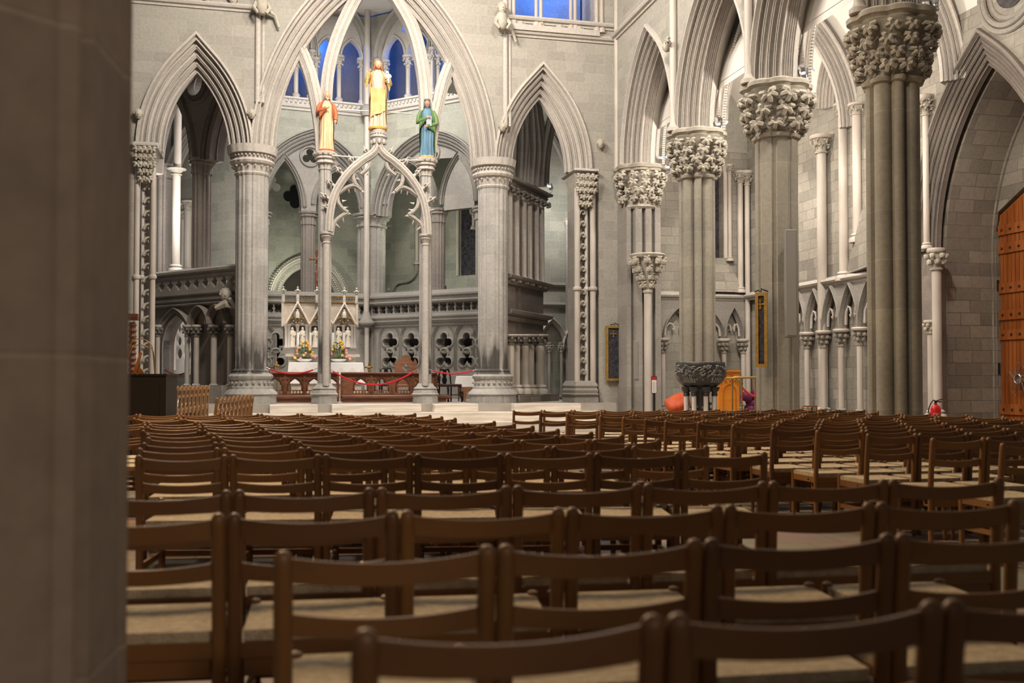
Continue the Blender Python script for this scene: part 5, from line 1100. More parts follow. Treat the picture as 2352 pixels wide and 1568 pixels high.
for c, ay in ((683, 697), (737, 697), (790, 697)):
    g_ = T('gable', None, None); g_.parent = rt; g_['_o'] = rt['_o']; 
    hw = 26; l = [(U2(c - hw), Z2(745)), (U2(c), Z2(ay)), (U2(c + hw), Z2(745))]
    niches = [arcpts(U2(c + s_ * 11.5 - 9.5), U2(c + s_ * 11.5 + 9.5), Z2(748), .23, 6) for s_ in (-1, 1)]
    op = [l[0], l[1], l[2], (l[2][0], Z2(748))]
    for nn_ in niches[::-1]: op += nn_[::-1]
    op += [(l[0][0], Z2(748))]
    mb = MB(); mb.plate(FT2, [op], -.16, -.08); o = mb.build('gable_face', M['gab'], g_, None)
    mb = MB(); mb.sweep([FT2.p(a, b, -.2) for a, b in l], [(-.035, .1), (-.03, 0), (.0, -.03), (.035, 0), (.035, .1)], FT2.W3); mb.build('gable_moulding', M['ivory'], g_)
    for nn_ in niches: mb = MB(); mb.sweep([FT2.p(a, b, -.19) for a, b in nn_], [(-.0, .1), (0, 0), (.025, -.02), (.04, .02), (.04, .1)], FT2.W3); mb.build('niche_moulding', M['gold'], g_)
    mb = MB(); cc = FT2.q(c, 721); mb.sweep([FT2.p(cc[0] + .12 * math.cos(a) * (1 - .3 * abs(math.sin(a))), cc[1] + .21 * math.sin(a), -.2) for a in [2 * PI * k / 16 for k in range(16)]], [(-.02, .05), (0, -.03), (.02, .05)], FT2.W3, True)
    for k in range(14): a = 2 * PI * k / 14; mb.ball(FT2.p(cc[0] + .19 * math.cos(a), cc[1] - .02 + .26 * math.sin(a), -.18), .03, 5, 4)
    mb.build('oval_carving', M['carv'], g_)
    mb = MB(); mb.ball(FT2.p(cc[0], cc[1] + .1, -.2), .04, 6, 5); mb.lathe(*FT2.p(cc[0], 0, -.2).xy, [(.06, cc[1] - .14), (.07, cc[1] - .02), (.05, cc[1] + .05), (.03, cc[1] + .08)], 8); mb.build('small_figure', M['ivory'], g_)
for px in (657, 663, 683, 704, 711, 737, 760, 768, 788, 808, 814):
    mb = MB(); q = FT2.p(U2(px), 0, -.13); x, y = q.x, q.y; r = .045
    mb.lathe(x, y, [(.075, Z2(800)), (.075, Z2(796)), (r, Z2(793)), (r, Z2(756)), (.05, Z2(755)), (.055, Z2(751)), (.085, Z2(748)), (.085, Z2(746))], 10); mb.build('niche_column', M['marb'], rt)
# ---- figures
def figure(name, lab, cat, base, h, mats, group=None, yaw=0, slim=1.0, mantle=True, arms=None, beard=True, plinth=None, simple=False, seedf=3):
    """standing robed figure of height h facing -y, turned by yaw"""
    t = T(name, lab, cat, base, group, yaw); o_ = Vector(base); t['_o'] = (0, 0, 0)
    def lv(z, rx, ry, dx=0, dy=0, fold=0., k=11, ph=0, N=66): return [((dx + rx * math.cos(a) * (1 + fold * math.sin(k * a + ph)) ) * h * slim, (dy + ry * math.sin(a) * (1 + fold * math.sin(k * a + ph))) * h * slim, z * h) for a in [2 * PI * i / N for i in range(N)]]
    rm, mm, sm_, hm = mats
    z0 = .03 if plinth else 0
    mb = MB(); mb.grid([lv(z0, .135, .115, 0, 0, .13), lv(.06, .13, .11, 0, 0, .14), lv(.2, .115, .095, 0, 0, .14), lv(.35, .115, .09, .005, 0, .12), lv(.48, .12, .088, .008, 0, .07), lv(.58, .108, .078, .004, 0, .02), lv(.66, .115, .08, 0, 0, .02), lv(.74, .128, .08, 0, 0, .01), lv(.80, .125, .07, 0, .005), lv(.835, .075, .055, 0, .005), lv(.86, .042, .04, 0, 0), lv(.885, .038, .038, 0, -.003)], True, False, (True, True)); mb.build('robe', rm, t, 70)
    if plinth: mb = MB(); mb.grid([lv(0, .15, .13, 0, 0, .03, 5), lv(.02, .155, .135, 0, 0, .03, 5), lv(.04, .13, .11, 0, 0, .03, 5)], True, False, (True, True)); mb.build('plinth', plinth, t, 40)
    if mantle:
        mb = MB(); N = 22; rings = []
        for z, rx, ry, a0, a1, fo in ((.10, .150, .12, -.15, 3.1, .05), (.25, .145, .115, -.25, 3.2, .05), (.42, .15, .108, -.5, 3.4, .04), (.55, .148, .10, -.7, 3.6, .03), (.68, .148, .10, -.8, 3.75, .02), (.77, .143, .09, -.9, 3.9, .01), (.825, .10, .072, -1.0, 4.0, 0), (.85, .055, .05, -1, 4.1, 0)):
            rings.append([((rx * math.cos(a) * (1 + fo * math.sin(8 * a))) * h * slim, ry * math.sin(a) * (1 + fo * math.sin(8 * a)) * h * slim, z * h) for a in [a0 + (a1 - a0) * i / N for i in range(N + 1)]])
        mb.grid(rings, False); 
        mb.grid([[(p[0] * .93, p[1] * .93, p[2]) for p in r] for r in rings], False); mb.build('mantle', mm, t, 70)
    # head with face
    mb = MB(); hc = Vector((0, -.008 * h, .93 * h)); R_ = .052 * h
    N = 16; rings = []
    for z, rx, ry, dy in ((-1.25, .32, .3, -.25), (-1.1, .5, .5, -.2), (-.8, .66, .72, -.12), (-.45, .76, .86, -.05), (-.1, .8, .92, 0), (.3, .82, .95, .02), (.7, .72, .84, .04), (1.0, .45, .55, .05), (1.15, .12, .15, .05)):
        rings.append([(hc.x + rx * R_ * math.cos(a), hc.y + (dy + ry * math.sin(a)) * R_, hc.z + z * R_) for a in [2 * PI * i / N for i in range(N)]])
    mb.grid(rings, True, False, (True, True))
    mb.tube([hc + Vector((0, -.88 * R_, .15 * R_)), hc + Vector((0, -1.05 * R_, -.15 * R_)), hc + Vector((0, -1.12 * R_, -.32 * R_)), hc + Vector((0, -.9 * R_, -.4 * R_))], [.08 * R_, .11 * R_, .15 * R_, .1 * R_], 6)
    for s_ in (-1, 1):
        mb.ball(hc + Vector((s_ * .32 * R_, -.84 * R_, .02 * R_)), .12 * R_, 6, 4); mb.ball(hc + Vector((s_ * .8 * R_, .1 * R_, -.05 * R_)), .18 * R_, 6, 4, (.5, 1, 1.4))
    mb.ball(hc + Vector((0, -.86 * R_, -.62 * R_)), .15 * R_, 6, 4, (1.4, .7, .5)); mb.build('head', sm_, t, 60)
    mb = MB()
    for i in range(15):
        a = -.02 + (PI + .04) * i / 14; ca_, sa_ = math.cos(a), math.sin(a)
        mb.tube([hc + Vector((ca_ * .3 * R_, sa_ * .3 * R_, 1.15 * R_)), hc + Vector((ca_ * .85 * R_, sa_ * .95 * R_, .6 * R_)), hc + Vector((ca_ * .95 * R_, sa_ * 1.02 * R_, -.2 * R_)), hc + Vector((ca_ * .95 * R_, sa_ * .95 * R_, -1.0 * R_)), hc + Vector((ca_ * 1.2 * R_, sa_ * 1.0 * R_, -1.6 * R_))], [.2 * R_, .26 * R_, .24 * R_, .22 * R_, .1 * R_], 6)
    mb.ball(hc + Vector((0, .12 * R_, .75 * R_)), .66 * R_, 10, 6); 
    mb.build('hair', hm, t, 60)
    if beard:
        mb = MB()
        for i in range(7): x = (i - 3) * .17 * R_; mb.tube([hc + Vector((x, -.72 * R_ + abs(x) * .5, -.72 * R_)), hc + Vector((x * 1.1, -.92 * R_, -1.2 * R_)), hc + Vector((x * .6, -.85 * R_, (-2.0 + abs(i - 3) * .22) * R_ * beard))], [.16 * R_, .17 * R_, .05 * R_], 6)
        mb.build('beard', hm, t, 60)
    # arms: list of shoulder->elbow->hand
    for k, (s_, el, ha) in enumerate(arms or []):
        sh = Vector((s_ * .115 * slim, 0, .79)); mb = MB(); el = Vector(el); ha = Vector(ha)
        pts = [p * h for p in (sh, sh.lerp(el, .5) + Vector((s_ * .012, 0, 0)), el, el.lerp(ha, .55), el.lerp(ha, .85))]
        mb.tube(pts, [.034 * h, .037 * h, .036 * h, .033 * h, .030 * h], 10)
        for q in range(4): pp = el.lerp(ha, .3 + q * .14) * h; mb.tube([pp + Vector((0, 0, -.01 * h)), pp + Vector((s_ * .01 * h, 0, -.05 * h * (1.4 - q * .25))), pp + Vector((s_ * .012 * h, .01 * h, -.085 * h * (1.4 - q * .25)))], [.022 * h, .018 * h, .006 * h], 6)
        mb.build('sleeve', mm if mantle else rm, t, 70)
        mb = MB(); d = (ha - el).normalized(); sd = Vector((-d.z, 0, d.x)) if abs(d.z) < .95 else Vector((1, 0, 0)); palm = ha * h
        mb.tube([el.lerp(ha, .8) * h, ha * h - d * .012 * h, ha * h + d * .008 * h], [.014 * h, .017 * h, .015 * h], 8)
        for f in range(4):
            b0 = palm + sd * (f - 1.5) * .0085 * h; L1 = (.026, .031, .029, .022)[f] * h
            mb.tube([b0, b0 + d * L1 * .5 - Vector((0, .004 * h, 0)), b0 + d * L1 - Vector((0, .002 * h, 0))], [.0052 * h, .005 * h, .0035 * h], 5)
        mb.tube([palm - sd * .014 * h - d * .01 * h, palm - sd * .026 * h + d * .004 * h, palm - sd * .026 * h + d * .016 * h], [.006 * h, .0055 * h, .004 * h], 5)
        mb.build('hand', sm_, t, 60)
    return t
def fmat(n, c, c2=None): return varied(n, c, c2 or tuple(x * .75 for x in c), 6, .55, stretch=(1, 1, .4))
sk = fmat('painted_skin', (.58, .30, .18)); skp = fmat('pale_painted_skin', (.64, .40, .26))
FSt = Fr((0, 26.12), (1, 0))
b0 = FSt.P(868, 298.5); top = FSt.P(872, 138)
ys = fmat('yellow_gold_painted_mantle', (.66, .49, .24), (.56, .37, .13)); pk = fmat('pink_painted_robe', (.64, .45, .36), (.54, .33, .24)); brh = fmat('brown_painted_hair', (.38, .14, .05))
s = figure('painted_statue', 'tallest painted statue, pink robe and yellow mantle, one hand raised, on the ogee arch', 'statue', tuple(b0), top.z - b0.z, (pk, ys, skp, brh), 'painted statues on the choir arch', 0.0, .86, True,
           [(-1, (-.165, -.03, .66), (-.13, -.13, .80)), (1, (.165, -.02, .66), (.09, -.14, .70))], .8, fmat('orange_painted_plinth', (.80, .36, .06)))
mb = MB(); h = top.z - b0.z; mb.o = None
# diagonal mantle fold and small white animal held on the arm
pts = [(.12, -.06, .40), (.03, -.115, .44), (-.06, -.11, .50), (-.12, -.06, .56)]
mb = MB(); rings = []
for i in range(9):
    f = i / 8; rings.append([((-.125 + .24 * f + .0) * h * .86, (-.135 + .035 * abs(f - .5) * 4 + .01 * math.sin(j * 2.2)) * h * .86 * .98, (.16 + .10 * f + (.62 - .2 - .12 * f) * j / 8 + .01 * math.sin(j + i)) * h) for j in range(9)])
mb.grid([[(p[0], p[1] + .012, p[2]) for p in r] for r in rings], False); mb.grid(rings, False); mb.build('front_mantle', ys, s, 70)
wl = mat('white_painted_wool', (.82, .76, .66), .7)
mb = MB(); c = Vector((.125 * h, -.13 * h, .735 * h)); mb.ball(c, .045 * h, 10, 7, (1.2, .8, .9)); mb.ball(c + Vector((-.01 * h, -.01 * h, .05 * h)), .025 * h, 8, 6); mb.tube([c, c + Vector((.01 * h, -.02 * h, -.1 * h))], [.02 * h, .01 * h], 6)
mb.tube([c + Vector((-.01 * h, -.03 * h, .05 * h)), c + Vector((-.02 * h, -.05 * h, .04 * h))], .012 * h, 6); a_ = mb.build('held_lamb', wl, s, 60)
b1 = Fr((0, 26.35), (1, 0)).P(750, 349); t1_ = Fr((0, 26.35), (1, 0)).P(752, 210)
rd = fmat('orange_red_painted_mantle', (.50, .17, .07), (.40, .11, .05)); cr_ = fmat('cream_painted_robe', (.64, .50, .31), (.52, .37, .20)); gh = fmat('grey_painted_hair', (.42, .32, .24))
figure('painted_statue', 'painted statue in orange red mantle and cream robe with white beard, on the left column', 'statue', tuple(b1), t1_.z - b1.z, (cr_, rd, skp, gh), 'painted statues on the choir arch', .15, .84, True,
       [(-1, (-.155, -.03, .64), (-.01, -.14, .70)), (1, (.15, -.02, .62), (.13, -.08, .50))], 1.0, fmat('red_painted_plinth', (.68, .14, .05)))
b2 = Fr((0, 26.35), (1, 0)).P(981, 364); t2_ = Fr((0, 26.35), (1, 0)).P(984, 228)
bl = fmat('blue_painted_robe', (.11, .22, .31), (.07, .15, .22)); gr = fmat('green_painted_mantle', (.15, .26, .10), (.10, .18, .06)); dkb = fmat('dark_grey_beard', (.16, .14, .15))
s = figure('painted_statue', 'painted statue in long blue robe and green mantle with dark beard, on the right column', 'statue', tuple(b2), t2_.z - b2.z, (bl, gr, sk, dkb), 'painted statues on the choir arch', -.15, .88, True,
       [(-1, (-.16, -.03, .60), (.03, -.15, .66)), (1, (.16, -.03, .58), (-.02, -.15, .50))], 1.05, fmat('ochre_painted_plinth', (.72, .42, .14)))
h = t2_.z - b2.z
mb = MB(); mb.box((.03 * h, -.125 * h, .60 * h), (.045 * h, .012 * h, .085 * h)); mb.build('stone_tablet', mat('grey_blue_tablet', (.30, .34, .40), .6), s, None)
mb = MB(); mb.lathe(0, -.004 * h, [(.05 * h, .965 * h), (.054 * h, .975 * h), (.05 * h, .995 * h), (.03 * h, 1.0 * h)], 12); mb.build('cap', dkb, s)
mb = MB(); rings = [[(-.125 * h + .02 * h * math.sin(i), -.02 * h + j * .02 * h, (.2 + .32 * i / 6) * h) for j in range(3)] for i in range(7)]; mb.grid(rings, False); mb.grid([[(.125 * h, p[1], p[2]) for p in r] for r in rings], False); mb.build('yellow_lining', ys, s, 60)
# small altarpiece statues
for i, (px, hpx, lab) in enumerate(((671, 48, 'leftmost small white statue in the altarpiece, holding an open book'), (695, 48, 'second small white statue in the altarpiece, beside the left flowers'), (724, 47, 'small white statue in the middle niche, half hidden by the statue column'), (777, 47, 'small white statue behind the right flowers'), (799, 48, 'rightmost small white statue in the altarpiece'))):
    b = FT2.P(px, 799, -.08); tt = FT2.P(px, 799 - hpx, -.08)
    figure('stone_statuette', lab, 'statue', tuple(b), tt.z - b.z, (M['whs'],) * 4, 'small statues of the altarpiece', 0, 1.05, True, [(-1, (-.15, -.04, .62), (-.04, -.13, .66)), (1, (.15, -.04, .62), (.05, -.13, .60))], .6, M['moulds'])
# candles, flowers, candlesticks
FTc = Fr((0, 31.12), (1, 0))
wax = mat('white_candle_wax', (.86, .83, .78), .5)
for px, lab in ((684.5, 'tall white candle left of the left flowers'), (713, 'tall white candle right of the left flowers'), (765, 'tall white candle left of the right flowers'), (790, 'tall white candle right of the right flowers')):
    q = FTc.P(px, 813); zt_ = FTc.z(px, 765); t = T('altar_candle', lab, 'candle', tuple(q), 'white candles on the altarpiece ledge')
    mb = MB(); mb.lathe(q.x, q.y, [(.07, q.z), (.07, q.z + .02), (.03, q.z + .05), (.03, q.z + .16), (.06, q.z + .19)], 12); mb.build('holder', M['brass'], t)
    mb = MB(); mb.lathe(q.x, q.y, [(.035, q.z + .19), (.035, zt_), (.02, zt_ + .01)], 12); mb.build('wax_stick', wax, t)
    mb = MB(); mb.lathe(q.x, q.y, [(.004, zt_), (.004, zt_ + .03)], 6); mb.build('wick', M['blk'], t)
FTf = Fr((0, 30.95), (1, 0))
lf = mat('green_leaves', (.06, .17, .03), .6); fy = mat('yellow_petals', (.85, .60, .10), .6); fp = mat('pink_petals', (.80, .36, .36), .6); fo_ = mat('orange_petals', (.82, .40, .10), .6)
for px, lab, sd in ((699, 'tall flower arrangement in a low white bowl, left of the statue column', 1), (778, 'tall flower arrangement in a low white bowl, right of the statue column', 2)):
    r_ = random.Random(sd); q = FTf.P(px, 832); s1 = FTf.m(px, 1); t = T('flower_arrangement', lab, 'flowers', tuple(q), 'flower arrangements on the altar')
    mb = MB(); mb.lathe(q.x, q.y, [(.08, q.z), (.2, q.z + .05), (.24, q.z + .1), (.22, q.z + .1), (.05, q.z + .06)], 18); mb.build('bowl', M['wht'], t)
    mb = MB(); H = FTf.z(px, 790) - q.z
    for i in range(240):
        f = r_.random() ** .8; R_ = (.30 * (1 - f) + .10) * r_.uniform(.4, 1); a = r_.uniform(0, 2 * PI); p = Vector((q.x + R_ * math.cos(a), q.y + R_ * math.sin(a) * .6, q.z + .08 + f * H * .95))
        d = Vector((math.cos(a), math.sin(a), r_.uniform(-.3, .9))).normalized(); sd_ = d.cross(Z3).normalized() * .022; L = r_.uniform(.06, .11)
        mb.add([p, p + d * L * .5 + sd_, p + d * L, p + d * L * .5 - sd_], [(0, 1, 2, 3)])
    for i in range(9):
        a = 2 * PI * i / 9; mb.tube([Vector((q.x, q.y, q.z + .06)), Vector((q.x + .12 * math.cos(a), q.y + .1 * math.sin(a), q.z + H * .6)), Vector((q.x + .16 * math.cos(a), q.y + .1 * math.sin(a), q.z + H * (.8 + .2 * (i % 3) / 2)))], .006, 4)
    o = mb.build('foliage', lf, t, None); o['kind'] = 'stuff'
    for i in range(26):
        f = (i + .5) / 26; R_ = .27 * (1 - f) + .08; a = -PI / 2 + r_.uniform(-1.5, 1.5); c = (q.x + R_ * math.cos(a), q.y + R_ * math.sin(a) * .6 - .03, q.z + .1 + f * H)
        mb = MB(); rr = r_.uniform(.026, .042); mb.ball(c, rr, 8, 5, (1, 1, .8))
        for k in range(6): b = 2 * PI * k / 6; mb.ball((c[0] + rr * .7 * math.cos(b), c[1] - rr * .3, c[2] + rr * .7 * math.sin(b)), rr * .55, 5, 4)
        mb.build('blossom', (fp, fy, fo_, fp)[i % 4] if f < .75 else (fo_, fy)[i % 2], t, 60)
for px, py, lab in ((636, 838, 'brass candlestick left of the altar behind the rail'), (846, 842, 'brass candlestick with dark candle right of the altar')):
    q = FRl.P(px, 905, .9); z = FRl.z(px, py, .9); mb = MB(); mb.lathe(q.x, q.y, [(.12, ZC), (.1, ZC + .05), (.025, ZC + .1), (.025, z - .1), (.05, z - .08), (.02, z - .05), (.09, z), (.02, z + .02), (.02, z + .1)], 12); mb.box((q.x, q.y, z - .02), (.13, .015, .02)); mb.build('candlestick', M['brass'], None, origin=(q.x, q.y, ZC), label=lab, cat='candlestick')
# chairs beyond the rail
def old_chair(px, d, lab, ztop=847, rz=.3, arms=True):
    q = FZ(px, 900, d); t = T('antique_chair', lab, 'chair', (q.x, q.y, ZC), 'black antique chairs', rz); t['_o'] = (0, 0, 0); H = FZ(px, ztop, d).z - ZC
    mb = MB(); mb.cbox((0, 0, .47), (.26, .24, .04), .02); mb.build('seat', mat('dark_leather', (.05, .025, .02), .4), t)
    for sx in (-1, 1):
        mb = MB(); mb.tube([(sx * .22, .22, 0), (sx * .21, .2, .45), (sx * .2, .24, H * .8), (sx * .15, .25, H - .03)], .022, 6); mb.build('rear_leg', M['blk'], t)
        mb = MB(); mb.tube([(sx * .24, -.24, 0), (sx * .26, -.26, .06), (sx * .21, -.2, .2), (sx * .23, -.22, .34), (sx * .23, -.2, .45)], [.03, .035, .022, .035, .03], 8); mb.build('front_leg', M['blk'], t)
        mb = MB(); mb.tube([(sx * .22, .2, .2), (sx * .22, -.2, .2)], .014, 6); mb.build('stretcher', M['blk'], t)
    mb = MB(); mb.tube([(-.2, .24, H * .85), (-.14, .25, H), (0, .25, H - .03), (.14, .25, H), (.2, .24, H * .85)], [.02, .03, .035, .03, .02], 8); mb.build('crest_rail', M['blk'], t)
    mb = MB(); mb.grid([[(-w_, .235, z), (w_, .235, z), (w_, .25, z), (-w_, .25, z)] for z, w_ in ((.5, .05), (.62, .09), (.72, .05), (.82, .09), (H - .05, .05))], True, False, (True, True)); mb.build('splat', M['blk'], t)
old_chair(1033, 28.2, 'black antique chair standing right of the altar rail', 848, .5)
old_chair(890, 31.5, 'black antique chair whose top shows above the right altar rail', 845, .1)
q = FZ(934, 900, 32.0); t = T('wooden_throne', 'brown wooden gothic throne with three peaked top against the choir screen', 'chair', (q.x, q.y, ZC)); t['_o'] = (0, 0, 0); H = FZ(934, 814, 32).z - ZC
mb = MB(); Fq = Fr((0, 0), (1, 0)); mb.plate(Fq, [[(-.36, .45), (-.36, H - .25), (-.3, H - .12), (-.24, H - .25), (-.2, H - .22), (-.1, H - .03), (0, H), (.1, H - .03), (.2, H - .22), (.24, H - .25), (.3, H - .12), (.36, H - .25), (.36, .45)], foil((0, H - .42), .12, 4)], .2, .26); mb.build('back', M['oakr'], t, None)
mb = MB(); mb.cbox((0, -.02, .45), (.34, .26, .04), .02); mb.build('seat', M['oakr'], t)
for sx in (-1, 1): mb = MB(); mb.box((sx * .33, 0, .38), (.03, .26, .38)); mb.build('side_panel', M['oakr'], t, None)
# side table with cloth and wooden table
q = FZ(1068, 900, 27.9); t = T('side_table', 'small brown wooden table beside the right clustered pillar', 'table', (q.x, q.y, ZC)); zt_ = FZ(1068, 889, 27.9).z
a, b = FZ(1064, 900, 27.9), FZ(1092, 900, 27.9)
mb = MB(); mb.box(((a.x + b.x) / 2, a.y + .15, zt_ - .06), ((b.x - a.x) / 2 + .02, .25, .06)); mb.build('apron', M['oakr'], t, None)
for x, y in ((a.x + .04, a.y - .06), (b.x - .04, a.y - .06), (a.x + .04, a.y + .36), (b.x - .04, a.y + .36)): mb = MB(); mb.grid([[(x - r, y - r, z), (x + r, y - r, z), (x + r, y + r, z), (x - r, y + r, z)] for z, r in ((ZC, .02), (ZC + .1, .03), (zt_ - .1, .045))], True, False, (True, True)); mb.build('leg', M['oakr'], t, None)
F9 = Fr((0, 28.4), (1, 0)); A, B = F9.u(1056), F9.u(1092); zc = F9.z(1070, 864)
t = T('credence_table', 'table covered by a white cloth partly behind the right clustered pillar', 'table', F9.p(B, ZC, .3))
for u_ in (A + .06, B + .3):
    for w in (.05, .5): mb = MB(); mb.fbox(F9, u_ - .02, u_ + .02, ZC, zc - .02, w - .02, w + .02); mb.build('leg', M['oakr'], t, None)
mb = MB(); mb.fbox(F9, A + .02, B + .36, zc - .05, zc - .015, .02, .56); mb.build('tabletop', M['oakr'], t, None)
mb = MB(); mb.grid([[F9.p(A - e, z, -e - .0), F9.p(A + .25, z, -e * 1.6), F9.p(B + .4, z, -e), F9.p(B + .4, z, .6), F9.p(A - e, z, .6)] for z, e in ((zc - .3, .05), (zc, .0), (zc + .01, -.02))], True, False, (False, True)); mb.build('table_cloth', M['wht'], None, 30, origin=F9.p(A, zc - .3, 0), label='white cloth hanging over the table beside the right clustered pillar', cat='cloth')
# ropes
def rope(p0, p1, low, d, lab, m, hook=.1, r=.02):
    A, B = FZ(*p0, d), FZ(*p1, d); t = T('barrier_rope', lab, 'rope', tuple(A), 'red barrier ropes')
    n = 24; sag = (FZ((p0[0] + p1[0]) / 2, (p0[1] + p1[1]) / 2, d).z - FZ(p0[0], low, d).z)
    P_ = [A.lerp(B, i / n) - Z3 * sag * (1 - (2 * i / n - 1) ** 2) for i in range(n + 1)]; k = max(1, int(n * hook))
    mb = MB(); mb.tube(P_[k:n - k + 1], r, 8); mb.build('velvet_rope', m, t)
    for seg in (P_[:k + 1], P_[n - k:]): mb = MB(); mb.tube(seg, r * .4, 6); [mb.ball(x, r * .75, 6, 4) for x in seg]; mb.build('chain_hook', M['chr'], t)
rope((611, 843), (729, 845), 858, 25.6, 'red rope from the left clustered pillar to the left statue column', M['red'])
rope((757, 847), (958, 848), 883, 25.8, 'longest red rope between the two statue columns', M['red'], .07)
rope((986, 848), (1094, 848), 858, 26.0, 'red rope from the right statue column to the right clustered pillar', M['red'])
rope((376, 846), (436, 850), 860, 27.6, 'dark red rope across the pointed doorway under the balcony', mat('dark_red_rope', (.16, .015, .02), .8), .05)

# ---- font
def D(d): return lambda px, py: FZ(px, py, d)
df = 19.6; c = FZ(1609, 900, df); Zf = lambda y: FZ(1609, y, df).z; s1 = df / FPX
M['blkst'] = varied('black_soapstone', (.035, .037, .038), (.07, .072, .072), 7, .38, spec=.6, bump=.3); M['silv'] = varied('worn_grey_relief', (.36, .36, .34), (.20, .20, .19), 18, .4, bump=.5)
t = T('baptismal_font', 'black carved stone font with relief medallions on white marble columns', 'font', (c.x, c.y, 0)); R0 = 57 * s1
mb = MB(); prof = [(R0 * .42, Zf(893)), (R0 * .55, Zf(890)), (R0 * .75, Zf(884)), (R0 * .92, Zf(874)), (R0 * .99, Zf(862)), (R0 * .97, Zf(845)), (R0 * .985, Zf(840)), (R0 * .99, Zf(834)), (R0 * .96, Zf(831.5)), (R0 * .8, Zf(832)), (R0 * .75, Zf(845)), (.02, Zf(860))]
mb.lathe(c.x, c.y, prof, 48); mb.build('bowl', M['blkst'], t)
mb = MB(); rr = random.Random(5)
for i in range(330):
    a = rr.uniform(0, 2 * PI); y = rr.uniform(843, 874); r = R0 * (.975 if y < 862 else .975 - .008 * (y - 862)); p = (c.x + r * math.cos(a), c.y + r * math.sin(a), Zf(y)); 
    b = rr.uniform(0, PI); dz = math.sin(b) * .035; da = math.cos(b) * .035 / r
    mb.tube([p, (c.x + (r + .018) * math.cos(a + da), c.y + (r + .018) * math.sin(a + da), p[2] + dz), (c.x + r * math.cos(a + 2 * da + .04), c.y + r * math.sin(a + 2 * da + .04), p[2] + dz * 1.5)], [.012, .015, .008], 5)
mb.build('vine_relief', M['silv'], t, 50)
ang = math.atan2(-c.y, -c.x)
for k in range(4):
    a0 = ang + .62 + k * PI / 2 * 1.0 - (0 if k else 0); a0 = ang - .52 + k * (PI * .42)
    pts = foil((0, 0), .19, 3, PI / 2, seg=6); zc = Zf(866)
    def onb(q, e): z = zc + q[1]; y = z; f = max(0, (Zf(862) - z)) ; r = R0 * .985 - f * .55 * 1.2 + e; return Vector((c.x + r * math.cos(a0 + q[0] / R0), c.y + r * math.sin(a0 + q[0] / R0), z))
    mb = MB(); mb.tube([onb(q, .012) for q in pts + pts[:1]], .018, 6, False); mb.build('medallion_rim', M['blkst'], t)
    mb = MB(); n_ = len(pts); mb.add([onb((0, 0), .012)] + [onb(q, .006) for q in pts], [(0, 1 + i, 1 + (i + 1) % n_) for i in range(n_)])
    r2 = random.Random(k)
    for i in range(7): x = (i - 3) * .042; mb.tube([onb((x, -.1), .02), onb((x + r2.uniform(-.02, .02), -.03), .03), onb((x, .03 - abs(x) * .3), .02)], [.02, .018, .01], 6); mb.ball(onb((x, .05 - abs(x) * .3), .022), .016, 6, 4)
    mb.build('medallion_relief', M['silv'], t, 50)
for k in range(8):
    a = ang + .35 + k * PI / 4; x, y = c.x + R0 * .60 * math.cos(a), c.y + R0 * .60 * math.sin(a)
    mb = MB(); mb.lathe(x, y, [(.045, .22), (.045, Zf(909))], 12); s_ = mb.build('marble_column', M['wht'], t)
    mb = MB(); mb.lathe(x, y, [(.09, .15), (.09, .18), (.06, .22)], 12); mb.build('column_foot', M['blkst'], t); mb = MB(); mb.lathe(x, y, [(.055, Zf(909)), (.06, Zf(905)), (.045, Zf(902)), (.08, Zf(896)), (.095, Zf(893)), (.095, Zf(888))], 12); mb.build('column_mount', M['blkst'], t)
mb = MB(); mb.lathe(c.x, c.y, [(R0 * .5, .15), (R0 * .42, .4), (R0 * .34, Zf(905)), (R0 * .5, Zf(888))], 16); mb.build('carved_stem', M['blkst'], t)
mb = MB()
for i in range(40): a = rr.uniform(0, 2 * PI); z = rr.uniform(.3, Zf(905)); mb.ball((c.x + R0 * .4 * math.cos(a), c.y + R0 * .4 * math.sin(a), z), .035, 5, 4)
mb.build('leaf_carving', M['silv'], t)
mb = MB(); loft(mb, c, poly_plan(R0 * 1.15, 8, 0, 0, 64, 0), [(0, 1, 0), (.15, 1, 0)]); mb.build('step', M['moulds'], t, 20)
# ---- orange wooden lectern, brass railing, rope, cushions
do = 21.5; FLc = Fr((FZ(1673, 900, do).x, FZ(1673, 900, do).y), (1, -.12)); ul = lambda p: FLc.u(p); zl_ = lambda y: FLc.z(1673, y)
mor = varied('bright_orange_oak', (.72, .27, .03), (.62, .20, .02), 2.5, .45, stretch=(1, 1, 6)); mor2 = mat('engraved_orange_oak', (.45, .14, .015), .5)
t = T('wooden_lectern', 'bright orange wooden lectern with arched panel behind the font', 'lectern', FLc.p(0, 0, .2))
mb = MB(); mb.fbox(FLc, ul(1650), ul(1697), 0, zl_(852), 0, .45); mb.build('body', mor, t, None)
mb = MB(); mb.grid([[FLc.p(a - e, z, -e), FLc.p(b + e, z, -e), FLc.p(b + e, z, .45 + e), FLc.p(a - e, z, .45 + e)] for a, b in ((ul(1650), ul(1697)),) for z, e in ((zl_(859), 0), (zl_(857), .01), (zl_(853), .035), (zl_(850), .035))], True, False, (True, True)); mb.build('top_moulding', mor, t, None)
mb = MB(); u_ = ul(1676); mb.tube([FLc.p(a, b, -.01) for a, b in arcpts(u_ - .15, u_ + .13, zl_(899), .16, 8, .1)], .010, 5); mb.tube([FLc.p(a, b, -.01) for a, b in arcpts(u_ - .2, u_ + .18, zl_(885), .26, 8)], .008, 5)
for i in range(3): mb.tube([FLc.p(u_ - .12 + .1 * i, zl_(878 - 2 * i), -.01), FLc.p(u_ - .09 + .1 * i, zl_(872), -.01), FLc.p(u_ - .06 + .1 * i, zl_(880), -.01)], .008, 5)
mb.build('engraved_panel', mor2, t)
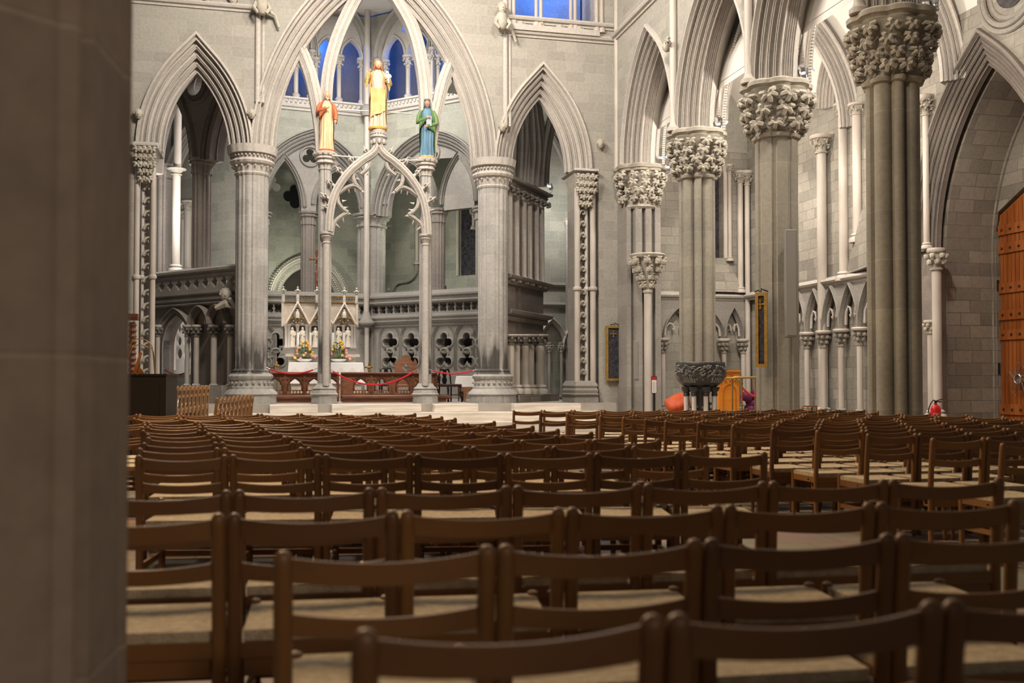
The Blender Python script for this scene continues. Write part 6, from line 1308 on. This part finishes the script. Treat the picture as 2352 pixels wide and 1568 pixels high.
db = 20.3; t = T('brass_railing', 'thin brass handrail with turned posts between font and octagonal pier', 'railing', (FZ(1690, 940, db).x, FZ(1690, 940, db).y, 0))
mb = MB(); mb.tube([FZ(1668, 869, db), FZ(1682, 869, db), FZ(1684, 866.5, db), FZ(1752, 867, db)], .022, 8); mb.tube([FZ(1692, 870, db), FZ(1708, 892, db)], .016, 6); mb.build('handrail', M['brass'], t)
for px in (1682, 1704, 1735):
    q = FZ(px, 900, db); z1 = FZ(px, 868, db).z; mb = MB(); mb.lathe(q.x, q.y, [(.05, 0), (.04, .06), (.018, .1), (.018, z1 * .3), (.03, z1 * .33), (.018, z1 * .36), (.018, z1 - .15), (.03, z1 - .12), (.018, z1 - .08), (.03, z1)], 10); mb.build('post', M['brass'], t)
rope((1704, 889), (1752, 912), 908, 20.3, 'bright red orange rope beside the octagonal pier', mat('bright_red_rope', (.85, .08, .05), .7), .02, .022)
rope((1703.6, 893), (1703.9, 924), 912, 20.27, 'short red rope hanging straight down beside the orange lectern', mat('bright_red_rope', (.85, .08, .05), .7), .02, .014)
def cushion(c, sx, sy, sz, rot, m, lab, tilt=0, nm='cushion', grp=None, roll=0):
    mb = MB(); N, K = 24, 9; rings = []
    for j in range(K + 1):
        ph = -PI / 2 + PI * j / K; s_ = abs(math.cos(ph)) ** .45; z = math.sin(ph) * sz; ring = []
        for i in range(N):
            a = 2 * PI * i / N; q = (abs(math.cos(a)) ** 4 + abs(math.sin(a)) ** 4) ** -.25
            v = Vector((math.cos(a) * q * sx * s_, math.sin(a) * q * sy * s_, z)); v.rotate(__import__('mathutils').Euler((tilt, roll, rot))); ring.append(Vector(c) + v)
        rings.append(ring)
    mb.grid(rings, True, False, (True, True)); return mb.build(nm, m, None, 70, origin=c, label=lab, cat='cushion', group=grp)
mora = fmat('orange_red_velvet', (.50, .085, .02), (.36, .05, .012)); mtan = fmat('tan_velvet', (.62, .34, .18)); mpur = fmat('purple_velvet', (.10, .015, .07))
FZc = FZ(1551, 922, 22.3); lowc = []
for k in range(3): q = FZ(1552 + 3 * k, 945, 22.3); cushion((q.x + .02 * k, q.y, .10 + .155 * k), .26, .28, .075, .2 * k, mora if k != 2 else mtan, ['lowest orange cushion of the pile left of the font', 'middle orange cushion of the pile left of the font', 'tan cushion tucked under the tilted orange cushion'][k], 0, grp='floor cushions left of the font')
cushion((FZc.x - .0, FZc.y - .12, .74), .27, .22, .12, -.1, mora, 'tilted orange red cushion on top of the pile left of the font', .75, roll=-.45, grp='floor cushions left of the font')
for i, (px, py) in enumerate(((1742, 905), (1736, 925), (1752, 926), (1722, 912), (1748, 940), (1732, 942))):
    q = FZ(px, py, 21.6); z = max(.1, q.z); cushion((q.x, q.y + .1 * (i % 2), z), .15, .15, .11, .4 * i, mpur, ['topmost dark purple cushion beside the octagonal pier', 'purple cushion left of the middle of the heap by the octagonal pier', 'purple cushion touching the octagonal pier', 'purple cushion nearest the orange lectern', 'lowest purple cushion against the octagonal pier', 'lowest purple cushion of the left of the heap'][i], .4, grp='heap of dark purple cushions')
# ---- framed boards, speakers, sign
def board(px0, px1, py0, py1, F, w, lab, crest):
    a, z1 = F.q(px0, py0, w); b, z0 = F.q(px1, py1, w); t = T('framed_board', lab, 'board', F.p((a + b) / 2, z0, w), 'gilt framed dark boards'); e = .06
    mb = MB(); mb.plate(F, [[(a, z0), (a, z1), (b, z1), (b, z0)], [(a + e, z0 + e), (a + e, z1 - e), (b - e, z1 - e), (b - e, z0 + e)]], w - .05, w + .02); mb.build('gilt_frame', M['gold'], t, None)
    mb = MB(); mb.fbox(F, a + e, b - e, z0 + e, z1 - e, w - .015, w + .02); mb.build('dark_panel', varied('dark_painted_panel', (.02, .02, .024), (.06, .06, .07), 14, .4), t, None)
    u_ = a + (b - a) * .42; z = z1 - .22; mb = MB()
    for i in range(4): an = PI / 2 * i; mb.tube([F.p(u_, z, w - .03), F.p(u_ + .07 * math.cos(an), z + .08 * math.sin(an), w - .03)], [.012, .02], 6); mb.ball(F.p(u_ + .07 * math.cos(an), z + .08 * math.sin(an), w - .03), .022, 6, 4)
    mb.build('gold_cross', M['gold'], t)
    if crest:
        mb = MB(); m_ = (a + b) / 2; mb.tube([F.p(m_ + x, z1 + y, w - .02) for x, y in ((-.13, .02), (-.06, .05), (0, .02), (0, .09), (.03, .06), (.06, .05), (.13, .02))], .012, 6); mb.build('iron_hook', M['blk'], t)
board(1391, 1433, 748, 874, FA, -.08, 'gilt framed dark board on the wall left of the corner respond', True)
FBd = Fr((FZ(1750, 760, 19.0).x, FZ(1750, 760, 19.0).y), (.80, -.60)); board(1735, 1764, 673, 843, FBd, 0, 'narrower gilt framed dark board hanging on the octagonal pier', True)
msp = mat('grey_loudspeaker_housing', (.22, .205, .19), .6); mgr = mat('grey_speaker_grille', (.25, .23, .215), .7)
def speaker(px0, px1, py0, py1, d, lab):
    a, b = FZ(px0, py1, d), FZ(px1, py0, d); c = (a + b) / 2; t = T('column_speaker', lab, 'loudspeaker', (c.x, c.y, a.z), 'grey column loudspeakers')
    mb = MB(); hw = (b - a).xy.length / 2; mb.cbox(c, (hw, .07, (b.z - a.z) / 2), .012, (RT, Vector((FW.x, FW.y, 0)).normalized(), Z3)); mb.build('housing', msp, t)
    F = Fr((c.x, c.y), (RT.x, RT.y)); mb = MB(); mb.fbox(F, -hw * .8, hw * .8, a.z + .04, b.z - .04, -.078, -.068); mb.build('grille', mgr, t, None)
    mb = MB(); mb.fbox(F, -.02, .02, a.z + .2, b.z - .2, .06, .2); mb.build('bracket', M['blk'], t, None)
speaker(1804, 1828, 528, 775, 18.9, 'tall grey column loudspeaker on the octagonal pier')
speaker(1455, 1466, 783, 874, 25.4, 'small grey column loudspeaker on the corner respond')
Fi = Fr((FZ(1502, 900, 24.2).x, FZ(1502, 900, 24.2).y), (1, -.23)); a, z1 = Fi.q(1496, 864); b, z0 = Fi.q(1509, 903)
t = T('info_sign', 'small framed notice with red heading at the foot of the bracket shaft', 'sign', Fi.p((a + b) / 2, z0, 0))
mb = MB(); mb.fbox(Fi, a, b, z0, z1, 0, .03); mb.build('frame', M['blk'], t, None)
mb = MB(); mb.fbox(Fi, a + .01, b - .01, z0 + .01, z1 - .09, -.006, 0); mb.build('white_sheet', M['wht'], t, None)
mb = MB(); mb.fbox(Fi, a + .01, b - .01, z1 - .09, z1 - .01, -.006, 0); mb.build('red_heading', M['red'], t, None)
mb = MB()
for i in range(11): mb.fbox(Fi, a + .025, b - .03 - .01 * (i % 3), z0 + .04 + i * .022, z0 + .045 + i * .022, -.008, -.004)
mb.build('text_lines', mat('grey_print', (.25, .25, .25), .9), t, None)
mb = MB(); mb.fbox(Fi, (a + b) / 2 - .02, (a + b) / 2 + .02, 0, z0, .0, .03); mb.fbox(Fi, a, b, 0, .03, -.1, .12); mb.build('stand', M['blk'], t, None)
# extinguisher
de = 17.5; q = FZ(2149, 945, de); zt_ = FZ(2149, 929, de).z; t = T('fire_extinguisher', 'red fire extinguisher standing in front of the portal columns', 'fire extinguisher', (q.x, q.y, 0)); r = 11.5 * de / FPX; mre = mat('red_enamel', (.70, .015, .02), .3, spec=.6)
zb_ = zt_ - .52
mb = MB(); mb.lathe(q.x, q.y, [(r * .95, zb_), (r, zb_ + .03), (r, zt_ - .08), (r * .8, zt_ - .03), (r * .35, zt_), (r * .3, zt_ + .03)], 24); mb.build('cylinder', mre, t)
mb = MB(); mb.tube([(q.x, q.y, zt_ + .02), (q.x, q.y, zt_ + .07)], .02, 8); mb.tube([(q.x - .02, q.y - .02, zt_ + .06), (q.x + .12, q.y - .03, zt_ + .10)], .01, 6); mb.tube([(q.x - .02, q.y - .02, zt_ + .05), (q.x + .1, q.y - .03, zt_ + .05)], .01, 6); mb.build('valve', M['blk'], t)
mb = MB(); mb.tube(catmull([(q.x, q.y - .02, zt_ + .05), (q.x - .08, q.y - .03, zt_ + .07), (q.x - r - .07, q.y - .03, zt_ - .08), (q.x - r - .06, q.y - .03, zt_ - .3), (q.x - r - .01, q.y - .03, zt_ - .42)], 6), .012, 6); mb.build('hose', M['blk'], t)
Fe = Fr((q.x, q.y), (RT.x, RT.y))
def band(z0, z1, m, nm, e=.002):
    mb = MB(); mb.grid([[(q.x + (r + e) * math.cos(a), q.y + (r + e) * math.sin(a), z) for a in [-YAW - PI / 2 - .85 + 1.7 * i / 14 for i in range(15)]] for z in (z0, z1)], False); return mb.build(nm, m, t, 60)
band(zt_ - .42, zt_ - .15, M['wht'], 'label_sheet'); band(zt_ - .19, zt_ - .16, mre, 'label_band', .004); band(zt_ - .30, zt_ - .27, mre, 'label_band', .004)
mb = MB(); mb.cbox((q.x, q.y, zb_ / 2), (.16, .16, zb_ / 2), .01); mb.build('extinguisher_stand', M['moulds'], None, origin=(q.x, q.y, 0), label='low block under the fire extinguisher', cat='stand')
# spotlights on the capitals
me_ = mat('lit_lamp_face', (1, 1, 1), .4, emit=(1, .98, .95), es=14); mlb = mat('grey_lamp_housing', (.35, .36, .38), .4, .5)
for i, (px, py, d, lab) in enumerate(((1852, 168, 19.4, 'lit spotlights on the capital of the octagonal pier'), (1657, 285, 23.0, 'lit spotlights on the capital of the pier behind the font'), (1524, 362, 26.6, 'lit spotlights on the corner capital'), (1540, 384, 26.6, 'lower pair of lit spotlights beside the corner capital'), (2136, 14, 15.6, 'lit spotlights on the nearest foliage capital'), (1268, 428, 28.5, 'small lit lamp on the cornice inside the right side arch'))):
    c = FZ(px, py, d); t = T('spotlight', lab, 'lamp', tuple(c), 'spotlights clamped to the capitals')
    for k in range(2 if i < 5 else 1):
        o_ = c + RT * (.11 * (k - .5)) + Z3 * (.03 * k); dr_ = (RT * (.5 if k else -.35) + Vector((-.15, -.5, .55))).normalized()
        a1 = dr_.cross(Z3).normalized(); a2 = dr_.cross(a1)
        mb = MB(); mb.box(o_ - dr_ * .05, (.045, .045, .05), (a1, a2, dr_)); s_ = mb.build('lamp_head', mlb, t, None)
        mb = MB(); mb.box(o_ + dr_ * .004, (.035, .035, .003), (a1, a2, dr_)); mb.build('lit_face', me_, t, None)
        for sg in (-1, 1): mb = MB(); mb.box(o_ + a1 * .06 * sg + dr_ * .04, (.004, .045, .045), (a1, a2, dr_)); mb.build('barn_door', mlb, t, None)
    mb = MB(); mb.tube([c - Z3 * .03, c - Z3 * .16, c - Z3 * .2 - RT * .1], .012, 6); mb.build('bracket', mlb, t)
# ---- dark cabinet with book stand at the left
dl_ = 15.2; FD = Fr((FZ(340, 900, dl_).x, FZ(340, 900, dl_).y), (RT.x, RT.y)); u0, u1 = FD.u(290), FD.u(382); zt_ = FD.z(340, 862)
mdk = mat('black_brown_lacquer', (.028, .022, .018), .5)
t = T('dark_cabinet', 'tall dark cabinet desk between the foreground pillar and the wooden chairs', 'desk', FD.p(u0, 0, .2)); 
mb = MB(); mb.fbox(FD, u0, u1, 0, zt_, .0, .5); mb.build('body', mdk, t, None)
mb = MB(); mb.fbox(FD, u0 - .02, u1 + .02, zt_, zt_ + .025, -.02, .52); mb.build('top', mdk, t, None)
mb = MB(); mb.fbox(FD, u0 + .07, u1 - .10, .15, zt_ - .1, -.008, 0); mb.build('front_panel', mdk, t, None)
t = T('book_stand', 'small orange wooden book stand leaning on the dark cabinet', 'book stand', FD.p(FD.u(316), zt_ + .025, .2)); mws = varied('orange_stained_wood', (.42, .17, .05), (.32, .12, .03), 5, .4)
mb = MB(); P1 = lambda px, py, w=.15: FD.P(px, py, w)
for w in (.08, .3): mb.grid([[P1(304, 859, w), P1(313, 859, w), P1(327, 810, w), P1(321, 808, w)], [P1(304, 859, w + .03), P1(313, 859, w + .03), P1(327, 810, w + .03), P1(321, 808, w + .03)]], True, False, (True, True))
mb.build('side_frame', mws, t, None)
mb = MB(); mb.grid([[P1(304, 857, w), P1(332, 859, w), P1(326, 848, w), P1(313, 838, w)] for w in (.1, .33)], True, False, (True, True)); mb.build('foot', mws, t, None)
t = T('arc_lamp', 'thin double brass arc standing on the dark cabinet', 'lamp', FD.p(FD.u(325), zt_ + .025, .3))
for h_, x1 in ((778, 350), (792, 352)):
    mb = MB(); mb.tube(catmull([P1(292, 812 + (h_ - 778), .3), P1(304, h_ + 6, .3), P1(322, h_, .3), P1(340, h_ + 6, .3), P1(x1, 800 + (h_ - 778) * .5, .3), P1(355, 858, .3)], 6), .008, 6); mb.build('brass_arc', M['brass'], t)
t = T('carved_post', 'reddish brown carved wooden post beside the left pilaster', 'post', (FZ(300, 900, 19).x, FZ(300, 900, 19).y, 0)); q = FZ(303, 900, 19); ztp = FZ(303, 722, 19).z
mb = MB(); mb.box((q.x, q.y, ztp - .05), (.10, .1, .06)); mb.build('cap', M['oakd'], t, None)
mb = MB(); k = 16; mb.lathe(q.x, q.y, [(.055 + .025 * (i % 2), .2 + (ztp - .35) * i / 40) for i in range(41)], 12); mb.lathe(q.x, q.y, [(.1, 0), (.1, .2)], 8); mb.build('twisted_shaft', M['oakd'], t, 20)

q = FT2.P(727, 659, .1); zt_ = FT2.z(727, 575, .1); t = T('carved_cross', 'reddish brown carved cross above the altarpiece, half hidden by the left statue column', 'cross', tuple(q))
mb = MB(); mb.tube([(q.x, q.y, q.z), (q.x, q.y, zt_)], .03, 8); mb.build('upright', M['oakr'], t)
mb = MB(); mb.tube([(q.x - .22, q.y, zt_ - .28), (q.x + .22, q.y, zt_ - .28)], .028, 8); mb.build('crossbar', M['oakr'], t)
mb = MB()
for x, z in ((-.22, zt_ - .28), (.22, zt_ - .28), (0, zt_), (0, zt_ - .28), (-.05, zt_ - .7), (.05, zt_ - .95)): crocket(mb, (q.x + x, q.y - .04, z), (0, -1, .2), .07)
mb.build('leaf_carving', M['oakr'], t)

# ================================================================== church chairs
def wood(nm, a, b): return varied(nm, a, b, 4, .42, stretch=(1, 1, 1), spec=.45, bump=.08, contrast=.9)
oak = [wood('brown_oak', (.235, .112, .036), (.16, .075, .025)), wood('warm_brown_oak', (.29, .14, .042), (.20, .094, .03)), wood('deep_brown_oak', (.175, .080, .028), (.115, .052, .019))]
M['lightoak'] = wood('honey_oak', (.34, .18, .07), (.25, .13, .05))
mco = varied('woven_paper_cord', (.66, .56, .40), (.50, .41, .28), 30, .85, bump=.6, bscale=120)
mk2 = mat('dark_hook_metal', (.04, .035, .03), .5, .5)
PX = .227                                     # half distance of the back posts
def post_mb(sx):
    mb = MB(); r = .0215; pts = [(0, 0), (.0, .2), (.0, .42), (.012, .6), (.03, .755)]
    rings = []
    for y, z in pts: rings.append([(sx * PX + r * (1 if z else .8) * math.cos(a), -y + r * math.sin(a), z) for a in [2 * PI * k / 12 for k in range(12)]])
    for q, dz in ((.98, .778), (.85, .790), (.55, .798), (.2, .801)): rings.append([(sx * PX + r * q * math.cos(a), -.032 + r * q * math.sin(a), dz) for a in [2 * PI * k / 12 for k in range(12)]])
    mb.grid(rings, True, False, (True, True)); return mb
def rail_mb(z0, z1, y0, bow, t=.018):
    mb = MB(); n = 12; rings = []
    for i in range(n + 1):
        f = i / n * 2 - 1; x = f * (PX - .012); y = y0 - bow * (1 - f * f); sag = -.016 * (1 - f * f)
        rings.append([(x, y - t / 2, z0 + sag * .6), (x, y - t / 2, z1 + sag - .004), (x, y - t / 4, z1 + sag), (x, y + t / 4, z1 + sag), (x, y + t / 2, z1 + sag - .004), (x, y + t / 2, z0 + sag * .6)])
    mb.grid(rings, True, False, (True, True)); return mb
def seat_mb():
    mb = MB(); w0, w1, d, z = .205, .225, .42, .445; N = 9
    # woven top: slight dip with four triangular fields, rolled edges
    g = []
    for j in range(N + 1):
        y = .02 + (d - .02) * j / N; w = w0 + (w1 - w0) * j / N
        g.append([(w * (2 * i / N - 1), y, z - .012 * max(0, 1 - abs(2 * i / N - 1) ** 2) * max(0, 1 - abs(2 * j / N - 1) ** 2) - (.006 if i in (0, N) or j in (0, N) else 0)) for i in range(N + 1)])
    mb.grid(g, False); g2 = [[(p[0], p[1], z - .04) for p in r] for r in g]; mb.grid(g2, False)
    for a, b in (((g[0]), (g2[0])), ((g[-1]), (g2[-1]))): mb.grid([a, b], False)
    for k in (0, -1): mb.grid([[r[k] for r in g], [r[k] for r in g2]], False)
    return mb
def frontleg_mb(sx):
    mb = MB(); mb.lathe(sx * .215, .40, [(.016, 0), (.020, .1), (.021, .43), (.018, .45), (.008, .455)], 10); return mb
def frame_mb():
    mb = MB()
    for z in (.385, .2):
        for sx in (-1, 1): mb.box((sx * .215, .2, z), (.009, .2, .016 if z < .3 else .024))
    mb.box((0, .40, .385), (.21, .009, .024)); mb.box((0, .0, .385), (.21, .009, .024)); mb.box((0, .40, .2), (.21, .009, .016)); return mb
def shelf_mb():
    mb = MB(); mb.box((0, .06, .31), (.20, .055, .006)); mb.box((0, .004, .335), (.20, .006, .03)); mb.box((0, .115, .335), (.20, .006, .03)); return mb
def hook_mb():
    mb = MB(); mb.tube([(.236, .1, .385), (.25, .1, .385), (.25, .13, .385)], .006, 6); mb.tube([(-.236, .1, .385), (-.25, .1, .385)], .006, 6); return mb
def chair_proto(m, full=True):
    t = T('church_chair', 'x', 'chair', (0, 0, 0)); t['_o'] = (0, 0, 0)
    if full:
        for sx in (-1, 1): post_mb(sx).build('back_leg', m, t)
        for sx in (-1, 1): frontleg_mb(sx).build('front_leg', m, t)
        rail_mb(.724, .783, -.024, .022).build('top_rail', m, t); rail_mb(.598, .650, -.010, .018).build('lower_rail', m, t)
        seat_mb().build('woven_seat', mco, t, 60); frame_mb().build('seat_frame', m, t, None); shelf_mb().build('book_shelf', m, t, None); hook_mb().build('link_hooks', mk2, t)
        note(t); return t
    return t
def far_mesh(m):
    mb = MB()
    for q in (post_mb(-1), post_mb(1), frontleg_mb(-1), frontleg_mb(1), rail_mb(.724, .783, -.024, .022), rail_mb(.598, .650, -.010, .018), frame_mb()): mb.add(q.v, q.f)
    mb.mi = 1; q = seat_mb(); mb.add(q.v, q.f)
    o = mb.build('church_chair', [m, mco], None, 40); return o
near = [chair_proto(m) for m in oak]; far = [far_mesh(m) for m in oak]
used = set(); rc = random.Random(11)
GR = {}
def put(p, rz, label, group, isnear, k=None, sx=1.0):
    k = rc.choice((0, 0, 1, 2)) if k is None else k; src = (near if isnear else far)[k]
    if src.name not in used: used.add(src.name); o = src
    elif isnear: o = copy_tree(src)
    else: o = src.copy(); S.collection.objects.link(o)
    o.location = (p.x, p.y, 0); o.rotation_euler = (0, 0, rz); o.scale = (sx, 1, 1); o['category'] = 'chair'; o['group'] = group; o['label'] = label; return o
ORD = ['first', 'second', 'third', 'fourth', 'fifth', 'sixth', 'seventh', 'eighth', 'ninth', 'tenth', 'eleventh', 'twelfth', 'thirteenth', 'fourteenth', 'fifteenth', 'sixteenth', 'seventeenth', 'eighteenth']
def o_(i): return ORD[i] if i < len(ORD) else '%dth' % (i + 1)
def inview(p):
    v = p - CO; d = v.x * math.sin(YAW) + v.y * math.cos(YAW)
    if d < .2: return False
    u = (v.x * math.cos(YAW) - v.y * math.sin(YAW)) / d * FPX + 1176
    return 285 - 60 * 3 / d < u < 2352 + 200 * 1.4 / d
def row(g0, g1, n, block, rw, nl=0, nr=0, pitch=.5, near_=True, sx=1.0, lastname=None):
    """chairs between two gap points; g0 and g1 are pixels of post tops at gap centres, n chairs between"""
    A, B = onZ(*g0, .795), onZ(*g1, .795); d = (B - A); L = d.length; d.normalize()
    pit = L / n if n else pitch
    sx = (pit - .046) / .454; rz = math.atan2(d.y, d.x)
    cs = []
    for i in range(-nl, n + nr):
        c = A + d * ((i + .5) * pit)
        if inview(c): cs.append(c)
    for i, c in enumerate(cs):
        c0 = c + Vector((d.y, -d.x, 0)) * -.03     # posts lean back 3 cm at the top
        lab = '%s chair from the left in the %s' % (o_(i), rw)
        put(c0, rz, lab, block, near_, None, sx)
    return len(cs)
LB = 'brown church chairs of the left block'; RB = 'brown church chairs of the right block'
rows = [((805, 1452), (2163, 1383), 2, 'nearest chair row, cut by the bottom edge', 0, 1), ((627, 1270), (2055, 1228), 3, 'second chair row from the bottom edge', 0, 1),
        ((520, 1182), (2010, 1156), 4, 'third chair row from the bottom edge', 1, 2), ((535, 1128), (2040, 1103), 5, 'fourth chair row from the bottom edge', 1, 1)]
for a, b, n, nm, nl, nr in rows: row(a, b, n, 'brown church chairs of the four nearest rows', nm, nl, nr)
lend = [(1764, 1039), (1630, 1024), (1519, 1009), (1434, 999), (1364, 992), (1287, 985), (1229, 977.5), (1186, 972), (1140, 967), (1050, 959.5), (1019, 956), (992, 952.5), (957, 948.5)]
lft = [(520, 1046), (509, 1029.5), (506, 1016.5), (518, 1004.5), (518, 996), (503, 988), (494, 980), (640, 974), (470, 969.5), (640, 961), (480, 959), (600, 954), (560, 950)]
for k, (e, l) in enumerate(zip(lend, lft)):
    d = 892 / (e[1] - HZ + .0); A, B = onZ(*l, .795), onZ(*e, .795); n = max(1, round((B - A).length / .5))
    B2 = A + (B - A).normalized() * (n * .5)
    nm = 'left block row just behind the cross aisle' if k == 0 else '%s left block row behind the cross aisle' % o_(k)
    # anchor at the right hand end of the row
    dirv = (B - A).normalized(); A2 = B - dirv * (n * .5)
    rz = math.atan2(dirv.y, dirv.x); cs = [A2 + dirv * ((i + .5) * .5) for i in range(-10, n)]; cs = [c for c in cs if inview(c)]
    for i, c in enumerate(cs): put(c + Vector((dirv.y, -dirv.x, 0)) * -.03, rz, '%s chair from the right in the %s' % (o_(len(cs) - 1 - i), nm), LB, k < 5)
rst = [(1177, 942), (1238, 945), (1299, 949), (1376, 954), (1428, 958), (1479, 962), (1525, 966), (1600, 970), (1679, 976), (1770, 983), (1872, 989), (1988, 997), (2136, 1007), (2296, 1019)]
for k, (px, py) in enumerate(rst):
    A = onZ(px, py, .795); d = Vector((math.cos(-.02), math.sin(-.02), 0)); sx = .90; pit = .452
    nm = 'right block row nearest the marble steps' if k == 0 else '%s right block row counted from the marble steps' % o_(k)
    i = 0
    while True:
        c = A + d * ((i + .5) * pit)
        if c.x > 8.35 or not inview(c): break
        put(c + Vector((d.y, -d.x, 0)) * -.03, -.02, '%s chair from the left in the %s' % (o_(i), nm), RB, k > 8, None, sx); i += 1
# light oak chairs standing edge-on at the left
def side_chairs(n, px0, px1, ytop, d0, d1, zp, lab, grp):
    P_ = []
    for i in range(n):
        f = i / (n - 1); dd = 1 / ((1 - f) / d0 + f / d1); P_.append(atD(px0 + (px1 - px0) * f, 930, dd))
    dv = (P_[-1] - P_[0]).normalized()
    proto = chair_proto(M['lightoak'])
    for i, p in enumerate(P_):
        o = proto if i == 0 else copy_tree(proto)
        z = atD(px0, ytop, (d0 + d1) / 2).z - .80
        o.location = (p.x, p.y, zp); o.rotation_euler = (0, 0, math.atan2(dv.y, dv.x)); o.scale = (.9, 1, 1); o['category'] = 'chair'; o['group'] = grp; o['label'] = '%s %s' % (o_(i), lab)
    a = P_[0] - dv * .4; b = P_[-1] + dv * .4; nrm = Vector((-dv.y, dv.x, 0)); F = Fr((a.x, a.y), (dv.x, dv.y)); L = (b - a).length
    mb = MB(); mb.fbox(F, 0, L, 0, zp, -.2, .55); mb.build('low_platform', M['oakr'], None, None, origin=(a.x, a.y, 0), label='low wooden platform under the %s' % grp, cat='platform')
side_chairs(10, 389, 474, 885, 16.2, 21.0, .34, 'light oak chair, counted from the dark cabinet, of the upper edge-on row', 'light oak chairs in the upper edge-on row')
side_chairs(9, 498, 574, 907, 13.6, 17.6, .19, 'light oak chair from the left of the lower edge-on row', 'light oak chairs in the lower edge-on row')
# small stool by the aisle columns
dst = 22.5; q = atD(1860, 940, dst); z1 = atD(1860, 931, dst).z; t = T('wooden_stool', 'small wooden stool whose top shows over the chairs by the aisle columns', 'stool', (q.x, q.y, 0))
for sx in (-1, 1):
    for sy in (-1, 1): mb = MB(); mb.tube([(q.x + sx * .15, q.y + sy * .12, 0), (q.x + sx * .11, q.y + sy * .1, z1 - .02)], .018, 6); mb.build('leg', M['oakr'], t)
for sx in (-1, 1): mb = MB(); mb.box((q.x + sx * .06, q.y, z1 - .02), (.055, .13, .02)); mb.build('seat_slat', M['oakr'], t, None)
